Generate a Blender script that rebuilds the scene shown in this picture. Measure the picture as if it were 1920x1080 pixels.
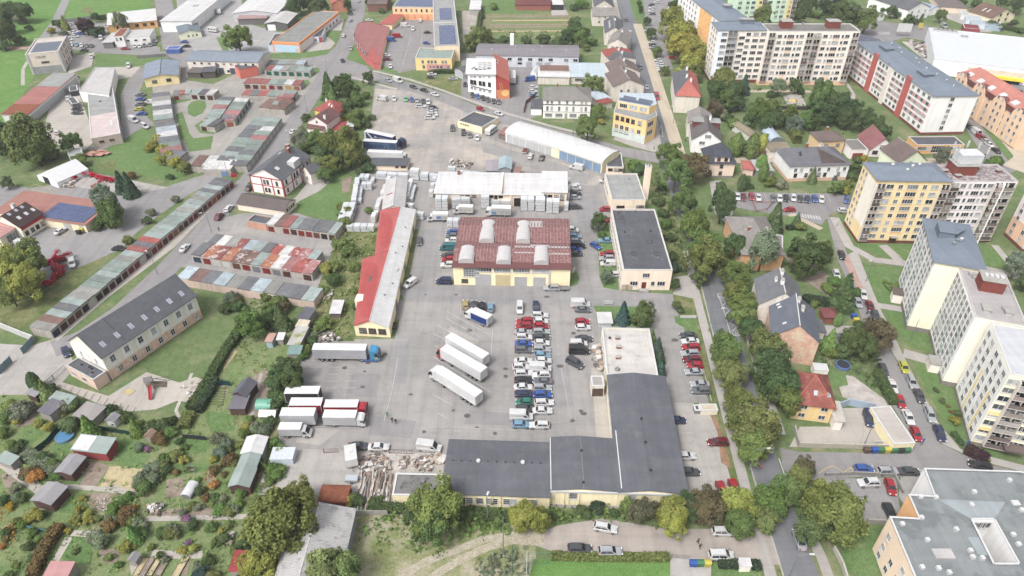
import bpy,math,random
import numpy as np
from mathutils import Vector,Matrix
rnd=random.Random(11);R=math.radians;sc=bpy.context.scene
for o in list(bpy.data.objects):
 bpy.data.objects.remove(o)
COL=sc.collection
# camera, sky, sun, exposure
CAMH,PITCH,FPX=120.0,R(36.8),1300.0;cam_d=bpy.data.cameras.new('camera');cam_d.sensor_width=36.0;cam_d.lens=FPX/1920.0*36.0;cam_d.clip_start=1.0;cam_d.clip_end=8000.0;cam=bpy.data.objects.new('camera',cam_d);COL.objects.link(cam);cam.location=(0,0,CAMH);cam.rotation_euler=(math.pi/2-PITCH,0,0);sc.camera=cam;world=bpy.data.worlds.new('World');sc.world=world;world.use_nodes=True;wn=world.node_tree.nodes;wl=world.node_tree.links;wn.clear();wo=wn.new('ShaderNodeOutputWorld')
wb=wn.new('ShaderNodeBackground');wsky=wn.new('ShaderNodeTexSky');wsky.sky_type='NISHITA';wsky.sun_disc=False;SUN_EL,SUN_AZ=R(55),R(222);wsky.sun_elevation=SUN_EL;wsky.sun_rotation=SUN_AZ;wsky.air_density=1.0;wsky.dust_density=6.0;wsky.ozone_density=1.0;whs=wn.new('ShaderNodeHueSaturation');whs.inputs['Saturation'].default_value=0.3;wl.new(wsky.outputs[0],whs.inputs['Color']);wl.new(whs.outputs[0],wb.inputs['Color']);wb.inputs['Strength'].default_value=0.15
wl.new(wb.outputs[0],wo.inputs['Surface']);sun_d=bpy.data.lights.new('sun','SUN');sun_d.energy=1.3;sun_d.angle=R(12);sun_d.color=(1.0,0.985,0.965);sun=bpy.data.objects.new('sun',sun_d);COL.objects.link(sun);sd=Vector((math.sin(SUN_AZ)*math.cos(SUN_EL),math.cos(SUN_AZ)*math.cos(SUN_EL),math.sin(SUN_EL)));sun.rotation_euler=sd.to_track_quat('Z','Y').to_euler();sun.location=(0,0,300);sc.view_settings.view_transform='Standard';sc.view_settings.look='None';sc.view_settings.gamma=1.0
sc.view_settings.use_curve_mapping=False;sc.view_settings.exposure=0.8;sc.cycles.max_bounces=4;sc.cycles.diffuse_bounces=2;sc.cycles.glossy_bounces=2;sc.cycles.transmission_bounces=2;sc.cycles.transparent_max_bounces=4
# pixel of the survey photograph -> metres on the ground
CT,ST=math.cos(PITCH),math.sin(PITCH)
def G(x,y,z=0.0):
 u,v=(x-960.0)/FPX,(540.0-y)/FPX;dx,dy,dz=u,CT+v*ST,-ST+v*CT;t=(z-CAMH)/dz;return Vector((dx*t,dy*t,z))
def depth(x,y,z=0.0):
 v=(540.0-y)/FPX;return(z-CAMH)/(-ST+v*CT)
def H(yr,yb):
 def td(y):
  v=(540.0-y)/FPX;return(ST-v*CT)/(CT+v*ST)
 return CAMH*(1-td(yr)/td(yb))
 # tags
LABELS={}
def tag(o,label=None,cat=None,group=None,kind=None):
 if label:
  o['label']=label;LABELS.setdefault(label,[]).append(o.name)
 if cat:o['category']=cat
 if group:o['group']=group
 if kind:o['kind']=kind
 return o
def mt_(name,loc,rz=0.0):
 o=bpy.data.objects.new(name,None);o.empty_display_size=0.5;o.location=loc;o.rotation_euler=(0,0,rz);COL.objects.link(o);return o
def thing(name,label,cat,loc,rz=0.0,group=None):
 return tag(mt_(name,loc,rz),label,cat,group)
def put(name,mesh,parent=None,loc=(0,0,0),rz=0.0,scale=None,color=None):
 o=bpy.data.objects.new(name,mesh)
 if parent is not None:o.parent=parent
 o.location=loc
 if rz:o.rotation_euler=(0,0,rz)
 if scale is not None:o.scale=scale
 if color is not None:o.color=(color[0],color[1],color[2],1)
 COL.objects.link(o);return o
def cpt(o,parent=None):
 c=o.copy();COL.objects.link(c)
 if parent is not None:c.parent=parent
 for ch in o.children:cpt(ch,c)
 return c
 # colours and materials
ALB=2.05
def lin(c):
 c=c/255.0;return c/12.92 if c<=0.04045 else((c+0.055)/1.055)**2.4
def A(r,g,b):
 m=(r+g+b)/3;return tuple(min(0.82,max(0.004,lin(m+(c-m)*0.9)/ALB))for c in(r,g,b))
MATS={}
def _n(nt,t,**kw):
 n=nt.nodes.new(t)
 for k,v in kw.items():
  n.inputs[k].default_value=v
 return n
def _mixrgb(nt,a,b,fac,mode='MIX'):
 m=nt.nodes.new('ShaderNodeMix');m.data_type='RGBA';m.blend_type=mode
 for s,v in((m.inputs[6],a),(m.inputs[7],b),(m.inputs[0],fac)):
  if hasattr(v,'is_linked')or hasattr(v,'links'):nt.links.new(v,s)
  elif isinstance(v,(int,float)):s.default_value=v
  else:s.default_value=(v[0],v[1],v[2],1)
 return m.outputs[2]
def _noise(nt,vec,scale,detail=3.0,rough=0.55):
 n=_n(nt,'ShaderNodeTexNoise',Scale=scale,Detail=detail,Roughness=rough);nt.links.new(vec,n.inputs['Vector']);return n.outputs[0]
def _ramp(nt,val,stops,const=False):
 r=nt.nodes.new('ShaderNodeValToRGB')
 if const:r.color_ramp.interpolation='CONSTANT'
 e=r.color_ramp.elements
 while len(e)<len(stops):e.new(0.5)
 for i,(p,c)in enumerate(stops):
  e[i].position=p;e[i].color=(c,c,c,1)if isinstance(c,(int,float))else(c[0],c[1],c[2],1)
 nt.links.new(val,r.inputs[0]);return r.outputs[0]
def _start(name):
 m=bpy.data.materials.new(name);m.use_nodes=True;nt=m.node_tree;nt.nodes.clear();out=nt.nodes.new('ShaderNodeOutputMaterial');b=nt.nodes.new('ShaderNodeBsdfPrincipled');nt.links.new(b.outputs[0],out.inputs[0]);geo=nt.nodes.new('ShaderNodeNewGeometry');return m,nt,b,geo.outputs['Position'],out
def _map(nt,vec,sx,sy,sz):
 mp=nt.nodes.new('ShaderNodeVectorMath');mp.operation='MULTIPLY';nt.links.new(vec,mp.inputs[0]);mp.inputs[1].default_value=(sx,sy,sz);return mp.outputs[0]
def sf(name,rgb,rough=0.85,var=0.14,scale=0.35,fine=0.10,fscale=3.0,spec=0.25,metal=0.0,obj=False,streak=0.0,stain=None,bump=0.0,roll=0.0):
 if name in MATS:return MATS[name]
 m,nt,b,pos,out=_start(name);base=rgb
 if obj:
  oi=nt.nodes.new('ShaderNodeObjectInfo');base=oi.outputs['Color']
 n1=_ramp(nt,_noise(nt,pos,scale,4),[(0.3,1-var),(0.7,1+var)]);n2=_ramp(nt,_noise(nt,pos,fscale,2),[(0.3,1-fine),(0.7,1+fine)]);c=_mixrgb(nt,base,n1,1.0,'MULTIPLY');c=_mixrgb(nt,c,n2,1.0,'MULTIPLY')
 if streak:
  s=_ramp(nt,_noise(nt,_map(nt,pos,1.3,1.3,0.09),1.0,3),[(0.45,1.0),(0.75,1-streak)]);c=_mixrgb(nt,c,s,1.0,'MULTIPLY')
 if roll:
  for v in((0.9,0.02,1),(0.02,0.5,1)):
   t=_ramp(nt,_noise(nt,_map(nt,pos,*v),1.0,3,0.6),[(0.35,1-roll),(0.65,1+roll)]);c=_mixrgb(nt,c,t,1.0,'MULTIPLY')
 if stain:
  col,lo,hi,ssc=stain;f=_ramp(nt,_noise(nt,pos,ssc,5,0.65),[(lo,0.0),(hi,1.0)]);c=_mixrgb(nt,c,col,f)
 nt.links.new(c,b.inputs['Base Color']);b.inputs['Roughness'].default_value=rough;b.inputs['Metallic'].default_value=metal;b.inputs['Specular IOR Level'].default_value=spec
 if bump:
  bp=nt.nodes.new('ShaderNodeBump');bp.inputs['Strength'].default_value=bump;bp.inputs['Distance'].default_value=0.05;nt.links.new(_noise(nt,pos,6.0,3),bp.inputs['Height']);nt.links.new(bp.outputs[0],b.inputs['Normal'])
 MATS[name]=m;return m
def asph(name,rgb,rgb2,big=0.03,stain=0.35,crack=0.1,sand=None):
 if name in MATS:return MATS[name]
 m,nt,b,pos,out=_start(name);f=_ramp(nt,_noise(nt,pos,big,6,0.62),[(0.36,0.0),(0.64,1.0)]);c=_mixrgb(nt,rgb,rgb2,f)
 if sand:
  f=_ramp(nt,_noise(nt,_map(nt,pos,1,0.6,1),big*2.3,6,0.65),[(0.5,0.0),(0.68,0.85)]);c=_mixrgb(nt,c,sand,f)
 s=_ramp(nt,_noise(nt,pos,0.28,5,0.7),[(0.28,1-stain*0.45),(0.5,1.0),(0.8,1.05)]);c=_mixrgb(nt,c,s,1.0,'MULTIPLY');t=_ramp(nt,_noise(nt,_map(nt,pos,0.55,0.035,1),1.0,4,0.6),[(0.34,0.9),(0.5,1.0),(0.68,1.05)]);c=_mixrgb(nt,c,t,1.0,'MULTIPLY');t=_ramp(nt,_noise(nt,_map(nt,pos,0.03,0.5,1),1.0,4,0.6),[(0.34,0.92),(0.5,1.0)]);c=_mixrgb(nt,c,t,1.0,'MULTIPLY');s=_ramp(nt,_noise(nt,pos,0.9,2,0.5),[(0.22,0.7),(0.28,1.0)]);c=_mixrgb(nt,c,s,1.0,'MULTIPLY')
 g=_ramp(nt,_noise(nt,pos,5.0,2),[(0.3,0.92),(0.7,1.08)]);c=_mixrgb(nt,c,g,1.0,'MULTIPLY')
 if crack:
  v=nt.nodes.new('ShaderNodeTexVoronoi');v.feature='DISTANCE_TO_EDGE';v.inputs['Scale'].default_value=0.11;wv=_mixrgb(nt,pos,_noise_col(nt,pos,0.25),0.35,'ADD');nt.links.new(wv,v.inputs['Vector']);k=_ramp(nt,v.outputs[0],[(0.0,1-crack),(0.012,1.0)]);c=_mixrgb(nt,c,k,1.0,'MULTIPLY')
 nt.links.new(c,b.inputs['Base Color']);b.inputs['Roughness'].default_value=0.9;b.inputs['Specular IOR Level'].default_value=0.2;MATS[name]=m;return m
def _noise_col(nt,vec,scale):
 n=_n(nt,'ShaderNodeTexNoise',Scale=scale,Detail=2.0);nt.links.new(_map(nt,vec,1,1,1),n.inputs['Vector']);mp=nt.nodes.new('ShaderNodeVectorMath');mp.operation='MULTIPLY';nt.links.new(n.outputs[1],mp.inputs[0]);mp.inputs[1].default_value=(14,14,0);return mp.outputs[0]
def grm(name,a,b_,c_,dry=None,s1=0.05,s2=0.5,dlo=0.55,dhi=0.72):
 if name in MATS:return MATS[name]
 m,nt,b,pos,out=_start(name);f=_ramp(nt,_noise(nt,pos,s1,5,0.6),[(0.35,0.0),(0.65,1.0)]);c=_mixrgb(nt,a,b_,f);f=_ramp(nt,_noise(nt,pos,s2,5,0.65),[(0.42,0.0),(0.68,0.9)]);c=_mixrgb(nt,c,c_,f)
 if dry:
  f=_ramp(nt,_noise(nt,pos,s1*2.7,6,0.7),[(dlo,0.0),(dhi,0.85)]);c=_mixrgb(nt,c,dry,f)
 g=_ramp(nt,_noise(nt,pos,2.6,3,0.7),[(0.3,0.72),(0.7,1.22)]);c=_mixrgb(nt,c,g,1.0,'MULTIPLY');nt.links.new(c,b.inputs['Base Color']);b.inputs['Roughness'].default_value=0.95;b.inputs['Specular IOR Level'].default_value=0.1;bp=nt.nodes.new('ShaderNodeBump');bp.inputs['Strength'].default_value=0.5;bp.inputs['Distance'].default_value=0.15;nt.links.new(_noise(nt,pos,3.5,3),bp.inputs['Height']);nt.links.new(bp.outputs[0],b.inputs['Normal']);MATS[name]=m;return m
def leafmat(name='leaves',trans=0.35,warm=(0.20,0.17,0.05),wamt=0.16):
 if name in MATS:return MATS[name]
 m,nt,b,pos,out=_start(name);oi=nt.nodes.new('ShaderNodeObjectInfo');at=nt.nodes.new('ShaderNodeAttribute');at.attribute_name='tone';f=_ramp(nt,at.outputs['Fac'],[(0.0,0.7),(0.5,1.05),(1.0,1.7)]);c=_mixrgb(nt,oi.outputs['Color'],f,1.0,'MULTIPLY');w=_ramp(nt,_noise(nt,pos,0.33,3,0.6),[(0.5,0.0),(0.72,wamt)]);c=_mixrgb(nt,c,warm,w);d=nt.nodes.new('ShaderNodeBsdfDiffuse');t=nt.nodes.new('ShaderNodeBsdfTranslucent');mx=nt.nodes.new('ShaderNodeMixShader');mx.inputs[0].default_value=trans
 nt.links.new(c,d.inputs[0]);nt.links.new(c,t.inputs[0]);nt.links.new(d.outputs[0],mx.inputs[1]);nt.links.new(t.outputs[0],mx.inputs[2]);nt.links.new(mx.outputs[0],out.inputs[0]);MATS[name]=m;return m
def paintmat():
 if 'car_paint' in MATS:return MATS['car_paint']
 m,nt,b,pos,out=_start('car_paint');oi=nt.nodes.new('ShaderNodeObjectInfo');g=_ramp(nt,_noise(nt,pos,0.7,2),[(0.3,0.9),(0.7,1.06)]);c=_mixrgb(nt,oi.outputs['Color'],g,1.0,'MULTIPLY');nt.links.new(c,b.inputs['Base Color']);b.inputs['Roughness'].default_value=0.28;b.inputs['Coat Weight'].default_value=0.35;b.inputs['Coat Roughness'].default_value=0.08;MATS['car_paint']=m;return m
def glassmat(name,stops,rough=0.12):
 if name in MATS:return MATS[name]
 m,nt,b,pos,out=_start(name);oi=nt.nodes.new('ShaderNodeObjectInfo');c=_ramp(nt,oi.outputs['Random'],stops,const=True);g=_ramp(nt,_noise(nt,pos,0.9,1),[(0.35,0.75),(0.65,1.25)]);c=_mixrgb(nt,c,g,1.0,'MULTIPLY');nt.links.new(c,b.inputs['Base Color']);b.inputs['Roughness'].default_value=rough;b.inputs['Specular IOR Level'].default_value=0.5;MATS[name]=m;return m
LEAF=leafmat();NEEDLE=leafmat('needles',0.1,(0.05,0.06,0.02),0.1);PAINT=paintmat();GLASS=glassmat('window_glass',[(0.0,(0.02,0.022,0.025)),(0.28,(0.06,0.065,0.07)),(0.5,(0.15,0.16,0.16)),(0.7,(0.34,0.35,0.35)),(0.9,(0.014,0.014,0.016))]);CARGLASS=sf('car_glass',(0.02,0.023,0.027),0.08,0.1,0.5,0.02,spec=0.6);RUBBER=sf('tyre_rubber',(0.018,0.018,0.019),0.8);RIM=sf('wheel_rim',(0.35,0.35,0.36),0.35,metal=0.6);LAMPW=sf('lamp_glass',(0.6,0.6,0.6),0.15);LAMPR=sf('tail_lamp',(0.35,0.02,0.02),0.2)
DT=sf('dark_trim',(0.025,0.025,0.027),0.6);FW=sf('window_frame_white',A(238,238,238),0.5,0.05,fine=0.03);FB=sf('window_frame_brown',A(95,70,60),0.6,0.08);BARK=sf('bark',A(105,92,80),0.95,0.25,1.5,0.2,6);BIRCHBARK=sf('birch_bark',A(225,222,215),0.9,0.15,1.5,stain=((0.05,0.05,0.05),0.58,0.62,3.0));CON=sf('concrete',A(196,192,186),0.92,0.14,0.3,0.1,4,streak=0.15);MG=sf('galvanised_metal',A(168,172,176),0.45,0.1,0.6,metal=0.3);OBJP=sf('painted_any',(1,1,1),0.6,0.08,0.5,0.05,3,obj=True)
OBJM=sf('matt_any',(1,1,1),0.9,0.16,0.4,0.12,3,obj=True,streak=0.12);KERB=sf('kerb_stone',A(200,197,192),0.9,0.1)
# mesh builder
class MB:
 def __init__(s):s.v,s.f,s.m=[],[],[]
 def poly(s,pts,mi=0):
  k=len(s.v);s.v+=[tuple(p)for p in pts];s.f.append(tuple(range(k,k+len(pts))));s.m.append(mi)
 def box(s,x0,x1,y0,y1,z0,z1,mi=0,top=None):
  a=[(x0,y0,z0),(x1,y0,z0),(x1,y1,z0),(x0,y1,z0),(x0,y0,z1),(x1,y0,z1),(x1,y1,z1),(x0,y1,z1)];k=len(s.v);s.v+=a
  for j,f in enumerate(((3,2,1,0),(4,5,6,7),(0,1,5,4),(1,2,6,5),(2,3,7,6),(3,0,4,7))):
   s.f.append(tuple(k+i for i in f));s.m.append(top if(top is not None and j==1)else mi)
 def prism(s,pts,z0,z1,mi=0,top=None,bottom=True):
  n=len(pts);ar=sum(pts[i][0]*pts[(i+1)%n][1]-pts[(i+1)%n][0]*pts[i][1]for i in range(n))
  if ar<0:pts=list(reversed(pts))
  k=len(s.v);s.v+=[(p[0],p[1],z0)for p in pts]+[(p[0],p[1],z1)for p in pts]
  for i in range(n):
   j=(i+1)%n;s.f.append((k+i,k+j,k+n+j,k+n+i));s.m.append(mi)
  s.f.append(tuple(k+n+i for i in range(n)));s.m.append(mi if top is None else top)
  if bottom:
   s.f.append(tuple(k+n-1-i for i in range(n)));s.m.append(mi)
 def slab(s,pts,th,mi=0):
  n=len(pts);k=len(s.v);s.v+=[tuple(p)for p in pts]+[(p[0],p[1],p[2]-th)for p in pts];s.f.append(tuple(range(k,k+n)));s.f.append(tuple(k+2*n-1-i for i in range(n)));s.m+=[mi,mi]
  for i in range(n):
   j=(i+1)%n;s.f.append((k+n+i,k+n+j,k+j,k+i));s.m.append(mi)
 def tube(s,p,q,r0,r1=None,n=6,mi=0,cap=True):
  r1=r0 if r1 is None else r1;p,q=Vector(p),Vector(q);d=(q-p).normalized();a=d.orthogonal().normalized();b=d.cross(a);k=len(s.v)
  for c,r in((p,r0),(q,r1)):
   for i in range(n):
    t=2*math.pi*i/n;s.v.append(tuple(c+a*(r*math.cos(t))+b*(r*math.sin(t))))
  for i in range(n):
   j=(i+1)%n;s.f.append((k+i,k+j,k+n+j,k+n+i));s.m.append(mi)
  if cap:
   s.f.append(tuple(k+n+i for i in range(n)));s.f.append(tuple(k+n-1-i for i in range(n)));s.m+=[mi,mi]
 def mesh(s,name,mats,smooth=False):
  me=bpy.data.meshes.new(name);me.from_pydata(s.v,[],s.f)
  for m in(mats if isinstance(mats,(list,tuple))else[mats]):me.materials.append(m)
  if any(s.m):me.polygons.foreach_set('material_index',s.m)
  if smooth:me.polygons.foreach_set('use_smooth',[True]*len(s.f))
  me.update();return me
 def build(s,name,mats,parent=None,loc=(0,0,0),rz=0.0,smooth=False,color=None):
  return put(name,s.mesh(name,mats,smooth),parent,loc,rz,None,color)
def q_(a,*r,**k):
 mb=MB();mb.box(*a);return mb.build(*r,**k)
 # ground sheets
_zl={}
def ground(name,pts,m,level=1,h=None,px=True,inner=None):
 w=[G(*p)if px else Vector((p[0],p[1],0))for p in pts];mb=MB()
 if h is None:
  _zl[level]=_zl.get(level,0)+1;z=0.022*level+0.0005*_zl[level];n=len(w);ar=sum(w[i].x*w[(i+1)%n].y-w[(i+1)%n].x*w[i].y for i in range(n))
  if ar<0:w.reverse()
  mb.poly([(p.x,p.y,z)for p in w]);mats=[m]
 else:
  _zl['h']=_zl.get('h',0)+1;mb.prism([(p.x,p.y)for p in w],-0.1,h+0.0006*_zl['h'],1,0,bottom=False);mats=[m,KERB]
 me=mb.mesh(name,mats);return tag(put(name,me),kind='structure')
def ribbon_pts(pts,width,px=True):
 w=[G(*p)if px else Vector((p[0],p[1],0))for p in pts];L,Rr=[],[]
 for i,p in enumerate(w):
  a=w[max(0,i-1)];b=w[min(len(w)-1,i+1)];d=(b-a);d.z=0;d.normalize();n=Vector((-d.y,d.x,0))*(width/2);L.append(p+n);Rr.append(p-n)
 return L,Rr
def road(name,pts,width,m,level=2):
 L,Rr=ribbon_pts(pts,width);_zl[level]=_zl.get(level,0)+1;z=0.022*level+0.0005*_zl[level];mb=MB()
 for i in range(len(L)-1):
  mb.poly([(Rr[i].x,Rr[i].y,z),(Rr[i+1].x,Rr[i+1].y,z),(L[i+1].x,L[i+1].y,z),(L[i].x,L[i].y,z)])
 return tag(mb.build(name,m),kind='structure')
def kl(name,pts,width,m,h=0.12):
 L,Rr=ribbon_pts(pts,width);mb=MB();_zl['h']=_zl.get('h',0)+1;h=h+0.0006*_zl['h']
 for i in range(len(L)-1):
  q=[Rr[i],Rr[i+1],L[i+1],L[i]];mb.prism([(p.x,p.y)for p in q],-0.1,h,0,bottom=False)
 return tag(mb.build(name,m),kind='structure')
 # builders
ORD=['first','second','third','fourth','fifth','sixth','seventh','eighth','ninth','tenth','eleventh','twelfth','thirteenth','fourteenth','fifteenth','sixteenth','seventeenth','eighteenth','nineteenth','twentieth','twenty-first','twenty-second','twenty-third','twenty-fourth']+['later']*200
# buildings
class Bld:pass
def rect(pts,h,D=None):
 w=[G(x,y,h)for x,y in pts]
 if len(w)==2:
  u=w[1]-w[0];v=Vector((-u.y,u.x,0)).normalized()*D;w+=[w[1]+v,w[0]+v]
 if len(w)==3:w.append(w[0]+w[2]-w[1])
 u=((w[1]-w[0])+(w[2]-w[3]))/2;u.z=0;W=u.length;U=u.normalized();V=Vector((-U.y,U.x,0))
 if D is None:D=((w[3]-w[0]).dot(V)+(w[2]-w[1]).dot(V))/2
 c=(w[0]+w[1])/2+V*(D/2);c=(c+(w[0]+w[1]+w[2]+w[3])/4)/2;c.z=0;return c,math.atan2(U.y,U.x),W,D
def ups(mb,pts,th,mi=0):
 p=[Vector(q)for q in pts];n=Vector((0,0,0))
 for i in range(len(p)):
  a,b=p[i],p[(i+1)%len(p)];n.z+=a.x*b.y-b.x*a.y
 if n.z<0:p.reverse()
 mb.slab(p,th,mi)
def sms(name,mat,quad,step,across=True,w=0.07,hgt=0.06):
 e0,e1,t1,t0=[Vector(q)for q in quad];n=max(2,int((e1-e0).length/step));mb=MB();up=(e1-e0).cross(t0-e0).normalized()
 if up.z<0:up=-up
 d=(e1-e0).normalized()*(w/2)
 for i in range(1,n):
  a=e0.lerp(e1,i/n)+up*0.005;b=t0.lerp(t1,i/n)+up*0.005;q=[a-d,a+d,b+d,b-d];k=len(mb.v);mb.v+=[tuple(p)for p in q]+[tuple(p+up*hgt)for p in q]
  for f in((4,5,6,7),(0,1,5,4),(1,2,6,5),(2,3,7,6),(3,0,4,7)):
   mb.f.append(tuple(k+j for j in f));mb.m.append(0)
 return mb.mesh(name,mat)
def bld(name,label,cat,pts,h,roof='flat',wall=None,roofm=None,rise=2.5,ridge='x',over=0.35,rf=0.5,par=0.35,cop=None,plinth=None,hipin=None,D=None,group=None,z0=0.0,seam=None,seamm=None,high='back',capm=None,base=False):
 c,ang,W,Dd=rect(pts,0 if base else h,D);B=Bld();B.c,B.ang=c,ang;B.W,B.D,B.h,B.rise=W,Dd,h,rise;B.root=thing(name,label,cat,(c.x,c.y,z0),ang,group);hx,hy=W/2,Dd/2;B.hx,B.hy=hx,hy;wm=MB();rm=list(roofm)if isinstance(roofm,(list,tuple))else[roofm,roofm];B.roofz=lambda x,y:h
 def walls(zs):
  q=[(-hx,-hy),(hx,-hy),(hx,hy),(-hx,hy)]
  for i in range(4):
   a,b=q[i],q[(i+1)%4];wm.poly([(a[0],a[1],0),(b[0],b[1],0),(b[0],b[1],zs[(i+1)%4]),(a[0],a[1],zs[i])])
 if roof=='flat':
  walls([h]*4);t=0.25;q=[(-hx+t,-hy+t),(hx-t,-hy+t),(hx-t,hy-t),(-hx+t,hy-t)]
  for i in range(4):
   a,b=q[i],q[(i+1)%4];wm.poly([(b[0],b[1],h-par),(a[0],a[1],h-par),(a[0],a[1],h),(b[0],b[1],h)])
  r=MB();r.poly([(p[0],p[1],h-par)for p in q]);r.build('roof',rm[0],B.root);cm=MB();e,t2=0.06,0.33;cm.box(-hx-e,hx+e,-hy-e,-hy+t2,h+0.004,h+0.09);cm.box(-hx-e,hx+e,hy-t2,hy+e,h+0.004,h+0.09);cm.box(-hx-e,-hx+t2,-hy+t2,hy-t2,h+0.004,h+0.09);cm.box(hx-t2,hx+e,-hy+t2,hy-t2,h+0.004,h+0.09);cm.build('coping',cop or FW,B.root);B.roofz=lambda x,y:h-par
 elif roof=='gable':
  sw=ridge=='y';a,b=(hy,hx)if sw else(hx,hy);m=(lambda p:(p[1],p[0],p[2]))if sw else(lambda p:p);br=-b+2*b*rf;zr=h+rise;walls([h]*4)
  for s in(-a,a):wm.poly([m((s,-b,h)),m((s,b,h)),m((s,br,zr))])
  f0,f1=rise/(br+b),rise/(b-br);lift=0.03
  for k,(e,f)in enumerate(((-b,f0),(b,f1))):
   s=-1 if e<0 else 1;eo=e+s*over;ez=h-over*f+lift;q=[m((-a-over,eo,ez)),m((a+over,eo,ez)),m((a+over,br,zr+lift)),m((-a-over,br,zr+lift))];sl=MB();q2=[Vector(p)+Vector((0,0,0.14))for p in q];ups(sl,q2,0.14);so=sl.build('roof_slope',rm[k],B.root)
   if seam:
    tag(put('roof_seam',sms('roof_seam',(seamm or rm)[k]if isinstance((seamm or rm),(list,tuple))else seamm,q2,seam),so),kind='stuff')
  if capm:
   rc=MB();p,q=m((-a-over,br,zr+0.16)),m((a+over,br,zr+0.16));rc.tube(p,q,0.14,n=6);rc.build('ridge_cap',capm,B.root)
  def rz(x,y):
   yy=x if sw else y;return zr-abs(yy-br)*(f0 if yy<br else f1)+0.17
  B.roofz=rz
 elif roof=='hip':
  walls([h]*4);sw=ridge=='y';a,b=(hy,hx)if sw else(hx,hy);m=(lambda p:(p[1],p[0],p[2]))if sw else(lambda p:p);hi=b*0.95 if hipin is None else hipin;ra=max(0.05,a-hi);zr=h+rise;o=over;z=h-o*rise/b+0.17;E=[(-a-o,-b-o,z),(a+o,-b-o,z),(a+o,b+o,z),(-a-o,b+o,z)];r0,r1=(-ra,0,zr+0.17),(ra,0,zr+0.17)
  for k,q in enumerate(([E[0],E[1],r1,r0],[E[2],E[3],r0,r1],[E[1],E[2],r1],[E[3],E[0],r0])):
   sl=MB();ups(sl,[m(p)for p in q],0.12);sl.build('roof_slope',rm[k%2],B.root)
  if capm:
   rc=MB()
   for p,q in((r0,r1),(E[0],r0),(E[3],r0),(E[1],r1),(E[2],r1)):
    rc.tube(m(p),m(q),0.13,n=5)
   rc.build('ridge_cap',capm,B.root)
  def rz(x,y):
   xx,yy=(y,x)if sw else(x,y);return min(zr-abs(yy)*rise/b,zr-max(0,abs(xx)-ra)*rise/max(0.1,hi))+0.17
  B.roofz=rz
 elif roof=='mono':
  zz={'back':[h,h,h+rise,h+rise],'front':[h+rise,h+rise,h,h],'left':[h+rise,h,h,h+rise],'right':[h,h+rise,h+rise,h]}[high];walls(zz);o=over;fx=(zz[1]-zz[0])/W;fy=(zz[3]-zz[0])/Dd;rz=lambda x,y:zz[0]+(x+hx)*fx+(y+hy)*fy+0.16;q=[(sx*(hx+o),sy*(hy+o))for sx,sy in((-1,-1),(1,-1),(1,1),(-1,1))];q=[(p[0],p[1],rz(*p))for p in q];sl=MB();ups(sl,q,0.13);so=sl.build('roof',rm[0],B.root)
  if seam:
   tag(put('roof_seam',sms('roof_seam',seamm or rm[0],q if high in('back','front')else[q[1],q[2],q[3],q[0]],seam),so),kind='stuff')
  B.roofz=rz
 elif roof=='arch':
  walls([h]*4);N=12;sw=ridge=='y';a,b=(hy,hx)if sw else(hx,hy);m=(lambda p:(p[1],p[0],p[2]))if sw else(lambda p:p);arc=[(b*math.cos(math.pi*i/N)*-1,h+rise*math.sin(math.pi*i/N))for i in range(N+1)]
  for s in(-a,a):wm.poly([m((s,p[0],p[1]))for p in arc])
  rb=MB();oo=0.2
  for i in range(N):
   p,q=arc[i],arc[i+1];k=1+0.25/b;ups(rb,[m((-a-oo,p[0]*k,p[1]+0.12)),m((a+oo,p[0]*k,p[1]+0.12)),m((a+oo,q[0]*k,q[1]+0.12)),m((-a-oo,q[0]*k,q[1]+0.12))],0.1)
  rb.build('roof',rm[0],B.root,smooth=False);B.roofz=lambda x,y:h+rise*math.sqrt(max(0,1-((x if sw else y)/b)**2))+0.12
 wm.build('wall',wall,B.root)
 if plinth:
  ph,pm=plinth;p=MB();e=0.05;p.box(-hx-e,hx+e,-hy-e,hy+e,0,ph);p.build('plinth',pm,B.root)
 return B
def lo(B,x,y,z):
 p=G(x,y,z)-B.c;c,s=math.cos(B.ang),math.sin(B.ang);return p.x*c+p.y*s,-p.x*s+p.y*c
def AW(r,g,b):
 m=(r+g+b)/3;return tuple(min(0.84,max(0.004,lin(m+(c-m)*0.8)/1.22))for c in(r,g,b))
def wl_(name,r,g,b,streak=0.12,stain=None):
 return sf(name,AW(r,g,b),0.9,0.05,0.25,0.05,5,streak=streak,stain=stain)
def rmt(name,r,g,b,stain=None,var=0.1,streak=0.0,rough=0.85):
 return sf(name,A(r,g,b),rough,var,0.22,0.07,4,stain=stain,streak=streak,roll=0.06)
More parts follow.
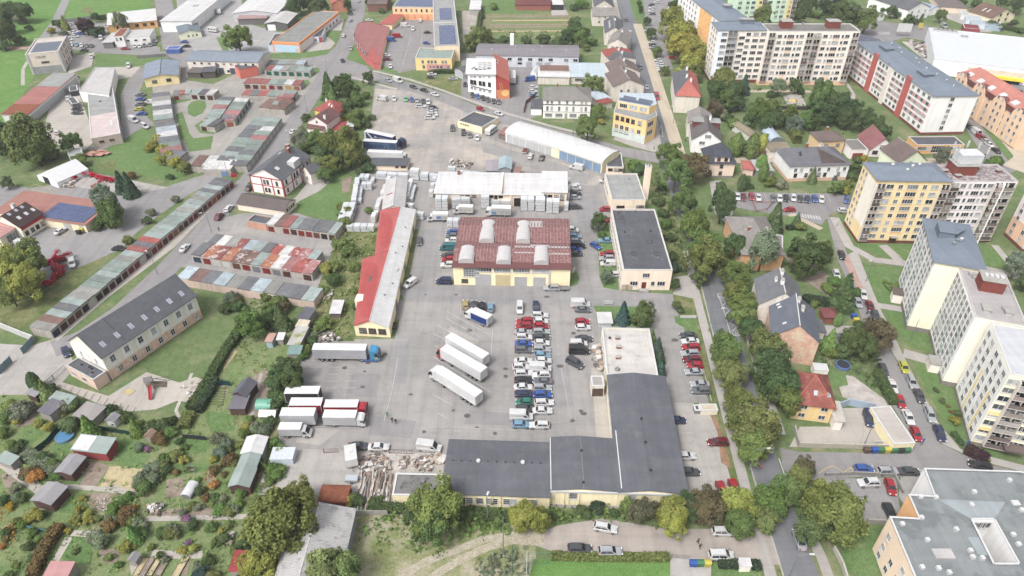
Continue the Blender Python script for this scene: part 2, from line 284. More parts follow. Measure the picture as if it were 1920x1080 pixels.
def pbld(name,label,cat,pts,h,wallms,roofm,hole=None,par=0.3,cop=None):
 w=[G(x,y,h)for x,y in pts];c=sum(w,Vector())/len(w);c.z=0;root=thing(name,label,cat,(c.x,c.y,0));w=[(p.x-c.x,p.y-c.y)for p in w];ar=sum(w[i][0]*w[(i+1)%len(w)][1]-w[(i+1)%len(w)][0]*w[i][1]for i in range(len(w)));ms=list(wallms)
 if ar<0:
  n=len(w);w=w[::-1];ms=[ms[(n-2-i)%n]for i in range(n)]
 uniq=[]
 for m in ms:
  if m not in uniq:uniq.append(m)
 for m in uniq:
  wm=MB()
  for i in range(len(w)):
   if ms[i]is m:
    a,b=w[i],w[(i+1)%len(w)];wm.poly([(a[0],a[1],0),(b[0],b[1],0),(b[0],b[1],h),(a[0],a[1],h)]);wm.poly([(b[0],b[1],h-par),(a[0],a[1],h-par),(a[0],a[1],h),(b[0],b[1],h)])
  wm.build('wall',m,root)
 rm=MB();ring=[(p[0],p[1],h-par)for p in w];edges=[w]
 if hole:
  hw=[G(x,y,h)-c for x,y in hole];hw=[(p.x,p.y)for p in hw];a2=sum(hw[i][0]*hw[(i+1)%len(hw)][1]-hw[(i+1)%len(hw)][0]*hw[i][1]for i in range(len(hw)))
  if a2>0:hw=hw[::-1]
  i0,j0=min(((i,j)for i in range(len(w))for j in range(len(hw))),key=lambda t:(w[t[0]][0]-hw[t[1]][0])**2+(w[t[0]][1]-hw[t[1]][1])**2);ring=w[i0:]+w[:i0+1]+hw[j0:]+hw[:j0+1];ring=[(p[0],p[1],h-par)for p in ring];hm=MB()
  for i in range(len(hw)):
   a,b=hw[i],hw[(i+1)%len(hw)];hm.poly([(a[0],a[1],0),(b[0],b[1],0),(b[0],b[1],h),(a[0],a[1],h)])
  hm.build('courtyard_wall',uniq[0],root);edges.append(hw)
 rm.poly(ring);rm.build('roof',roofm,root);cm=MB()
 for e in edges:
  for i in range(len(e)):
   a,b=Vector((*e[i],h)),Vector((*e[(i+1)%len(e)],h));d=(b-a);L=d.length;d.normalize();n=Vector((-d.y,d.x,0));q=[a-n*0.06,b-n*0.06,b+n*0.28,a+n*0.28];cm.prism([(p.x,p.y)for p in q],h+0.004+0.003*(i%3),h+0.1+0.003*(i%3),0)
 cm.build('coping',cop or FW,root);B=Bld();B.root,B.h,B.c,B.ang,B.poly=root,h,c,0.0,w;B.roofz=lambda x,y:h-par;B.W=B.D=1.0;return B
def wpos(B,i,u,z,out=0.0):
 hx,hy=B.hx,B.hy
 if i==0:return(-hx+u,-hy-out,z),0.0
 if i==1:return(hx+out,-hy+u,z),math.pi/2
 if i==2:return(hx-u,hy+out,z),math.pi
 return(-hx-out,hy-u,z),-math.pi/2
def wlen(B,i):return B.W if i in(0,2)else B.D
_wc={}
def wmesh(w,h,cols=2,rows=1,frame=FW,glass=GLASS,sill=True):
 k=(round(w,2),round(h,2),cols,rows,frame.name,glass.name,sill)
 if k in _wc:return _wc[k]
 mb=MB();t,d=0.09,0.09;mb.box(-w/2,w/2,-d,0.0,0,t);mb.box(-w/2,w/2,-d,0.0,h-t,h);mb.box(-w/2,-w/2+t,-d,0.0,t,h-t);mb.box(w/2-t,w/2,-d,0.0,t,h-t)
 for i in range(1,cols):
  x=-w/2+w*i/cols;mb.box(x-0.045,x+0.045,-d+0.01,0,t,h-t)
 for i in range(1,rows):
  z=h*i/rows;mb.box(-w/2+t,w/2-t,-d+0.012,0,z-0.04,z+0.04)
 if sill:mb.box(-w/2-0.08,w/2+0.08,-0.2,0,-0.09,-0.003)
 mb.poly([(-w/2+t,-0.025,t),(w/2-t,-0.025,t),(w/2-t,-0.025,h-t),(-w/2+t,-0.025,h-t)],1);_wc[k]=mb.mesh('window',[frame,glass]);return _wc[k]
def spread_u(L,us):
 if isinstance(us,tuple):
  a,b,n=us;return[L*(a+(b-a)*(i+0.5)/n)for i in range(n)]
 return[L*u for u in us]
def ws(B,wall,us,zs,w,h,cols=2,rows=1,frame=FW,glass=GLASS,name='window',sill=True,out=0.0):
 me=wmesh(w,h,cols,rows,frame,glass,sill)
 if isinstance(zs,tuple):zs=[zs[0]+zs[1]*i for i in range(zs[2])]
 for z in zs:
  for u in spread_u(wlen(B,wall),us):
   p,r=wpos(B,wall,u,z,out);put(name,me,B.root,p,r)
_dc={}
def door_mesh(w,h,kind='flat'):
 k=(round(w,2),round(h,2),kind)
 if k in _dc:return _dc[k]
 mb=MB()
 if kind=='garage':
  n=4
  for i in range(n):
   mb.box(-w/2,w/2,-0.05-0.01*(i%2),0,h*i/n,h*(i+1)/n-0.03)
 elif kind=='double':
  mb.box(-w/2,-0.02,-0.06,0,0,h);mb.box(0.02,w/2,-0.06,0,0,h);mb.box(-0.02,0.02,-0.03,0,0,h)
 else:
  mb.box(-w/2,w/2,-0.06,0,0,h);mb.box(w/2-0.18,w/2-0.1,-0.1,-0.06,h*0.45,h*0.52)
 _dc[k]=mb.mesh('door',OBJP);return _dc[k]
def ds(B,wall,us,w,h,col,kind='garage',name='garage_door',z=0.0,out=0.0):
 if w is None:w=wlen(B,wall)*(us[1]-us[0])/us[2]*0.95
 for j,u in enumerate(spread_u(wlen(B,wall),us)):
  p,r=wpos(B,wall,u,z,out);c=col[j%len(col)]if isinstance(col,list)else col;put(name,door_mesh(w,h,kind),B.root,p,r,None,c)
def bd(B,wall,u0,u1,z0,z1,m,name='wall_panel',out=0.035,th=None):
 L=wlen(B,wall);p,r=wpos(B,wall,L*(u0+u1)/2,0,0);mb=MB();hw=L*(u1-u0)/2;mb.box(-hw,hw,-out,0.0 if th is None else-out+th,z0,z1);return mb.build(name,m,B.root,p,r)
def chm(B,fx,fy,w=0.6,d=0.6,top=1.2,m=None,name='chimney',capm=None):
 x,y=fx*B.W,fy*B.D;z=B.roofz(x,y);mb=MB();mb.box(x-w/2,x+w/2,y-d/2,y+d/2,z-0.6,z+top);mb.box(x-w/2-0.07,x+w/2+0.07,y-d/2-0.07,y+d/2+0.07,z+top,z+top+0.1,1);return mb.build(name,[m or BRICK,capm or CON],B.root)
def vent(B,fx,fy,r=0.3,hgt=0.5,m=None):
 x,y=fx*B.W,fy*B.D;z=B.roofz(x,y);mb=MB();mb.tube((x,y,z-0.1),(x,y,z+hgt),r*0.6,n=8);mb.tube((x,y,z+hgt),(x,y,z+hgt+r*0.5),r,r*0.7,n=8);mb.build('roof_vent',m or MG,B.root)
def rq(B,fx0,fx1,fy0,fy1,m,name,lift=0.06,th=0.1):
 q=[]
 for fx,fy in((fx0,fy0),(fx1,fy0),(fx1,fy1),(fx0,fy1)):
  x,y=fx*B.W,fy*B.D;q.append((x,y,B.roofz(x,y)+lift))
 mb=MB();ups(mb,q,th);return mb.build(name,m,B.root)
def solar(B,fx0,fx1,fy0,fy1,nx,ny,m=None,lift=0.2,gap=0.08):
 x0,x1,y0,y1=fx0*B.W,fx1*B.W,fy0*B.D,fy1*B.D;dx,dy=(x1-x0)/nx,(y1-y0)/ny
 def mk(name,ax,bx,ay,by,mat,li,th):
  q=[(ax,ay),(bx,ay),(bx,by),(ax,by)];cx,cy=(ax+bx)/2,(ay+by)/2;zc=B.roofz(cx,cy);mb=MB();ups(mb,[(p[0]-cx,p[1]-cy,B.roofz(*p)-zc+li)for p in q],th);return mb.mesh(name,mat),(cx,cy,zc)
 shared,base=mk('solar_panel',x0+gap/2,x0+dx-gap/2,y0+gap/2,y0+dy-gap/2,m or SOLAR,lift,0.05)
 for i in range(nx):
  for j in range(ny):
   cx,cy=x0+dx*(i+0.5),y0+dy*(j+0.5);put('solar_panel',shared,B.root,(cx,cy,B.roofz(cx,cy)))
 me,p=mk('panel_frame',x0,x1,y0,y1,MG,lift-0.07,0.04);put('panel_frame',me,B.root,p)
BRICK=sf('brick',A(178,110,85),0.92,0.2,1.2,0.15,8);SOLAR=sf('solar_cell',A(92,105,150),0.25,0.2,0.7,0.06,4,spec=0.5);SOLARD=sf('solar_cell_dark',A(105,115,135),0.3,0.15,0.7,0.06,4,spec=0.5);RC=dict(g=A(168,182,178),G=A(150,165,158),d=A(128,130,135),k=A(105,105,112),w=A(228,227,226),r=A(170,104,100),R=A(188,102,96),b=A(142,112,104),p=A(188,130,130),l=A(190,205,214),o=A(190,125,95),y=A(190,185,160),t=A(165,165,160))
DC=dict(r=A(150,55,55),d=A(95,60,58),k=A(60,50,52),g=A(135,140,148),t=A(40,110,95),w=A(225,225,222),b=A(120,80,65),o=A(185,110,75),n=A(60,75,100),y=A(215,170,90),p=A(205,120,120),l=A(130,165,215));GROOF=sf('garage_roofing',(1,1,1),0.85,0.2,0.5,0.12,4,obj=True,stain=((0.16,0.13,0.11),0.56,0.74,0.8));RUSTROOF=sf('rusty_sheet',(1,1,1),0.8,0.22,0.5,0.12,4,obj=True,stain=(A(215,200,195),0.54,0.6,0.55),streak=0.25)
GWALL=sf('garage_render',A(214,206,196),0.92,0.14,0.4,streak=0.25,stain=(A(180,120,95),0.62,0.72,0.6))
def gars(label,pts,roofs,dcols=None,wall=0,h=2.5,walls=None,rust=False,D=None,group=None,name='garage_row',tilt=0.25):
 c,ang,W,Dd=rect(pts,h,D);B=Bld();B.W,B.D,B.h,B.hx,B.hy=W,Dd,h,W/2,Dd/2;B.root=thing(name,label,'garages',(c.x,c.y,0),ang,group);n=len(roofs);wm=MB();wm.box(-B.hx,B.hx,-B.hy,B.hy,0,h-0.05);wm.build('wall',walls or GWALL,B.root);rr=random.Random(int(W*100))
 for i,k in enumerate(roofs):
  x0,x1=-B.hx+W*i/n,-B.hx+W*(i+1)/n;dz=rr.uniform(0,0.22);s=rr.uniform(-0.05,0.15);mb=MB();ups(mb,[(x0+0.03,-B.hy-s,h+dz+0.1),(x1-0.03,-B.hy-s,h+dz+0.1),(x1-0.03,B.hy+0.1,h+dz+0.1+tilt),(x0+0.03,B.hy+0.1,h+dz+0.1+tilt)],0.14+dz+tilt*0.3);v=rr.uniform(0.82,1.12);mb.build('roof_panel',RUSTROOF if(rust and k in 'rRobp')else GROOF,B.root,color=tuple(min(0.82,a*v)for a in RC[k]))
  if dcols:
   p,r=wpos(B,wall,(W*(i+0.5)/n)if wall==0 else W*(1-(i+0.5)/n),0);k2=dcols[i%len(dcols)]
   if k2=='-':continue
   put('garage_door',door_mesh(min(2.5,W/n*0.78),2.0,'garage'),B.root,p,r,None,DC[k2])
 return B
 # vegetation
def quads_mesh(name,P,N,S,tone,mat,rng,asp=1.0,extra=None):
 n=len(P);N=N/(np.linalg.norm(N,axis=1,keepdims=True)+1e-9);ref=rng.normal(size=(n,3));U=np.cross(N,ref);U/=(np.linalg.norm(U,axis=1,keepdims=True)+1e-9);V=np.cross(N,U);a=U*S[:,None];b=V*(S*asp)[:,None];v=np.stack([P-a-b*0.6,P+a-b,P+a*0.7+b,P-a+b*0.8],axis=1).reshape(-1,3);nf=n;faces=np.arange(n*4,dtype=np.int32);tones=tone
 if extra is not None:
  ev,ef,et=extra;k=len(v);v=np.concatenate([v,ev]);faces=np.concatenate([faces,(ef+k).reshape(-1).astype(np.int32)]);nf=n+len(ef);tones=np.concatenate([tone,et])
 me=bpy.data.meshes.new(name);me.vertices.add(len(v));me.vertices.foreach_set('co',v.astype(np.float32).reshape(-1));me.loops.add(nf*4);me.loops.foreach_set('vertex_index',faces);me.polygons.add(nf);me.polygons.foreach_set('loop_start',np.arange(0,nf*4,4,dtype=np.int32));at=me.attributes.new('tone','FLOAT','FACE');at.data.foreach_set('value',np.clip(tones,0,1).astype(np.float32));me.materials.append(mat);me.update(calc_edges=True);return me
def crown_mesh(seed,kind):
 rng=np.random.default_rng(seed)
 if kind in('cone','column'):
  n=3600 if kind=='cone' else 2200;t=1-np.sqrt(rng.random(n))if kind=='cone' else rng.random(n);th=rng.random(n)*2*np.pi
  if kind=='cone':
   tier=1-0.30*((t*9+0.3*np.sin(th*5))%1);r=(1-t)**0.85*tier;z=t
  else:
   r=np.clip(np.sin(np.clip(t,0,1)*np.pi*0.93+0.18)**0.55,0.05,1);z=t
  r=r*(0.72+0.33*rng.random(n));P=np.stack([r*np.cos(th),r*np.sin(th),z*2.0-1.0],1);N=np.stack([np.cos(th),np.sin(th),np.full(n,0.7)],1)+rng.normal(size=(n,3))*0.55;S=(0.05+0.06*rng.random(n))*(1.25 if kind=='cone' else 1.3);tone=0.25+0.5*rng.random(n)+0.12*np.sin(th*4);return quads_mesh('crown',P,N,S,tone,NEEDLE,rng)
 prm=dict(round=(62,8600,0.038),tall=(62,8600,0.038),willow=(54,7800,0.036),bush=(30,2600,0.066),low=(18,1300,0.10))[kind];nl,n,ls=prm;d=rng.normal(size=(nl,3));d/=np.linalg.norm(d,axis=1,keepdims=True)
 if kind in('bush','low'):d[:,2]=np.abs(d[:,2])*0.9-0.15
 else:d[:,2]=np.where(d[:,2]<-0.5,-d[:,2],d[:,2])
 rad=0.30+0.52*rng.random(nl);c=d*rad[:,None];ax=0.72+0.45*rng.random(2);c+=rng.normal(size=(nl,3))*0.07;c[:,:2]*=ax;lr=0.11+0.17*rng.random(nl)
 if kind in('bush','low'):lr+=0.06
 lt=rng.random(nl);li=rng.choice(nl,size=n,p=lr**2/(lr**2).sum());dd=rng.normal(size=(n,3));dd/=np.linalg.norm(dd,axis=1,keepdims=True);out=d[li];flip=(dd*out).sum(1)<-0.25;dd[flip]*=-1;rr=lr[li]*(0.62+0.5*rng.random(n)+0.5*(rng.random(n)>0.9)*rng.random(n));P=c[li]+dd*rr[:,None];ok=np.ones(n,bool);N=dd+out*0.5+rng.normal(size=(n,3))*0.65;N[:,2]+=0.25;S=ls*(0.55+0.8*rng.random(n));tone=0.38*lt[li]+0.5*rng.random(n)+0.08;asp=1.0
 if kind=='willow':
  P[:,2]-=0.22*(rng.random(n)**2)*(np.hypot(P[:,0],P[:,1])*1.2);asp=1.5
 P=P/np.percentile(np.hypot(P[:,0],P[:,1]),96);return quads_mesh('crown',P[ok],N[ok],S[ok],tone[ok],LEAF,rng,asp)
CROWNS={k:[crown_mesh(100*i+j,k)for j in range(nv)]for i,(k,nv)in enumerate((('round',6),('tall',3),('willow',3),('bush',5),('low',3),('cone',2),('column',2)))}
def trunk_mesh(seed,limbs=6):
 r=random.Random(seed);mb=MB();mb.tube((0,0,-0.05),(0.02,0.01,0.55),0.075,0.055,8);mb.tube((0.02,0.01,0.53),(0.0,0.0,1.3),0.055,0.02,7)
 for i in range(limbs):
  a=2*math.pi*i/limbs+r.uniform(-0.4,0.4);z=r.uniform(0.45,0.8);l=r.uniform(0.4,0.62);mid=(math.cos(a)*l*0.5,math.sin(a)*l*0.5,z+0.22);mb.tube((0.015,0.01,z),mid,0.034,0.022,6);mb.tube(mid,(math.cos(a)*l,math.sin(a)*l,z+0.5),0.022,0.008,5)
 return mb
TRUNKS=[trunk_mesh(s).mesh('trunk',BARK)for s in(1,2,3)];BTRUNK=trunk_mesh(9).mesh('trunk',BIRCHBARK)
def stem_mesh():
 mb=MB()
 for i in range(5):
  a=i*1.26;mb.tube((0.04*math.cos(a),0.04*math.sin(a),0),(0.35*math.cos(a),0.35*math.sin(a),0.55),0.03,0.012,5)
 return mb.mesh('stem',BARK)
STEMS=stem_mesh();TC=dict(g=(A(132,158,92),'green'),d=(A(108,132,86),'dark green'),o=(A(146,160,94),'olive'),l=(A(150,170,104),'light green'),y=(A(182,184,96),'yellow-green'),Y=(A(212,186,80),'yellow'),b=(A(130,124,96),'brownish'),p=(A(96,74,82),'purple-leaved'),s=(A(150,164,134),'grey-green'),n=(A(88,108,84),'blackish green'),t=(A(86,112,102),'blue-green'),v=(A(134,170,92),'fresh green'),O=(A(214,160,96),'orange'),u=(A(150,128,86),'tan'),i=(A(170,130,160),'lilac'))
TK=dict(r=('round',0.97,1.18,'leafy_tree','leafy tree'),t=('tall',1.28,1.55,'leafy_tree','tall leafy tree'),w=('willow',1.22,1.45,'weeping_tree','drooping tree'),c=('cone',1.5,1.5,'conifer_tree','conifer'),k=('column',1.9,1.9,'columnar_evergreen','columnar evergreen'),b=('bush',0.85,0.62,'bush','bush'),s=('low',0.7,0.42,'shrub','shrub'));_tn=[0]
def tree(x,y,rpx,kind,col,label,group=None,birch=False):
 proto,zs,cz,nm,kn=TK[kind];Rm=rpx*depth(x,y,3.0)/FPX;p=G(x,y,cz*Rm);_tn[0]+=1;rr=random.Random(_tn[0]*7+3);cat='tree' if kind in 'rtwck' else 'bush';root=thing(nm,label,cat,(p.x,p.y,0),rr.uniform(0,6.28),group);c=TC[col][0];v=rr.uniform(0.92,1.28);c=(c[0]*v*rr.uniform(0.9,1.1),c[1]*v,c[2]*v*rr.uniform(0.9,1.1));sx,sy=rr.uniform(0.86,1.06),rr.uniform(0.86,1.06);put('crown',rr.choice(CROWNS[proto]),root,(0,0,cz*Rm),0,(Rm*sx,Rm*sy,Rm*zs),c)
 if kind in 'rtw':
  hgt=cz*Rm*1.15;put('trunk',BTRUNK if birch else rr.choice(TRUNKS),root,(0,0,0),0,(Rm*0.9,Rm*0.9,hgt))
 elif kind in 'ck':
  mb=MB();mb.tube((0,0,0),(0,0,Rm*1.2),Rm*0.1,Rm*0.05,6);mb.build('trunk',BARK,root)
 else:
  put('stem',STEMS,root,(0,0,0),0,(Rm,Rm,Rm))
 return root
LM=[(t.rsplit(' ',2)[0],float(t.rsplit(' ',2)[1]),float(t.rsplit(' ',2)[2]))for t in """office cube 85 100
garage hall 55 185
pink-roofed hall 195 220
yellow sheet-roofed house 300 140
orange depot 245 45
blue-roofed works house 430 110
white marquee 115 325
solar-roofed hire shop 100 395
longest garage row 250 470
white school 240 620
school annex 160 695
red villa 520 330
dark villa barn 500 380
pink house 600 225
yellow house 615 200
rusted garage row 480 480
blank-walled garage row 460 540
gravel-yard lorries 715 275
stone store yard 690 380
long red hall 700 530
slate shed 573 590
mossy shed 555 632
western lorries 610 775
dark garden house 455 735
white-roofed cabin 475 838
lowest brown cabin 455 898
rusty shed 625 930
corrugated hall 600 1030
raspberry-roofed shed 460 1053
pink-roofed cabin 110 1070
red allotment cabin 175 838
blue pool 121 818
shelter by the cypress 95 764
playground 280 730
grey cabin below the red one 130 872
porch cabin 92 926
straw bed 230 900
cold frame 355 920
raised beds 290 1066
little white cabin 210 783
polytunnel 495 760
rust-stained shed 165 772
timber pile 700 920
derelict shed 785 915
south hall 930 880
link hall 1095 870
dark wing 1220 820
white-roofed block 1180 660
office block 1205 450
boiler house 1175 350
barrel halls 1050 275
orange corner office 1190 225
white office 905 140
hipped white villa 1063 200
grey works 990 105
business wing 840 50
vegetable field 990 45
red cottage 1000 3
showroom 560 55
curved red building 695 80
corner house 1288 165
white gabled house 1322 255
black-roofed house 1350 305
slate-roofed corner block 1390 100
ivory block 1520 110
mint block 1430 20
red-striped block 1700 170
double villa 1530 310
pool enclosure 1450 255
rose-roofed house 1650 270
orange annex 1760 280
yellow slab block 1690 390
estate car park 1480 375
old orange house 1410 440
brick-gable house 1490 610
gazebo 1555 585
ochre house 1525 740
trampoline 1580 684
first tower 1740 550
second tower 1810 650
nearest tower 1860 790
office complex 1780 1000
office car park 1630 930
supermarket 1830 90
long white house 1700 15
bungalow 1785 5
corner cream house 1870 25
peach flats 1860 210
bus bay 1360 590
football pitch 1100 1070""".split('\n')]
LMW=[('the '+n,G(x,y))for n,x,y in LM];_lc={}
def treelab(x,y,r,k,c):
 p=G(x,y,2);Rm=r*depth(x,y,3.0)/FPX;n,q=min(LMW,key=lambda t:(t[1]-p).length);d=p-q;dr=('right of' if d.x>0 else 'left of')if abs(d.x)>abs(d.y)else('behind' if d.y>0 else 'in front of');size='small ' if Rm<1.25 else 'large ' if Rm>4.2 else '';return '%s%s %s'%(size,TC[c][1],TK[k][4]),'%s %s'%(dr,n),d.length
def trs(where,order,items,group=None):
 rows=[t.split()for t in items.strip().split('\n')if t.strip()];n=len(rows)
 for i,(x,y,r,k,c)in enumerate(rows):
  x,y,r=float(x),float(y),float(r)
  if r<1:continue
  if order:tree(x,y,r,k,c,'%s %s, %s %s %s'%(TC[c][1],TK[k][4],ORD[i],order,where),group)
  else:PEND.append((x,y,r,k,c))
PEND=[]
def plant_pending():
 rows=[(treelab(*t),t)for t in PEND];cnt={}
 for(a,b,d),t in rows:cnt.setdefault((a,b),[]).append(d)
 for(a,b,d),t in rows:
  l=sorted(cnt[(a,b)]);lab='%s %s'%(a,b)if len(l)==1 else '%s %s, %s'%(a,b,('nearest to it','second nearest','third nearest','fourth nearest','fifth nearest','sixth nearest','seventh nearest','eighth nearest','ninth nearest','tenth nearest','eleventh nearest')[min(10,l.index(d))]);tree(*t,lab)
def hg(label,pts,width,h,col='d',dens=26,px=True,name='hedge',ls=0.17):
 rng=np.random.default_rng(int(abs(pts[0][0]*31+pts[0][1]*17)));w=[G(*p)if px else Vector((p[0],p[1],0))for p in pts];base=w[0].copy();P,N=[],[];ev,ef=[],[]
 for a,b in zip(w[:-1],w[1:]):
  d=b-a;L=d.length;d.normalize();nn=Vector((-d.y,d.x,0));area=L*(2*h+width)+2*h*width;n=int(min(4000,area*dens))
  for _ in range(n):
   t=rng.random()*L;q=rng.random()*(2*h+width)
   if q<h:off,z,no=-width/2,q,-nn
   elif q<h+width:off,z,no=-width/2+(q-h),h,Vector((0,0,1))
   else:off,z,no=width/2,q-h-width,nn
   p=a-base+d*t+nn*off;j=rng.normal(size=3)*0.09;P.append((p.x+j[0],p.y+j[1],z+j[2]));N.append((no.x,no.y,no.z+0.3))
  k=len(ev);c=0.86
  for s,z in((-1,0),(1,0),(-1,1),(1,1)):
   for e in(a,b):
    p=e-base+nn*(s*width/2*c);ev.append((p.x,p.y,z*h*0.95))
  ef+=[(k,k+1,k+5,k+4),(k+2,k+3,k+7,k+6),(k+4,k+5,k+7,k+6),(k,k+2,k+6,k+4),(k+1,k+3,k+7,k+5)]
 P,N=np.array(P),np.array(N)+rng.normal(size=(len(P),3))*0.6;S=ls*(0.6+0.7*rng.random(len(P)));me=quads_mesh('foliage',P,N,S,0.15+0.7*rng.random(len(P)),LEAF,rng,1.0,(np.array(ev),np.array(ef),np.full(len(ef),0.1)));root=thing(name,label,'hedge',(base.x,base.y,0));put('foliage',me,root,color=TC[col][0]);return root
def inside(x,y,poly):
 c=False;j=len(poly)-1
 for i in range(len(poly)):
  a,b=poly[i],poly[j]
  if(a[1]>y)!=(b[1]>y)and x<(b[0]-a[0])*(y-a[1])/(b[1]-a[1])+a[0]:c=not c
  j=i
 return c
def ug(name,pts,n,size,col,hgt=0.5,clump=6,patch=0.0):
 rng=np.random.default_rng(int(abs(pts[0][0]*13+pts[0][1]*7)));w=[G(*p)for p in pts];poly=[(p.x,p.y)for p in w];xs,ys=[p[0]for p in poly],[p[1]for p in poly];P,S=[],[];tries=0;cells=rng.random(64)<(1-patch)
 while len(P)<n and tries<n*6:
  tries+=1;x,y=rng.uniform(min(xs),max(xs)),rng.uniform(min(ys),max(ys))
  if not inside(x,y,poly):continue
  if patch and not cells[(int(x//4)*7+int(y//3)*13)%64]:continue
  k=size*(0.5+rng.random())
  for _ in range(clump):
   P.append((x+rng.normal()*k,y+rng.normal()*k,abs(rng.normal())*hgt*(0.4+0.6*k/size)));S.append(k*0.45*(0.6+0.8*rng.random()))
 P,S=np.array(P),np.array(S);N=rng.normal(size=(len(P),3))*0.8+np.array([0,-0.2,0.8]);me=quads_mesh(name,P,N,S,0.15+0.75*rng.random(len(P)),LEAF,rng);return tag(put(name,me,None,color=TC[col][0]),kind='stuff')
 # cars
CC=dict(w=(A(236,236,236),'white'),k=(A(52,52,56),'black'),g=(A(120,124,130),'grey'),s=(A(186,190,194),'silver'),r=(A(190,40,52),'red'),R=(A(128,40,52),'dark red'),b=(A(60,100,185),'blue'),n=(A(50,62,100),'navy'),l=(A(130,175,205),'light blue'),t=(A(40,135,110),'green'),T=(A(60,120,130),'teal'),y=(A(205,205,70),'yellow-green'),c=(A(190,170,110),'tan'),d=(A(84,87,92),'dark grey'),G=(A(110,205,140),'pale green'))
CK=dict(h=(4.1,1.78,1.50,0.95,-0.47,0.26,-0.36,0.07,0.86,'hatchback'),s=(4.65,1.82,1.46,0.94,-0.37,0.25,-0.20,0.08,0.84,'saloon car'),e=(4.75,1.82,1.50,0.95,-0.48,0.24,-0.40,0.07,0.84,'estate car'),u=(4.5,1.88,1.70,1.05,-0.47,0.26,-0.38,0.08,1.0,'suv'),m=(4.9,1.92,1.88,1.08,-0.485,0.33,-0.44,0.14,0.98,'people carrier'),v=(5.5,2.02,2.35,1.2,-0.492,0.36,-0.485,0.20,1.05,'panel van'),p=(4.6,1.86,1.85,1.1,-0.49,0.32,-0.47,0.14,1.0,'small van'))
CARN=dict(h='parked_car',s='parked_car',e='parked_car',u='parked_car',m='parked_car',v='panel_van',p='panel_van')
def wheel_mesh(r,w):
 mb=MB();mb.tube((0,-w/2,0),(0,w/2,0),r,n=14,mi=0);mb.tube((0,-w/2-0.012,0),(0,w/2+0.012,0),r*0.62,n=10,mi=1);return mb.mesh('wheel',[RUBBER,RIM])
WHEEL={}
def wheel(parent,x,y,r=0.32,w=0.22,name='wheel'):
 k=(round(r,2),round(w,2))
 if k not in WHEEL:WHEEL[k]=wheel_mesh(r,w)
 return put(name,WHEEL[k],parent,(x,y,r))
_cp={}
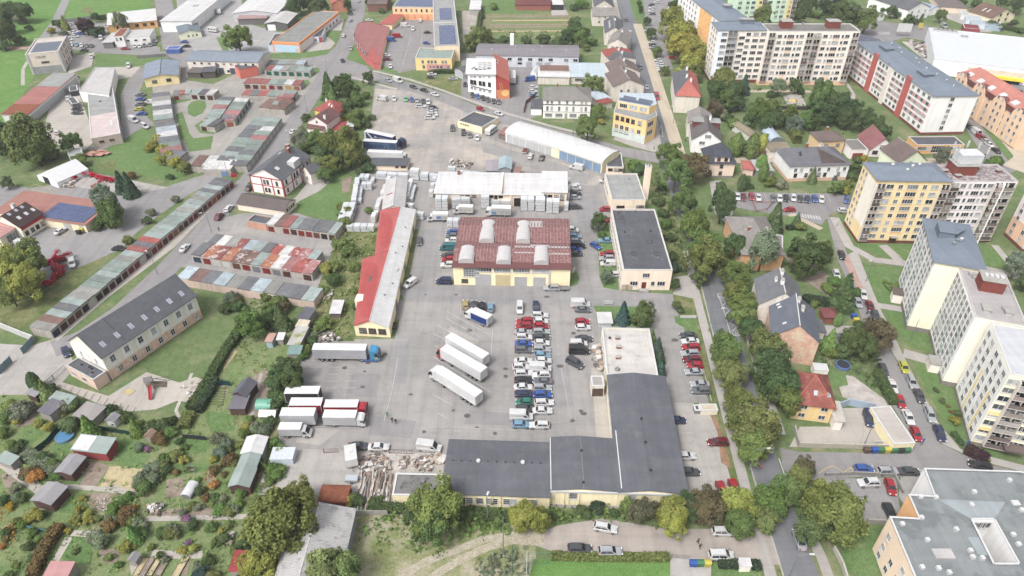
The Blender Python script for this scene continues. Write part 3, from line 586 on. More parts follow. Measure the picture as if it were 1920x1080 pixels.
def car_proto(kind):
 L,W,Hh,zb,r0,f0,r1,f1,zh,nm=CK[kind];root=mt_(CARN[kind],(0,0,0));w=W/2;st=[(-0.5,0.42,zb-0.12,0.84),(-0.485,0.30,zb-0.03,0.92),(-0.44,0.24,zb,0.97),(-0.2,0.20,zb+0.02,1.0),(f0-0.1,0.20,zb,1.0),(f0,0.21,zh,0.99),(0.40,0.24,zh-0.06,0.96),(0.465,0.28,zh-0.18,0.88),(0.5,0.38,zh-0.32,0.74)]
 if kind=='s':st[1:3]=[(-0.485,0.30,zb-0.07,0.90),(-0.38,0.24,zb,0.98)]
 mb=MB();rings=[]
 for fx,z0,z1,k in st:
  zm=z0+(z1-z0)*0.62;hw=w*k;x=fx*L;rings.append([(x,-hw*0.94,z0),(x,-hw,zm),(x,-hw*0.96,z1-0.05),(x,-hw*0.86,z1),(x,hw*0.86,z1),(x,hw*0.96,z1-0.05),(x,hw,zm),(x,hw*0.94,z0)])
 for r in rings:mb.v+=r
 for i in range(len(rings)-1):
  for j in range(8):
   k2=(j+1)%8;mb.f.append((i*8+j,i*8+k2,(i+1)*8+k2,(i+1)*8+j)[::-1]);mb.m.append(0)
 mb.f+=[tuple(range(8)),tuple((len(rings)-1)*8+j for j in range(7,-1,-1))];mb.m+=[0,0];bw,tw=w*0.90,w*(0.90 if kind in 'v' else 0.76 if kind not in 'mp' else 0.82);B0=[(r0*L,-bw,zb-0.06),(f0*L,-bw*0.97,zh-0.04),(f0*L,bw*0.97,zh-0.04),(r0*L,bw,zb-0.06)];zr=Hh-0.05;T0=[(r1*L,-tw,zr),(f1*L,-tw,zr),(f1*L,tw,zr),(r1*L,tw,zr)];k=len(mb.v);ins=0.12;T1=[(r1*L+0.25,-tw+ins,Hh),(f1*L-0.3,-tw+ins,Hh),(f1*L-0.3,tw-ins,Hh),(r1*L+0.25,tw-ins,Hh)];mb.v+=B0+T0+T1
 for i in range(4):
  j=(i+1)%4;mb.f+=[(k+i,k+j,k+4+j,k+4+i),(k+4+i,k+4+j,k+8+j,k+8+i)];mb.m+=[0,0]
 mb.f.append((k+8,k+9,k+10,k+11));mb.m.append(0)
 for s in(-1,1):mb.box(f0*L-0.45,f0*L-0.25,s*w*1.02-0.07,s*w*1.02+0.07,zb+0.02,zb+0.16)
 if kind in 'eum':
  for s in(-1,1):mb.box(r1*L+0.2,f1*L-0.2,s*tw*0.9-0.03,s*tw*0.9+0.03,Hh-0.02,Hh+0.05,1)
 mb.build('body',[PAINT,DT],root);B0v,T0v=[Vector(p)for p in B0],[Vector(p)for p in T0]
 def pane(name,a,b,c,d,u0,u1,v0,v1):
  a,b,c,d=Vector(a),Vector(b),Vector(c),Vector(d);q=[]
  for u,v in((u0,v0),(u1,v0),(u1,v1),(u0,v1)):
   q.append(a.lerp(b,u).lerp(d.lerp(c,u),v))
  n=(q[1]-q[0]).cross(q[3]-q[0]).normalized();cen=sum(q,Vector())/4
  if n.dot(cen-Vector((-0.05*L,0,zb)))<0:n=-n
  g=MB();q2=[p+n*0.018 for p in q];g.poly(q2);g.build(name,CARGLASS,root)
 pane('windscreen',B0[1],B0[2],T0[2],T0[1],0.06,0.94,0.16,0.95)
 if kind=='v':
  for a,b,c,d in((B0[0],B0[1],T0[1],T0[0]),(B0[3],B0[2],T0[2],T0[3])):
   pane('side_window',a,b,c,d,0.76,0.93,0.12,0.62)
 else:
  if kind!='p':pane('rear_window',B0[0],B0[3],T0[3],T0[0],0.08,0.92,0.22,0.92)
  for a,b,c,d in((B0[0],B0[1],T0[1],T0[0]),(B0[3],B0[2],T0[2],T0[3])):
   if kind=='p':pane('side_window',a,b,c,d,0.60,0.90,0.2,0.85)
   else:
    pane('side_window',a,b,c,d,0.08,0.46,0.2,0.9);pane('side_window',a,b,c,d,0.49,0.90,0.2,0.9)
 wr=0.34 if kind in 'vum' else 0.31
 for sx in(-0.31,0.32):
  for sy in(-1,1):wheel(root,sx*L,sy*(w-0.09),wr)
 for s in(-1,1):
  q_((0.455*L,0.492*L,s*w*0.68-0.17,s*w*0.68+0.17,zh-0.30,zh-0.14),'headlight',LAMPW,root);q_((-0.502*L,-0.47*L,s*w*0.72-0.12,s*w*0.72+0.12,zb-0.22,zb-0.02),'tail_light',LAMPR,root)
 q_((-0.505*L,-0.49*L,-0.26,0.26,0.48,0.60),'number_plate',FW,root);return root
def car(kind,col,x,y,dx,dy,label,group=None,z=0.0):
 if kind not in _cp:root=_cp[kind]=car_proto(kind)
 else:root=cpt(_cp[kind])
 p=G(x,y,CK[kind][2]*0.45);q=G(x+dx,y+dy,CK[kind][2]*0.45);root.location=(p.x,p.y,z+0.11);root.rotation_euler=(0,0,math.atan2(q.y-p.y,q.x-p.x)+rnd.uniform(-0.035,0.035));tag(root,label,'van' if kind in 'vp' else 'car',group);c=CC[col][0]
 for ch in root.children:
  if ch.name.startswith('body'):ch.color=(c[0],c[1],c[2],1)
 return root
def cars(where,order,dirn,items,group=None):
 rows=[t.split()for t in items.strip().split('\n')if t.strip()];n=len(rows);cnt={}
 for t in rows:cnt[(t[2],t[3])]=cnt.get((t[2],t[3]),0)+1
 for i,t in enumerate(rows):
  x,y,k,c=float(t[0]),float(t[1]),t[2],t[3];d=dirn
  if len(t)==5:d=(-d[0],-d[1])
  elif len(t)==6:d=(float(t[4]),float(t[5]))
  nm='%s %s'%(CC[c][1],CK[k][9])
  if n==1:lab='%s %s'%(nm,where)
  elif cnt[(k,c)]==1:lab='%s, the only one %s'%(nm,where)
  else:lab='%s, %s %s %s'%(nm,ORD[i],order,where)
  car(k,c,x,y,d[0],d[1],lab,group)
  # lorries (all head along +X)
def text_mesh(s,size,mat,name='lettering',flat=0.01):
 cu=bpy.data.curves.new(name,'FONT');cu.body=s;cu.size=size;cu.extrude=flat;cu.align_x='CENTER';ob=bpy.data.objects.new(name,cu);COL.objects.link(ob);dg=bpy.context.evaluated_depsgraph_get();me=bpy.data.meshes.new_from_object(ob.evaluated_get(dg));bpy.data.objects.remove(ob);bpy.data.curves.remove(cu);me.materials.clear();me.materials.append(mat);return me
def wt(parent,s,size,mat,loc,rz=0.0,name='lettering'):
 o=bpy.data.objects.new(name,text_mesh(s,size,mat,name));o.parent=parent;o.location=loc;o.rotation_euler=(math.pi/2,0,rz);COL.objects.link(o);return o
def tractor(root,x0,col,h=3.0,ln=2.3,w=2.45,top=True):
 cb=MB();hw=w/2;prof=[(x0,0.75),(x0+ln-0.05,0.55),(x0+ln,1.0),(x0+ln,1.75),(x0+ln-0.28,h-0.35),(x0+ln-0.75,h),(x0,h+(0.25 if top else 0))];n=len(prof);k=len(cb.v);cb.v+=[(p[0],-hw,p[1])for p in prof]+[(p[0],hw,p[1])for p in prof];cb.f+=[tuple(k+i for i in range(n)),tuple(k+2*n-1-i for i in range(n))];cb.m+=[0,0]
 for i in range(n):
  j=(i+1)%n;cb.f.append((k+j,k+i,k+n+i,k+n+j));cb.m.append(0)
 cb.build('cab',PAINT,root,color=col);a,b=Vector(prof[3][0:1]+(0,)+prof[3][1:]),Vector(prof[4][0:1]+(0,)+prof[4][1:]);g=MB();nrm=Vector((b.z-a.z,0,a.x-b.x)).normalized()*0.02;a2,b2=a.lerp(b,0.05)+nrm,a.lerp(b,0.92)+nrm;g.poly([(a2.x,-hw*0.9,a2.z),(a2.x,hw*0.9,a2.z),(b2.x,hw*0.9,b2.z),(b2.x,-hw*0.9,b2.z)]);g.build('windscreen',CARGLASS,root)
 for s in(-1,1):
  g=MB();y=s*(hw+0.012);q=[(x0+ln-1.15,y,1.75),(x0+ln-0.12,y,1.75),(x0+ln-0.38,y,h-0.5),(x0+ln-1.15,y,h-0.5)];g.poly(q if s<0 else q[::-1]);g.build('side_window',CARGLASS,root);q_((x0+ln-0.02,x0+ln+0.03,s*hw*0.75-0.2,s*hw*0.75+0.2,0.72,0.92),'headlight',LAMPW,root);q_((x0+ln-0.3,x0+ln-0.1,s*(hw+0.18)-0.12,s*(hw+0.18)+0.12,1.7,2.45),'mirror',DT,root)
 q_((x0+ln+0.003,x0+ln+0.03,-hw*0.55,hw*0.55,1.05,1.6),'grille',DT,root)
def boxbody(root,x0,x1,z0,z1,side,top,w=2.5,end=None,name='cargo_box',frame=None):
 hw=w/2;b=MB();b.box(x0,x1,-hw,hw,z0,z1-0.06);bo=b.build(name,OBJP,root,color=side);t=MB();t.box(x0-0.03,x1+0.03,-hw-0.03,hw+0.03,z1-0.055,z1);t.build('roof_skin',OBJP,root,color=top)
 for s in(-1,1):
  q_((x0-0.05,x0-0.004,(0.02 if s>0 else-hw+0.06),(hw-0.06 if s>0 else-0.02),z0+0.12,z1-0.15),'rear_door',OBJP,root,color=end or side)
 g=MB()
 for s in(-1,1):
  g.box(x0-0.02,x0+0.1,s*hw-0.03,s*hw+0.03,z0,z1-0.06);g.box(x1-0.1,x1+0.02,s*hw-0.03,s*hw+0.03,z0,z1-0.06)
 g.box(x0,x1,-hw-0.025,hw+0.025,z0-0.08,z0-0.003);g.build('box_frame',OBJP,root,color=frame or A(215,215,215));return bo
def chassis(root,x0,x1,z=0.75):
 c=MB()
 for s in(-1,1):c.box(x0,x1,s*0.5-0.1,s*0.5+0.1,z-0.2,z+0.1)
 c.box(x0,x0+0.12,-1.15,1.15,0.5,0.68);c.build('chassis',DT,root)
def lorry(label,pa,pb,kind,cabc,side,top=A(246,246,246),end=None,group=None,name=None,z=1.0):
 a,b=G(*pa),G(*pb);d=b-a;L=d.length;c=(a+b)/2;nm=name or dict(semi='articulated_lorry',trailer='lorry_trailer',box='box_lorry',train='road_train')[kind];root=thing(nm,label,'trailer' if kind=='trailer' else 'lorry',(c.x,c.y,0.11),math.atan2(d.y,d.x),group);h=L/2
 if kind=='semi':
  boxbody(root,-h,-h+13.4,1.15,4.0,side,top,end=end);chassis(root,-h+0.3,h-0.5);tractor(root,h-2.3,cabc,3.45)
  for x in(-h+2.0,-h+3.3,-h+4.6,h-4.6,h-1.2):
   for s in(-1,1):wheel(root,x,s*1.08,0.5,0.32)
 elif kind=='trailer':
  boxbody(root,-h,h,1.15,4.0,side,top,end=end);chassis(root,-h+0.3,h-1)
  for x in(-h+2.0,-h+3.3,-h+4.6)if L>10 else(-h+1.8,h-1.8):
   for s in(-1,1):wheel(root,x,s*1.08,0.5,0.32)
  lg=MB()
  for s in(-1,1):lg.box(h-3.2,h-3.0,s*0.8-0.08,s*0.8+0.08,0,1.1)
  lg.build('landing_leg',MG,root)
 elif kind=='box':
  hh=3.4 if L>7.5 else 3.0;boxbody(root,-h,h-2.0,0.95,hh,side,top,w=2.4 if L>7.5 else 2.15,end=end);chassis(root,-h+0.2,h-0.4,0.7)
  if L>7.5:tractor(root,h-1.9,cabc,2.75,1.9,2.3,False)
  else:vancab(root,h-1.95,cabc)
  for x in(-h+L*0.24,h-0.95):
   for s in(-1,1):wheel(root,x,s*0.95,0.42,0.28)
 return root,h
def vancab(root,x0,col,w=2.0,h=2.35):
 cb=MB();hw=w/2;prof=[(x0,0.45),(x0+1.9,0.4),(x0+1.95,0.75),(x0+1.55,1.2),(x0+0.85,h-0.15),(x0+0.45,h),(x0,h)];n=len(prof);cb.v+=[(p[0],-hw,p[1])for p in prof]+[(p[0],hw,p[1])for p in prof];cb.f+=[tuple(range(n)),tuple(2*n-1-i for i in range(n))];cb.m+=[0,0]
 for i in range(n):
  j=(i+1)%n;cb.f.append((j,i,n+i,n+j));cb.m.append(0)
 cb.build('cab',PAINT,root,color=col);a,b=Vector((prof[3][0],0,prof[3][1])),Vector((prof[4][0],0,prof[4][1]));nr=Vector((b.z-a.z,0,a.x-b.x)).normalized()*0.02;a2,b2=a.lerp(b,0.06)+nr,a.lerp(b,0.95)+nr;g=MB();g.poly([(a2.x,-hw*0.88,a2.z),(a2.x,hw*0.88,a2.z),(b2.x,hw*0.88,b2.z),(b2.x,-hw*0.88,b2.z)]);g.build('windscreen',CARGLASS,root)
 for s in(-1,1):
  y=s*(hw+0.012);q=[(x0+0.25,y,1.25),(x0+1.25,y,1.25),(x0+0.75,y,h-0.3),(x0+0.25,y,h-0.3)];g=MB();g.poly(q if s<0 else q[::-1]);g.build('side_window',CARGLASS,root)
def spn(root,x0,x1,z0,z1,col,hw=1.25,s=-1,out=0.015,name='side_print',poly=None):
 y=s*(hw+out);q=poly or[(x0,z0),(x1,z0),(x1,z1),(x0,z1)];q=[(p[0],y,p[1])for p in q];g=MB();g.poly(q if s<0 else q[::-1]);return g.build(name,OBJP,root,color=col)
 # people
_pp={}
def person_mesh(pose):
 if pose in _pp:return _pp[pose]
 J={'pelvis':(0,0,0.95),'waist':(0,0,1.1),'chest':(0,0,1.33),'neck':(0,0.01,1.5),'head':(0,-0.02,1.62),'crown':(0,-0.01,1.74)};st=0.22 if pose=='walk' else 0.02;J.update(hl=(-0.1,0,0.92),kl=(-0.11,-st*0.5,0.5),al=(-0.11,-st+0.04,0.08),tl=(-0.11,-st-0.12,0.03),hr=(0.1,0,0.92),kr=(0.11,st*0.3,0.5),ar=(0.11,st+0.06,0.1),tr=(0.11,st-0.08,0.03))
 J.update(sl=(-0.2,0,1.42),el=(-0.26,st*0.6,1.14),wl=(-0.25,st*0.4-0.1,0.9),gl=(-0.25,st*0.4-0.14,0.8),sr=(0.2,0,1.42),er=(0.26,-st*0.6,1.14),wr=(0.25,-st*0.4-0.1,0.92),gr=(0.25,-st*0.4-0.14,0.82));E=[('pelvis','waist'),('waist','chest'),('chest','neck'),('neck','head'),('head','crown'),('pelvis','hl'),('hl','kl'),('kl','al'),('al','tl'),('pelvis','hr'),('hr','kr'),('kr','ar'),('ar','tr'),('chest','sl'),('sl','el'),('el','wl'),('wl','gl'),('chest','sr'),('sr','er'),('er','wr'),('wr','gr')]
 Rr=dict(pelvis=0.15,waist=0.13,chest=0.16,neck=0.06,head=0.1,crown=0.07,h=0.1,k=0.065,a=0.05,t=0.04,s=0.075,e=0.05,w=0.035,g=0.035);ks=list(J);me=bpy.data.meshes.new('body');me.from_pydata([J[k]for k in ks],[(ks.index(a),ks.index(b))for a,b in E],[]);o=bpy.data.objects.new('body',me);COL.objects.link(o);md=o.modifiers.new('skin','SKIN')
 for i,k in enumerate(ks):
  r=Rr.get(k,Rr.get(k[0]));me.skin_vertices[0].data[i].radius=(r,r*(0.75 if k in('chest','waist','pelvis')else 1));me.skin_vertices[0].data[i].use_root=k=='pelvis'
 o.modifiers.new('sub','SUBSURF').levels=1;dg=bpy.context.evaluated_depsgraph_get();out=bpy.data.meshes.new_from_object(o.evaluated_get(dg));bpy.data.objects.remove(o);out.name='body';_pp[pose]=out;return out
SKIN=sf('skin',A(215,170,145),0.6);HAIR=sf('hair',A(70,55,45),0.8)
def person(x,y,top,legs,pose,face,label):
 p=G(x,y,0.9);src=person_mesh(pose);me=src.copy();me.materials.clear()
 for m in(SKIN,sf('cloth_%d_%d_%d'%tuple(int(c*999)for c in top),top),sf('cloth_%d_%d_%d'%tuple(int(c*999)for c in legs),legs),HAIR):me.materials.append(m)
 for f in me.polygons:
  c=f.center;f.material_index=3 if c.z>1.68 or(c.z>1.58 and c.y>0.03)else 0 if c.z>1.48 or(abs(c.x)>0.2 and c.z<0.92 and c.z>0.7)else 1 if c.z>0.98 or abs(c.x)>0.21 else 2
 root=thing('person',label,'person',(p.x,p.y,0.11),R(face));put('body',me,root);return root
 # small street things
def fence(label,pts,h=1.8,col=A(150,155,150),post=2.5,name='fence',px=True,kind='panel',th=0.08):
 w=[G(*p)if px else Vector((p[0],p[1],0))for p in pts];base=w[0].copy();root=thing(name,label,'fence' if name!='garden_wall' else 'wall',(base.x,base.y,0));k=0
 for a,b in zip(w[:-1],w[1:]):
  d=b-a;L=d.length;n=max(1,round(L/post));ang=math.atan2(d.y,d.x)
  for i in range(n):
   p=a+d*(i/n)-base;q_((-0.06,0.06,-0.06,0.06,0,h+0.08),'post',OBJP,root,(p.x,p.y,0),ang,color=tuple(c*0.8 for c in col));mb=MB();ln=L/n
   if kind=='panel':mb.box(0.06,ln-0.06,-th/2,th/2,0.06,h)
   else:
    mb.box(0.06,ln-0.06,-0.02,0.02,h-0.1,h-0.02);mb.box(0.06,ln-0.06,-0.02,0.02,0.2,0.28)
    for j in range(9):
     xx=0.06+(ln-0.12)*(j+0.5)/9;mb.box(xx-0.02,xx+0.02,-0.015,0.015,0.28,h-0.1)
   mb.build('panel',OBJP,root,(p.x,p.y,0),ang,color=col)
 return root
def lamp(label,x,y,h=8.0,arm=(1.5,0),group='street lamps'):
 p=G(x,y);root=thing('street_lamp',label,'street lamp',(p.x,p.y,0),0,group);mb=MB();mb.tube((0,0,0),(0,0,h),0.11,0.06,8);mb.build('pole',MG,root);mb=MB();mb.tube((0,0,h-0.05),(arm[0],arm[1],h+0.25),0.05,0.04,6);mb.build('arm',MG,root);q_((-0.45,0.45,-0.17,0.17,-0.08,0.08),'lamp_head',sf('lamp_head',A(235,235,235),0.5),root,(arm[0],arm[1],h+0.25),math.atan2(arm[1],arm[0]));return root
def mark(pts,width=0.14,name='road_marking',col=None,dash=None,z=0.118,closed=False):
 w=[G(*p)for p in pts]
 if closed:w.append(w[0])
 mb=MB()
 for a,b in zip(w[:-1],w[1:]):
  d=b-a;L=d.length
  if L<0.01:continue
  d.normalize();n=Vector((-d.y,d.x,0))*(width/2);t=0.0
  while t<L:
   e=min(L,t+(dash[0]if dash else L));p,q=a+d*t,a+d*e;mb.poly([(p.x-n.x,p.y-n.y,z),(q.x-n.x,q.y-n.y,z),(q.x+n.x,q.y+n.y,z),(p.x+n.x,p.y+n.y,z)][::1]);t=e+(dash[1]if dash else 1)
 for i,f in enumerate(mb.f):
  a,b,c=[Vector(mb.v[j])for j in f[:3]]
  if(b-a).cross(c-a).z<0:mb.f[i]=f[::-1]
 return tag(mb.build(name,col or ROADPAINT),kind='structure')
ROADPAINT=sf('road_paint',A(225,225,222),0.8,0.12,0.8,stain=(A(170,168,166),0.56,0.66,2.5));YPAINT=sf('yellow_paint',A(222,200,130),0.8,0.12,0.8)
# the ground
GRASS=grm('grass',A(120,146,92),A(136,154,104),A(106,130,80),A(174,168,132),s1=0.035,dlo=0.5,dhi=0.68);LAWN=grm('lawn_turf',A(118,152,90),A(132,162,102),A(106,138,80),A(162,170,122),s1=0.08,s2=0.8);WILD=grm('rough_grass',A(118,138,82),A(146,150,100),A(96,118,66),A(178,168,126),s1=0.06,s2=0.6,dlo=0.48,dhi=0.66);DRYG=grm('dry_grass',A(150,160,100),A(184,178,138),A(124,146,82),A(206,196,172),s1=0.07,s2=0.5,dlo=0.44,dhi=0.62)
MEADOW=grm('meadow_grass',A(118,164,84),A(134,174,96),A(106,150,76),A(164,178,118),s1=0.05,s2=0.3);YARD=asph('yard_asphalt',A(190,186,182),A(166,163,161));TAR=asph('lane_asphalt',A(178,175,175),A(164,162,164),stain=0.25);MAIN=asph('street_asphalt',A(134,136,142),A(146,148,153),stain=0.15,crack=0.12);STREET=asph('side_street_asphalt',A(172,168,168),A(160,157,158),stain=0.2);GRAVEL=asph('gravel_hardstanding',A(208,198,188),A(172,168,165),big=0.04,stain=0.3,crack=0.0,sand=A(224,210,194))
LIGHTG=asph('pale_hardstanding',A(206,200,194),A(192,187,182),big=0.06,stain=0.28,crack=0.15);CONC=asph('concrete_slab',A(214,206,195),A(200,193,184),big=0.07,stain=0.2,crack=0.12);PAVE=asph('paving',A(208,201,195),A(196,190,185),big=0.08,stain=0.15,crack=0.0);SANDP=asph('sand_paving',A(226,211,188),A(216,200,178),big=0.08,stain=0.15,crack=0.0);REDP=sf('red_paving',A(206,168,156),0.9);SOIL=sf('garden_soil',A(170,152,138),0.95,0.2,0.5,0.2,4,stain=(A(120,130,80),0.55,0.7,0.9))
STRAW=sf('straw_mulch',A(212,196,152),0.95,0.15,0.6,0.2,5,stain=(A(150,155,95),0.58,0.68,0.7));SAND=sf('sand',A(232,208,150),0.95);WORN=grm('worn_track',A(208,197,176),A(216,206,188),A(186,180,148),A(164,168,120),s1=0.15,s2=0.9);RUBBLE=sf('rubble_ground',A(208,200,193),0.95,0.2,0.5,0.25,5);base=MB();base.poly([(-4000,-400,0),(4000,-400,0),(4000,5000,0),(-4000,5000,0)]);tag(base.build('ground',GRASS),kind='structure');g=ground
# works yard and its surroundings
g('yard',[(690,262),(703,160),(770,166),(870,203),(960,236),(1120,292),(1170,318),(1142,388),(1150,400),(1164,545),(1262,552),(1275,600),(1345,760),(1392,925),(1290,925),(1150,955),(735,940),(560,945),(478,940),(505,870),(530,800),(552,722),(567,668),(590,638),(740,635),(760,560),(785,430),(655,425),(672,330)],YARD,1)
g('gravel_yard',[(704,166),(770,172),(868,206),(868,232),(905,255),(950,272),(1040,300),(1128,332),(1120,348),(1066,345),(1062,322),(820,322),(790,335),(765,318),(765,292),(692,256)],GRAVEL,2);g('asphalt_patch',[(900,262),(990,292),(1060,310),(1110,330),(1100,346),(1068,338),(1000,318),(955,300),(905,285)],YARD,3);g('asphalt_patch',[(812,292),(858,300),(850,318),(815,318)],GRAVEL,3);g('store_yard',[(672,335),(735,335),(708,420),(658,424)],asph('store_asphalt',A(176,168,164),A(160,156,156)),2)
g('lane',[(745,538),(1070,540),(1150,545),(1262,552),(1300,560),(1306,590),(1262,577),(1120,573),(760,566)],TAR,2);g('asphalt_patch',[(845,612),(900,640),(888,648),(838,622)],LIGHTG,3);g('asphalt_patch',[(560,800),(640,805),(600,835),(555,830)],LIGHTG,3)
for q in([(742,640),(770,640),(760,720),(735,718)],[(1030,668),(1062,665),(1075,760),(1045,765)],[(700,560),(760,562),(752,600),(722,598)],[(880,770),(960,775),(955,798),(870,795)],[(660,700),(715,702),(705,745),(648,742)],[(790,430),(822,430),(818,520),(782,520)],[(1075,360),(1120,362),(1128,430),(1085,425)],[(700,780),(780,790),(770,822),(690,815)]):g('asphalt_patch',q,TAR if q[0][0]%4 else STREET,3)
g('parking_bays',[(1264,755),(1340,757),(1392,925),(1290,925)],LIGHTG,2);g('loading_strip',[(1108,690),(1128,690),(1148,822),(1118,820)],CONC,3);g('scrap_yard',[(500,840),(735,846),(832,852),(830,900),(735,935),(560,945),(478,940)],LIGHTG,2);g('rubble_ground',[(678,850),(790,852),(788,886),(742,890),(730,945),(665,945),(670,890)],RUBBLE,3)
g('rough_ground',[(640,432),(712,432),(700,482),(678,500),(660,606),(664,640),(640,640),(590,636),(566,668),(545,720),(530,780),(505,860),(470,945),(455,945),(540,700),(610,500)],WILD,2);g('lawn',[(1112,574),(1222,576),(1222,614),(1130,612)],LAWN,2,h=0.12);g('lawn',[(1264,594),(1298,592),(1316,640),(1288,618),(1266,606)],LAWN,2,h=0.12);g('lawn',[(1120,432),(1146,418),(1160,545),(1132,540),(1124,520)],LAWN,2,h=0.12);g('lawn',[(1070,507),(1078,503),(1086,520),(1082,534),(1070,538)],LAWN,2,h=0.12)
g('verge',[(1300,756),(1346,757),(1346,772),(1302,770)],LAWN,3);g('verge',[(1225,300),(1258,385),(1285,470),(1310,600),(1344,760),(1380,880),(1404,975),(1392,975),(1330,760),(1300,640),(1262,560),(1262,500),(1234,390),(1200,310)],WILD,2);g('leaf_litter',[(1330,775),(1346,790),(1372,880),(1352,868),(1345,810)],sf('leaf_litter',A(176,138,110),0.95,0.25,0.8,0.3,4),3)
# streets
g('street',[(1235,296),(1262,380),(1290,450),(1313,520),(1336,617),(1345,650),(1380,770),(1425,930),(1471,1080),(1482,1115),(1562,1115),(1536,1080),(1490,960),(1462,875),(1421,745),(1392,645),(1381,617),(1359,528),(1346,512),(1325,450),(1300,380),(1270,296)],MAIN,3);kl('pavement',[(1287,470),(1302,540),(1325,630),(1360,770),(1400,925),(1440,1060),(1450,1100)],2.2,PAVE);kl('pavement',[(1376,520),(1398,600),(1412,660),(1440,745),(1465,815)],2.0,PAVE)
kl('pavement',[(1505,975),(1540,1045),(1560,1100)],2.0,PAVE);kl('kerb',[(1312,524),(1335,619),(1343,650),(1378,771),(1423,931),(1469,1081)],0.3,KERB);g('forecourt',[(1262,520),(1300,515),(1322,590),(1332,630),(1318,632),(1300,560),(1262,552)],PAVE,2);g('forecourt',[(1345,640),(1362,640),(1392,745),(1372,745)],WILD,2);road('street',[(676,-20),(668,30),(652,75),(632,115)],9.5,STREET)
road('street',[(640,96),(605,150),(562,215),(512,282),(474,328),(425,385),(372,443),(310,508),(235,580),(160,632),(100,655)],7.5,STREET);road('street',[(606,112),(650,128),(700,143),(760,160),(830,182),(880,203),(940,222),(1010,243),(1090,263),(1160,283),(1262,302)],8.0,STREET);g('street',[(575,105),(625,92),(668,95),(690,128),(720,150),(650,150),(610,160),(585,160),(600,130),(560,112)],STREET,3)
road('street',[(1163,-20),(1180,42),(1197,103),(1213,155),(1228,205),(1243,255),(1256,300)],8.0,MAIN,3);kl('pavement',[(1195,45),(1212,95),(1230,150),(1246,200),(1262,250),(1275,295)],5.0,SANDP);kl('pavement',[(1150,-10),(1163,45),(1180,105),(1196,155)],2.2,PAVE);g('car_park',[(1200,-5),(1275,-5),(1262,40),(1250,90),(1262,130),(1240,132),(1215,60)],STREET,2);g('lawn',[(1180,0),(1205,0),(1210,30),(1202,36),(1188,30)],LAWN,2,h=0.12)
g('pavement',[(1150,262),(1196,200),(1232,225),(1242,285),(1225,285),(1190,276)],PAVE,2,h=0.13);kl('pavement',[(640,140),(700,156),(745,168)],1.8,PAVE);kl('pavement',[(700,133),(770,150),(830,170),(885,190),(950,213),(1030,236),(1120,258)],1.8,PAVE)
# top left: business park
road('street',[(100,86),(140,88),(200,96),(300,101),(345,108),(420,118)],7.0,STREET);g('street',[(325,98),(362,92),(358,140),(345,152),(325,145),(338,112)],STREET,2);g('car_park',[(98,66),(112,40),(200,43),(204,78),(300,88),(300,97),(130,86)],STREET,2);g('meadow',[(-120,-10),(120,-10),(84,68),(50,86),(-140,86)],MEADOW,1);g('meadow',[(124,-10),(280,-10),(282,18),(200,26),(124,40)],MEADOW,1);g('meadow',[(-140,96),(58,98),(66,140),(40,180),(0,260),(-140,320)],MEADOW,1)
g('bare_patch',[(152,18),(162,13),(175,15),(174,23),(162,27),(153,24)],WILD,2);road('path',[(129,-12),(104,42),(83,70)],5.0,TAR,2);road('path',[(-60,91),(54,90)],5.0,REDP,2);road('path',[(52,115),(43,130),(43,160)],1.6,PAVE,2);g('terrace',[(134,106),(178,98),(172,125),(128,140)],PAVE,2,h=0.15);g('lawn',[(180,102),(310,107),(316,113),(266,122),(180,127)],LAWN,2);g('yard',[(106,152),(150,150),(150,180),(180,262),(160,282),(92,268),(84,236)],CONC,1)
g('lane',[(262,128),(282,126),(262,170),(272,215),(290,235),(262,242),(222,268),(190,282),(160,280),(185,268),(228,245),(226,178),(240,150)],STREET,2);g('yard',[(180,126),(262,125),(262,140),(220,150),(180,140)],CONC,1);g('yard',[(288,-10),(318,-10),(350,92),(305,92)],STREET,1);g('yard',[(330,-10),(455,-10),(450,40),(520,60),(600,60),(610,85),(520,100),(480,98),(340,95)],asph('works_concrete',A(202,199,197),A(182,180,180)),1);g('lawn',[(368,-5),(392,-5),(398,38),(382,38)],LAWN,2)
g('lawn',[(405,70),(420,70),(430,94),(418,96)],LAWN,2);g('terrace',[(598,36),(645,36),(640,58),(602,56)],PAVE,2,h=0.12);g('lawn',[(608,60),(636,58),(628,80),(612,68)],LAWN,2,h=0.12);g('lawn',[(508,101),(524,100),(590,97),(622,93),(612,103),(576,109),(515,106)],LAWN,2,h=0.12);g('forecourt',[(572,70),(615,64),(628,82),(618,92),(575,98)],PAVE,2);g('lawn',[(660,88),(672,92),(690,113),(745,134),(742,140),(700,128),(650,112)],LAWN,2,h=0.12)
g('car_park',[(712,38),(830,35),(812,90),(782,130),(745,138),(712,124),(730,60)],STREET,2);g('lawn',[(700,-5),(735,0),(735,20),(690,30)],LAWN,2);g('forecourt',[(790,142),(866,150),(860,182),(790,160)],WILD,2);g('yard',[(865,100),(896,100),(960,120),(1080,130),(1010,150),(1012,215),(980,230),(865,185)],STREET,1);g('allotment_field',[(905,25),(1072,22),(1070,66),(898,66)],grm('field',A(150,150,98),A(176,160,136),A(112,140,72),A(186,166,146),s1=0.05),1)
for i in range(9):
 y=30+i*4;g('planted_row',[(912+i%3*6,y),(1066-i%2*14,y-1),(1066-i%2*14,y+0.9),(912+i%3*6,y+1.6)],[SOIL,LAWN,STRAW,MEADOW,SOIL][i%5],2)
g('driveway',[(1033,8),(1056,6),(1066,28),(1034,29)],PAVE,2);g('yard',[(866,20),(896,20),(890,70),(868,80)],GRAVEL,1);g('lawn',[(905,0),(1010,0),(1008,26),(908,26)],LAWN,1)
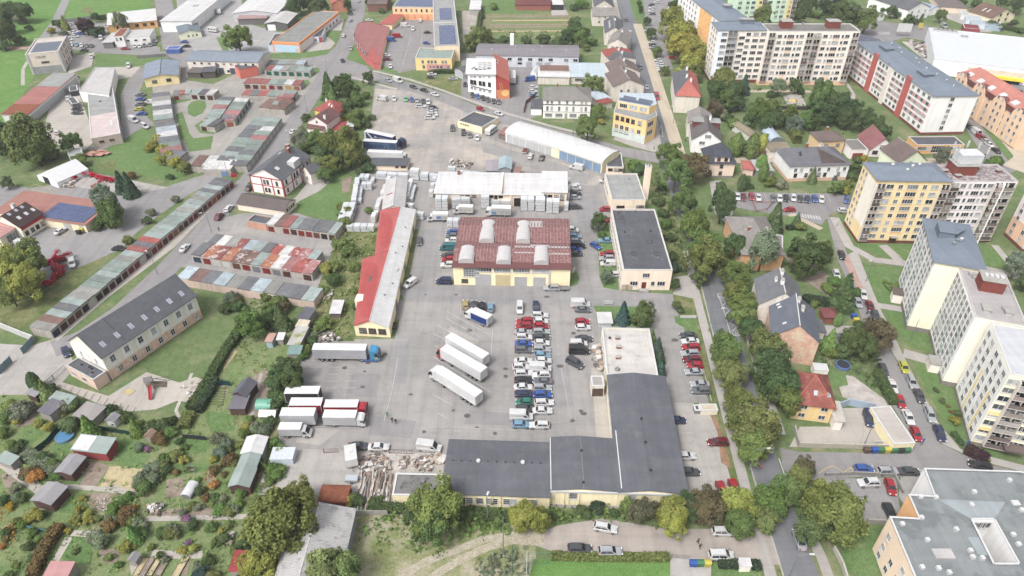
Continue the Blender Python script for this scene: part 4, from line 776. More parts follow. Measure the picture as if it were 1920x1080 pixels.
# garage colony
g('garage_court',[(285,160),(345,150),(400,158),(500,110),(580,112),(600,140),(600,160),(545,235),(480,318),(415,325),(372,325),(330,290),(295,240)],asph('garage_court',A(194,188,180),A(176,172,166),big=0.06),1);g('lawn',[(352,200),(358,192),(372,188),(385,190),(387,200),(380,212),(364,220),(353,214)],LAWN,2,h=0.1);g('lawn',[(330,215),(342,210),(355,250),(365,262),(340,262)],LAWN,2,h=0.1);g('lawn',[(365,236),(378,226),(420,242),(400,252),(375,250)],LAWN,2,h=0.1)
g('lawn',[(322,178),(355,176),(358,188),(325,196)],LAWN,2,h=0.08);g('lawn',[(345,262),(400,255),(395,280),(355,285)],LAWN,2,h=0.08);g('lawn',[(576,138),(592,126),(600,135),(580,148)],LAWN,2,h=0.1);g('lawn',[(566,152),(578,150),(582,156),(566,168)],LAWN,2,h=0.1);g('lawn',[(190,270),(268,240),(300,265),(345,330),(330,345),(240,320),(180,305)],LAWN,1);g('bare_patch',[(180,310),(205,300),(222,305),(215,322),(190,320)],WILD,2);g('lawn',[(372,318),(470,318),(455,325),(380,328)],LAWN,2)
# trailer hire yard on the left
g('yard',[(-60,345),(60,352),(110,345),(160,322),(260,340),(305,352),(400,322),(418,332),(352,366),(300,402),(252,440),(228,468),(172,492),(125,510),(80,532),(62,520),(70,460),(-60,470)],TAR,1);g('trailer_stand',[(150,322),(160,322),(318,352),(245,366),(118,347)],LIGHTG,3);g('grass_bank',[(-80,520),(60,540),(130,510),(215,472),(60,612),(-80,620)],WILD,1);g('forecourt_strip',[(420,350),(436,352),(330,462),(200,560),(108,640),(88,630),(210,520)],CONC,3)
g('house_yard',[(455,400),(560,400),(640,430),(612,500),(600,575),(440,512),(330,500),(345,470),(400,425),(385,415)],asph('garage_lane',A(190,185,180),A(166,164,164),big=0.08),1);g('forecourt',[(535,320),(565,330),(620,340),(600,358),(560,378),(545,398),(500,402),(555,370),(575,345)],PAVE,2);g('lawn',[(565,372),(600,348),(622,318),(650,320),(655,340),(640,415),(565,400),(556,390)],LAWN,1);g('bare_patch',[(640,338),(660,330),(655,360),(642,362)],SOIL,2)
# lower left: old school and playground
g('street',[(-80,640),(60,648),(112,632),(132,660),(140,690),(118,716),(95,722),(60,740),(-80,790)],LIGHTG,1);g('play_court',[(100,722),(112,716),(204,743),(275,698),(337,718),(367,707),(394,717),(360,755),(333,752),(292,768),(240,772),(196,762)],CONC,2,h=0.08)
for i in range(13):
 x=112+i*13;y=724+i*4.2;mark([(x,y-6),(x-9,y+8)],0.12,'slab_joint',SOIL,z=0.205)
mark([(230,736),(242,728),(254,734),(242,742)],0.2,'sandpit_edge',CON,closed=True,z=0.205);g('sandpit',[(229,737),(243,728),(254,733),(240,743)],SAND,3,h=0.11)
# bottom: track, football pitch, meadow
g('meadow',[(660,962),(1000,965),(1010,1110),(650,1110)],DRYG,1);g('lawn',[(1000,1048),(1256,1048),(1256,1120),(985,1120)],MEADOW,1);g('track',[(985,1016),(1000,1003),(1045,986),(1130,972),(1250,992),(1395,992),(1418,985),(1500,990),(1510,1035),(1490,1062),(1440,1058),(1330,1048),(1150,1042),(1040,1036)],asph('track_gravel',A(205,193,182),A(188,178,170),big=0.05,crack=0.0),2);road('track',[(1020,1003),(960,1004),(905,1012),(860,1030),(800,1052),(740,1090)],1.6,WORN,2)
road('track',[(1020,1016),(960,1014),(915,1026),(870,1046),(820,1075),(790,1100)],1.6,WORN,2);g('driveway',[(1257,1046),(1334,1046),(1332,1115),(1256,1115)],PAVE,3);g('verge',[(1336,1055),(1420,1060),(1440,1115),(1336,1115)],LAWN,3);g('verge',[(1440,1060),(1462,1060),(1475,1115),(1452,1115)],WILD,3)
# right: estate streets
g('street',[(1548,398),(1570,485),(1603,563),(1645,682),(1674,762),(1714,828),(1700,850),(1500,848),(1462,840),(1468,880),(1500,902),(1620,894),(1740,894),(1990,935),(1990,905),(1850,870),(1800,850),(1764,832),(1710,724),(1670,660),(1625,560),(1590,480),(1572,430)],STREET,2);g('pavement',[(1590,478),(1606,470),(1648,575),(1700,680),(1760,795),(1800,842),(1990,892),(1990,902),(1850,868),(1800,848),(1766,832),(1712,724),(1672,660),(1627,560)],PAVE,3,h=0.13)
kl('pavement',[(1564,408),(1592,462),(1640,488),(1690,494),(1745,496)],3.0,PAVE,0.135);road('path',[(1655,460),(1675,478),(1688,492)],3.0,PAVE,3);g('parking_edge',[(1577,480),(1590,478),(1622,545),(1612,550)],REDP,3);g('lawn',[(1564,410),(1582,404),(1612,457),(1740,457),(1740,488),(1650,480),(1606,462)],LAWN,1);g('lawn',[(1618,500),(1700,500),(1690,560),(1660,572),(1642,560)],LAWN,1);g('lawn',[(1655,580),(1690,585),(1760,640),(1745,660),(1705,652)],LAWN,1)
g('lawn',[(1710,678),(1752,682),(1765,720),(1810,730),(1860,840),(1890,868),(1810,845),(1775,800)],LAWN,1);g('lawn',[(1840,462),(1875,462),(1912,500),(1845,502)],LAWN,1);road('path',[(1845,502),(1880,510),(1925,530)],2.2,PAVE,2);road('path',[(1865,460),(1890,490),(1915,520)],2.2,PAVE,2);road('path',[(1640,572),(1690,580)],2.6,PAVE,3);road('path',[(1694,662),(1750,678)],3.6,PAVE,3)
g('street',[(1375,360),(1590,364),(1602,388),(1590,402),(1560,398),(1540,422),(1480,405),(1410,395),(1375,388)],STREET,2);g('pavement',[(1330,340),(1352,338),(1375,400),(1362,420),(1340,400)],PAVE,2);g('lawn',[(1475,408),(1498,404),(1504,420),(1490,432),(1470,425)],LAWN,2,h=0.12);road('pavement',[(1480,402),(1510,415),(1540,430)],2.2,SANDP,3);g('lane',[(1368,296),(1460,294),(1466,304),(1372,306)],SANDP,1)
g('yard',[(1480,838),(1500,800),(1568,800),(1570,765),(1640,765),(1705,836),(1700,842)],CONC,1);g('bare_plot',[(1565,700),(1600,706),(1660,750),(1672,762),(1636,762),(1580,745)],RUBBLE,1);g('lawn',[(1532,692),(1585,700),(1590,722),(1560,728)],LAWN,2);g('garden_soil',[(1458,465),(1500,470),(1580,540),(1560,560),(1500,520)],SOIL,1);g('lawn',[(1468,435),(1500,430),(1505,470),(1470,480)],LAWN,2);road('path',[(1538,620),(1612,622)],4.5,PAVE,2)
g('car_park',[(1540,898),(1680,896),(1690,975),(1620,985),(1560,960)],asph('car_park_asphalt',A(180,177,176),A(166,164,165)),3);g('lawn',[(1615,985),(1655,985),(1640,1030),(1650,1115),(1600,1115),(1575,1040)],LAWN,2);g('verge',[(1520,980),(1548,1040),(1570,1115),(1560,1115),(1536,1078)],WILD,3);g('yard',[(1690,880),(1740,880),(1700,960),(1685,930)],LIGHTG,2)
# upper right
g('street',[(1610,50),(1650,40),(1760,52),(1800,75),(1790,88),(1700,70),(1660,80),(1640,85)],STREET,1);g('store_yard',[(1690,78),(1740,80),(1760,120),(1740,118)],RUBBLE,2);g('street',[(1795,215),(1815,205),(1905,320),(1885,330),(1860,320)],STREET,2);g('verge',[(1818,208),(1826,204),(1900,292),(1890,298)],LAWN,3);g('pavement',[(1827,204),(1838,200),(1990,330),(1990,350),(1880,310),(1900,294)],SANDP,2);g('forecourt',[(1715,296),(1830,300),(1870,320),(1860,340),(1700,310)],SANDP,2)
g('path',[(1580,150),(1588,152),(1604,178),(1602,196),(1592,188),(1598,176)],PAVE,2);g('path',[(1400,169),(1450,168),(1520,170),(1520,174),(1450,173),(1400,174)],SANDP,2);g('terrace',[(1468,180),(1500,175),(1512,198),(1478,200)],PAVE,2,h=0.1);g('sandpit',[(1477,186),(1494,185),(1500,192),(1480,193)],SAND,3,h=0.13);g('driveway',[(1760,-5),(1800,10),(1860,60),(1840,60),(1790,40),(1750,25)],LIGHTG,1);g('street',[(1880,150),(1990,175),(1990,225),(1870,175)],STREET,1)
# allotments, lower left
g('allotments',[(-120,742),(60,740),(190,765),(340,790),(420,690),(470,620),(550,600),(540,700),(500,870),(462,948),(660,960),(650,1120),(-160,1120)],grm('allotment_grass',A(140,162,104),A(156,164,116),A(120,148,88),A(188,174,142),s1=0.06,s2=0.5),1)
for q,m in(([(150,868),(182,866),(205,875),(175,918),(150,915)],SOIL),([(205,875),(260,872),(280,895),(250,922),(185,918)],STRAW),([(165,924),(230,925),(222,945),(190,960),(166,950)],SOIL),([(312,900),(345,895),(345,930),(310,935)],SOIL),([(290,955),(400,952),(402,970),(280,972)],SOIL),([(185,1028),(230,1032),(215,1058),(190,1055)],SOIL),([(260,1055),(300,1050),(296,1078),(258,1078)],SOIL),([(330,1058),(358,1052),(350,1078),(328,1080)],SOIL),([(395,870),(410,878),(395,905),(385,905)],SOIL),([(0,890),(45,878),(60,905),(15,930)],SOIL),([(405,715),(430,728),(418,756),(395,750)],SOIL),([(408,660),(430,640),(445,660),(420,695)],STRAW),([(455,720),(500,690),(510,740),(470,800)],SOIL),([(40,760),(70,765),(60,800),(30,800)],SOIL)):
 g('vegetable_bed',q,m,2)
for q in([(45,800),(78,788),(88,802),(62,830),(38,840)],[(86,852),(112,822),(140,838),(112,870)],[(216,822),(258,824),(282,855),(262,880),(222,872)],[(118,1006),(172,1006),(170,1058),(118,1058)],[(118,905),(140,875),(162,872),(150,910)],[(110,960),(140,925),(160,924),(140,965)],[(342,815),(400,822),(385,850),(342,850)],[(382,770),(440,778),(440,808),(395,812)],[(0,1062),(70,1058),(60,1120),(0,1120)],[(330,870),(398,870),(385,885),(335,890)]):
 g('lawn',q,LAWN,2)
for pts,wd in(([(200,912),(252,924)],1.0),([(122,912),(200,918),(256,925)],1.2),([(272,973),(345,972),(470,969)],1.2),([(130,1008),(98,1062),(85,1100)],1.4),([(135,1000),(200,1002)],1.3),([(85,830),(42,858)],0.7),([(130,868),(108,905)],0.8),([(148,1000),(175,1003)],1.4),([(285,1038),(350,1042),(380,1040)],1.6),([(252,1050),(258,1100)],1.6),([(-10,858),(90,930)],2.0),([(490,700),(470,790)],0.8),([(360,700),(330,770),(345,800)],0.8)):
 road('path',pts,wd,CONC,3)
for a,b in(((838,584),(922,631)),((836,597),(900,632)),((820,610),(900,654)),((812,626),(908,672)),((815,648),(828,655)),((810,668),(920,736)),((812,740),(848,760)),((822,775),(844,788))):mark([a,b],0.12)
mark([(924,616),(921,668)],0.12);mark([(864,569),(864,589),(923,590)],0.12);mark([(926,569),(927,590)],0.12)
for x in(880,897,911):mark([(x,569),(x,580)],0.12)
mark([(996,600),(998,763)],0.1,col=LIGHTG);mark([(746,672),(735,735),(720,790)],0.14)
for i in range(8):mark([(585+i*-3,676+i*13),(668,676+i*13)],0.1,dash=(3.0,1.6))
mark([(586,800),(668,802)],0.1);mark([(804,802),(900,804),(965,808),(1000,800),(1070,789)],0.25,'drain_line',LIGHTG);mark([(1052,690),(1070,788)],0.2,'drain_line',LIGHTG)
for y in(634,645,656,668,680,690,706,718,730,742):mark([(1276+(y-634)*0.16,y),(1300+(y-634)*0.2,y)],0.1)
mark([(1262,600),(1282,612),(1300,622),(1318,690),(1334,752)],0.22,'kerb',KERB)
for y in(781,812,842,870):mark([(1272+(y-780)*0.13,y),(1296+(y-780)*0.13,y)],0.5,'worn_patch',CONC)
mark([(1345,551),(1352,568),(1360,592),(1370,630)],0.2);mark([(1345,551),(1362,552)],0.2);mark([(1348,560),(1362,560)],0.16)
for y in(560,575,591,606):
 x=1347+(y-560)*0.44;mark([(x,y),(x+15,y+7),(x+6,y+15)],0.18)
mark([(1368,621),(1383,621)],0.16);mark([(1370,630),(1387,630)],0.2)
for x,y in((1355,559.2),(1377,629)):
 p=G(x,y);o=put('road_marking',text_mesh('BUS',1.55,ROADPAINT,'road_marking',0.0),None,(p.x,p.y,0.125),R(-2));o.scale=(1.1,1.0,1);tag(o,kind='structure')
mark([(1412,858),(1427,858),(1428,880)],0.25,col=sf('red_road_paint',A(205,120,120),0.8),closed=True);mark([(1418,860),(1424,874)],0.3);mark([(1460,860),(1474,900)],0.25)
for i in range(10):mark([(1488+i*5.2,399.5+i*0.7),(1491.5+i*5.2,406.5+i*0.7)],0.5)
for i in range(7):mark([(1645+i*3.4,60),(1648.5+i*3.4,65.5)],0.5)
for i in range(6):mark([(1584-i*3.4,10),(1588-i*3.4,15)],0.5)
for i in range(14):mark([(1380+i*13.0,362),(1386+i*13.2,379)],0.12)
mark([(1535,888),(1550,878),(1562,874),(1582,886),(1596,876),(1600,886)],0.2,col=YPAINT);mark([(53,354),(65,346),(114,358),(103,366),(53,354)],0.16,col=YPAINT);mark([(53,354),(76,358),(88,351),(103,366)],0.14,col=YPAINT);mark([(112,444),(128,430),(129,444)],0.12,col=YPAINT,closed=True)
for i in range(4):mark([(74+i*13,434+i*1.5),(90+i*13,419+i*1.5)],0.12)
mark([(47,447),(71,452)],0.12)
for a,b in(((770,70),(764,88)),((728,95),(763,94)),((764,94),(755,122)),((792,48),(790,82))):mark([a,b],0.14)
for i in range(4):mark([(640-i*1.0,82+i*3.6),(650-i*1,79+i*3.6)],0.18)
mark([(1240,235),(1232,252),(1243,257)],0.2,closed=True);mark([(663,15),(640,80)],0.12,dash=(3,6))
# buildings: the works yard
CREAM=wl_('cream_render',248,232,184);PEACH=wl_('peach_render',244,222,198);WW=wl_('white_render',240,238,236);WARMW=wl_('warm_white_render',240,230,218);BEIGE=wl_('beige_render',214,202,190);OLDW=wl_('old_render',222,212,200,0.25,stain=(AW(190,150,130),0.6,0.7,0.5));REDR=rmt('red_sheet',196,88,86,var=0.07,rough=0.6);WR=rmt('white_sheet',238,237,237,var=0.04,rough=0.6,stain=(A(214,212,210),0.58,0.75,0.4));GR=rmt('pale_grey_sheet',214,211,210,var=0.05,stain=(A(196,192,190),0.55,0.7,0.5))
BLACKR=rmt('bitumen_felt',112,114,122,var=0.08,stain=(A(128,129,135),0.55,0.75,0.25));DR=rmt('dark_felt',104,106,114,var=0.1,stain=(A(132,134,138),0.58,0.7,0.5));MAROON=sf('worn_maroon_sheet',A(150,104,102),0.8,0.12,0.5,0.1,4,stain=(A(180,150,148),0.48,0.7,1.3),streak=0.1);RIBM=sf('rib_maroon',A(184,142,140),0.8,0.2,0.9,0.15,4,stain=(A(150,96,96),0.5,0.62,1.5));MAROON2=sf('maroon_sheet',A(132,84,84),0.75,0.08,0.4);PF=rmt('pale_felt',176,178,176,var=0.1,stain=(A(160,158,152),0.55,0.7,0.4))
BARRELW=sf('white_polycarbonate',A(226,222,222),0.4,0.05,0.5,0.04);BROWNT=rmt('brown_tile',128,112,108,var=0.14);REDT=sf('red_tile',A(176,92,84),0.85,0.18,0.5,0.2,6);GT=rmt('grey_tile',112,114,120,var=0.1);BLUEG=rmt('blue_grey_sheet',146,158,172,var=0.06,rough=0.6);FIBRE=rmt('fibre_cement',158,152,148,var=0.16,stain=(A(190,184,178),0.55,0.7,0.8));PLINTHR=sf('red_plinth',A(150,92,80),0.9);STONEP=sf('stone_plinth',A(168,160,152),0.9,0.15,1.0);hw_=H(499,534)
B=bld('workshop','cream workshop hall with a worn maroon roof and five white barrel rooflights','workshop',[(851.7,499),(1069,503),(1064,412),(862,407.7)],hw_,'flat',CREAM,MAROON,par=0.05,cop=MAROON2);hx,hy=B.hx,B.hy;yv=lo(B,955,456,hw_)[1]
def bay(y0,y1,rise,ms,seam):
 ym=(y0+y1)/2
 for k,(a,b)in enumerate(((y0,ym),(y1,ym))):
  q=[(-hx-.3,a,hw_+0.1),(hx+.3,a,hw_+0.1),(hx+.3,b,hw_+rise),(-hx-.3,b,hw_+rise)];mb=MB();ups(mb,q,0.09);so=mb.build('roof_slope',ms[k],B.root);tag(put('roof_rib',sms('roof_rib',RIBM,q,seam,w=0.34,hgt=0.12),so),kind='stuff')
 for s in(-1,1):
  mb=MB();mb.poly([(s*hx,y0,hw_),(s*hx,y1,hw_),(s*hx,ym,hw_+rise)]);mb.build('gable',CREAM,B.root)
 return lambda y:hw_+rise-abs(y-ym)/abs(y1-ym)*rise
yf=-hy-0.4;f0=bay(yf+2.6,yv-0.15,1.3,(MAROON,MAROON),0.95);mb=MB();ups(mb,[(-hx-.3,yf-0.2,hw_+0.02),(hx+.3,yf-0.2,hw_+0.02),(hx+.3,yf+2.55,hw_+0.32),(-hx-.3,yf+2.55,hw_+0.32)],0.16);mb.build('eaves_sheet',MAROON2,B.root);f1=bay(yv+0.15,hy+0.3,1.5,(MAROON,MAROON),0.95)
for x0,x1,yt,yb in((899,925,409,450),(968,993,411,451),(860,887,457,488),(931,957,458,490),(1002,1028,458,491)):
 z=hw_+1.2;ax,ay=lo(B,x0,yb,z);bx,by=lo(B,x1,yb,z);cx,cy=lo(B,(x0+x1)/2,yt,z+1);mb=MB();w=(bx-ax)/2;xm=(ax+bx)/2;N=10;arc=[(xm-w*math.cos(math.pi*i/N),hw_+0.9+0.95*math.sin(math.pi*i/N))for i in range(N+1)]
 for i in range(N):
  ups(mb,[(arc[i][0],ay,arc[i][1]),(arc[i+1][0],ay,arc[i+1][1]),(arc[i+1][0],cy,arc[i+1][1]),(arc[i][0],cy,arc[i][1])],0.05)
 for yy in(ay+0.02,cy-0.02):mb.poly([(p[0],yy,p[1])for p in arc]+[(xm+w,yy,hw_-0.1),(xm-w,yy,hw_-0.1)])
 for i in range(1,7):
  yy=ay+(cy-ay)*i/7
  for j in range(N):mb.tube((arc[j][0],yy,arc[j][1]+.02),(arc[j+1][0],yy,arc[j+1][1]+.02),0.045,n=4,mi=1)
 for s in(-1,1):mb.box(xm+s*w-0.1,xm+s*w+0.1,ay,cy,hw_-0.1,hw_+0.95,1)
 mb.build('barrel_rooflight',[BARRELW,FW],B.root)
for x0,x1,y0,y1 in((965,1001,473,459),(1029,1067,475,460),(994,1029,458.5,455),(993,1017,427,412)):
 z=hw_+1.3;a=lo(B,x0,y0,z);b=lo(B,x1,y1,z);mb=MB();fz=f0 if y0>455 else f1;mb.slab([(a[0],a[1],fz(a[1])+.22),(b[0],a[1],fz(a[1])+.22),(b[0],b[1],fz(b[1])+.22),(a[0],b[1],fz(b[1])+.22)],0.12);mb.build('metal_sheet',GR,B.root)
ws(B,0,[0.155],[hw_-3.6],4.6,3.1,6,4);ws(B,0,[0.258,0.42,0.584,0.747],[hw_-1.75],4.8,1.35,6,1);ds(B,0,[0.255],4.6,4.0,A(214,214,214));ds(B,0,[0.425],4.3,3.9,A(246,228,178));ds(B,0,[0.578],3.6,3.3,A(208,208,206));ds(B,0,[0.74],3.6,3.3,A(214,214,214));ws(B,0,[0.095],[0.9],1.9,1.2,2,1,FB);bd(B,0,0.815,0.83,1.0,hw_,FW,'downpipe',0.25);h_=H(362,384)
B=bld('warehouse','long peach warehouse under a white ribbed roof with stone packs along its front','warehouse',[(818,362),(1016.5,366),(1018,332),(822,328.5)],h_,'mono',PEACH,WR,rise=1.0,seam=1.1,over=0.5);ws(B,0,[0.05,0.09,0.25,0.30,0.36,0.52,0.61],[h_-1.3],1.5,0.8,2,1,FB);ws(B,0,[0.565],[h_-2.4],1.2,1.9,2,1,FB);ds(B,0,[0.385],5.0,3.6,A(206,200,196));ds(B,0,[0.78],3.4,3.3,A(60,52,48));bd(B,0,0.70,0.712,0,h_-0.1,PEACH,'pier',0.5);p=lo(B,942,345,h_)
q_((p[0]-0.2,p[0]+0.2,-B.hy-0.4,B.hy+0.3,h_-0.2,h_+1.5),'party_wall',PEACH,B.root);chm(B,-0.31,0.42,0.9,0.9,1.6,BRICK);B=bld('warehouse','taller end block of the peach warehouse with a white ribbed roof','warehouse',[(1017.2,360),(1062,361),(1062.5,327.5),(1017.8,326.5)],H(361,384)+0.5,'mono',PEACH,WR,rise=0.9,seam=1.1,over=0.4);ws(B,0,[0.12,0.32,0.58],[B.h-1.9],1.5,0.9,2,1,FB);ws(B,0,[0.82],[B.h-3.0],1.4,2.2,2,2,FB);h_=H(612,631);SEAMR=rmt('red_seam',232,150,146,var=0.05)
def long_hall():
 hr=h_+1.9;o=G(664,610,h_);o.z=0;B=Bld();fr=G(730,614,h_)-o;B.ang=math.atan2(fr.y,fr.x);B.c=o;B.root=thing('long_hall','long low hall, red left roof slope, white right slope, cream gable to yard','hall',(o.x,o.y,0),B.ang)
 def P(x,y,z):
  a=lo(B,x,y,z);return Vector((a[0],a[1],z))
 R0,R1=P(730,614,h_),P(780,394,h_);r0,r1=P(693,601,hr),P(752,389,hr);L0,L1,L2,L3=P(664,610,h_),P(680,486,h_),P(702,482,h_+0.3),P(713,395,h_+0.3);t=0.56;rm=r0.lerp(r1,t)
 def slope(q,m,name='roof_slope',seam=1.0,sm=None):
  mb=MB();up=[p+Vector((0,0,0.16))for p in q];ups(mb,up,0.14);so=mb.build(name,m,B.root);tag(put('roof_seam',sms('roof_seam',sm,up,seam,w=0.16,hgt=0.05),so),kind='stuff')
 d=(r1-r0).normalized()*0.3;slope([R0-d,R1+d,r1+d,r0-d],WR,sm=WR,seam=1.6);slope([L0-d,L1,rm,r0-d],REDR,sm=SEAMR);slope([L2,L3+d,r1+d,rm],REDR,sm=SEAMR);mb=MB()
 def wl(a,b,za=None,zb=None):mb.poly([(a.x,a.y,0),(b.x,b.y,0),(b.x,b.y,b.z),(a.x,a.y,a.z)])
 mb.poly([(L0.x,L0.y,0),(R0.x,R0.y,0),tuple(R0),tuple(r0),tuple(L0)]);wl(R0,R1);mb.poly([(R1.x,R1.y,0),(L3.x,L3.y,0),tuple(L3),tuple(r1),tuple(R1)]);wl(L3,L2);wl(L1,L0);mb.poly([(L2.x,L2.y,0),(L1.x,L1.y,0),tuple(L1),tuple(rm),tuple(L2)]);mb.build('wall',CREAM,B.root);mb=MB()
 for a,b in((r0-d,r1+d),):mb.tube(a+Vector((0,0,.2)),b+Vector((0,0,.2)),0.1,n=5)
 mb.build('ridge_cap',WR,B.root);me=wmesh(2.0,1.7,2,2,FB)
 for f in(0.23,0.5,0.78):put('window',me,B.root,(R0.x*f,R0.y*f,1.1),0)
 for f,k in((0.3,0.35),(0.62,0.3),(0.55,0.6),(0.2,0.6),(0.8,0.4)):
  p=R0.lerp(R1,f).lerp(r0.lerp(r1,f),k);mb=MB();mb.tube((p.x,p.y,p.z),(p.x,p.y,p.z+0.6),0.2,n=8);mb.build('roof_vent',MG,B.root)
 p=L0.lerp(L1,0.6).lerp(r0.lerp(rm,0.6),0.55);q_((p.x-0.8,p.x+0.8,p.y-1.2,p.y+1.2,p.z+0.1,p.z+0.32),'roof_hatch',BROWNT,B.root);p=R0.lerp(R1,0.42).lerp(r0.lerp(r1,0.42),0.35);q_((p.x-0.6,p.x+0.6,p.y-0.8,p.y+0.8,p.z+0.05,p.z+0.3),'roof_hatch',GR,B.root);p=L0.lerp(L1,0.36);q_((p.x-0.3,p.x+2.6,p.y-1.4,p.y+1.4,0.0,h_+0.9),'lean_to',PEACH,B.root);ang=math.atan2((R1-R0).y,(R1-R0).x)
 for f in(0.2,0.34,0.5,0.68,0.85):
  p=R0.lerp(R1,f);put('garage_door',door_mesh(3.0,2.6,'garage'),B.root,(p.x,p.y,0),ang,None,A(170,160,150))
long_hall();B3=bld('stone_store','pale grey roofed end of the long hall ringed by wrapped stone packs','hall',[(713.5,394),(757,391),(767.5,338),(732,338)],h_+0.3,'gable',PEACH,GR,rise=1.4,ridge='y',over=0.25,capm=FW);rq(B3,-0.4,-0.1,-0.08,-0.05,REDR,'roof_board',0.1,0.25);h_=H(506,543.5);B=bld('office_block','peach office block with a dark flat roof and white parapet by the yard entrance','office',[(1167.5,505.5),(1259,507),(1232,392),(1149.5,392)],h_,'flat',PEACH,DR,par=0.4)
ws(B,0,[0.48],[h_-2.6],2.0,1.5,3);ws(B,0,[0.25,0.81],[1.6],2.2,1.5,3);ws(B,0,[0.64],[1.6],1.1,1.5,1);ds(B,0,[0.46],1.3,2.2,A(140,60,55),'flat','door',0.6);ds(B,0,[0.07,0.17],1.8,1.9,A(225,205,180),'flat','door');bd(B,0,0.36,0.56,0,0.6,CON,'entrance_steps',1.3);ws(B,3,(0.05,0.95,12),(1.3,3.2,2),1.8,1.4,2)
for fx,fy in((-0.25,-0.32),(0.28,-0.32),(-0.3,0.1),(0.28,0.12),(-0.35,0.44),(0.05,0.47)):vent(B,fx,fy,0.25,0.35,MG if fy<0 else DT)
for fx,fy in((-0.2,-0.24),(0.27,-0.24),(0.2,-0.05),(-0.3,0.36)):
 mb=MB()
 for i in range(14):
  a,b=i*2*math.pi/14,(i+1)*2*math.pi/14;mb.tube((0.9*math.cos(a),0.9*math.sin(a),0),(0.9*math.cos(b),0.9*math.sin(b),0),0.05,n=4)
 mb.build('lightning_wire',DT,B.root,(fx*B.W,fy*B.D,h_-0.34))
h_=H(375,398);B=bld('boiler_house','peach flat-roofed boiler house beside the square chimney tower','boiler house',[(1145.5,375),(1210,374),(1197,325.5),(1137.5,325.5)],h_,'flat',PEACH,PF,par=0.4);ws(B,0,[0.2,0.28,0.36,0.78,0.86,0.94],[1.6],0.9,0.9,1,1,FB);ws(B,3,(0.05,0.6,3),[1.5],2.4,1.6,3);vent(B,0.2,0.3);B=bld('chimney_tower','tall square peach chimney tower with aerials on top','tower',[(1211,314),(1222.5,314),(1221.5,308),(1212,308)],H(314,376),'flat',PEACH,FW,par=0.2)
for fx,fy in((-0.3,0.2),(0.25,0.3),(0.1,-0.25)):
 q_((-0.15,0.15,-0.15,0.15,0,1.5),'aerial',MG,B.root,(fx*B.W,fy*B.D,B.h-0.2))
B=bld('gatehouse','small peach building with a grey roof at the end of the barrel hall','outbuilding',[(1131,313),(1171,313.5),(1166.5,287),(1143,286)],H(313.5,326),'flat',PEACH,DR);ws(B,0,[0.25,0.6,0.85],[1.2],1.7,1.0,2,1,FB);h_=H(251,268);LBLUE=sf('blue_door_paint',A(150,180,212),0.6,0.1);B=bld('barrel_hall','white barrel-roofed hall with white sliding doors along its front','hall',[(951,249.5),(1038.5,276),(1057,253),(970,229)],h_,'arch',WW,WR,rise=1.7)
ds(B,0,(0.02,0.99,7),None,h_-0.5,A(226,226,228),'double','sliding_door');B=bld('barrel_hall_east','white barrel-roofed hall with blue sliding doors and a cream arched end','hall',[(1039,276.5),(1129,307.5),(1155,284),(1058,253.5)],h_,'arch',CREAM,WR,rise=1.7);ds(B,0,(0.16,0.99,5),None,h_-0.4,A(150,180,214),'double','sliding_door')
B=bld('yard_house','small yellow yard building with a grey flat roof beside the caravan','outbuilding',[(866.5,229),(904,238.5),(924.5,218),(872,203)],H(238.5,251),'flat',CREAM,DR);ws(B,0,(0.1,0.5,4),[B.h-1.0],0.7,0.35,1,1,FB);B=bld('lorry_shed','low dark-roofed shed alongside the parked white lorry','shed',[(698,310),(762.5,311),(764.5,300),(694,299.5)],H(310.5,319.5),'mono',PEACH,DR,rise=0.5);ws(B,0,[0.72,0.87,0.93],[1.2],1.2,0.6,2,1,FB);h_=H(931,953)
B=bld('south_hall','cream hall with a wide dark felt roof, leftmost of the three along the southern edge','hall',[(831,924),(1031,933),(1029,830.5),(842,827)],h_,'gable',CREAM,BLACKR,rise=0.7,over=0.3,rf=0.55);ws(B,0,[0.19,0.245,0.345,0.44,0.48,0.60,0.66,0.78,0.85],[0.9],1.5,1.9,1,3)
for u in(0.14,0.21,0.30,0.40,0.46,0.54):bd(B,0,u,u+0.006,0,h_-0.2,CREAM,'pilaster',0.25)
rq(B,-0.02,-0.015,-0.5,0.5,MG,'lightning_wire',0.03,0.02);vent(B,-0.19,0.05,0.5,0.35,FW);vent(B,0.24,0.05,0.5,0.35,FW)
for i in range(11):vent(B,-0.44+i*0.085,0.052,0.16,0.2,DT)
h2=H(919,946);C_=bld('south_wing','tall dark-roofed wing running back from the southern edge beside the staff parking','hall',[(1163,923),(1287,926),(1248.5,708),(1138,704)],h2,'gable',CREAM,BLACKR,rise=0.9,ridge='y',over=0.25,rf=0.45);ws(C_,0,[0.2,0.72],[h2-2.6],1.6,1.8,2);ws(C_,3,(0.1,0.9,9),[2.0],2.2,1.6,3)
for fx,fy in((-0.04,0.06),(-0.03,-0.14),(-0.01,-0.36)):vent(C_,fx,fy,0.3,0.4,DT)
rq(C_,-0.47,-0.455,-0.48,-0.02,FW,'roof_joint',0.05,0.06);B=bld('south_link','dark felt roofed link hall between the two southern halls','hall',[(1031.5,919),(1161,922),(1149,824),(1031.5,821)],h2-0.1,'gable',CREAM,BLACKR,rise=0.6,ridge='y',over=0.15,rf=0.45);ws(B,0,[0.33],[h2-2.7],1.9,1.9,1,3)
for u in(0.05,0.2,0.27,0.42):bd(B,0,u,u+0.01,0,h2-0.5,CREAM,'pilaster',0.25)
for fy in(0.2,-0.4):vent(B,-0.02,fy,0.25,0.4,DT)
rq(B,-0.5,-0.486,-0.5,0.5,FW,'roof_joint',0.06,0.1)
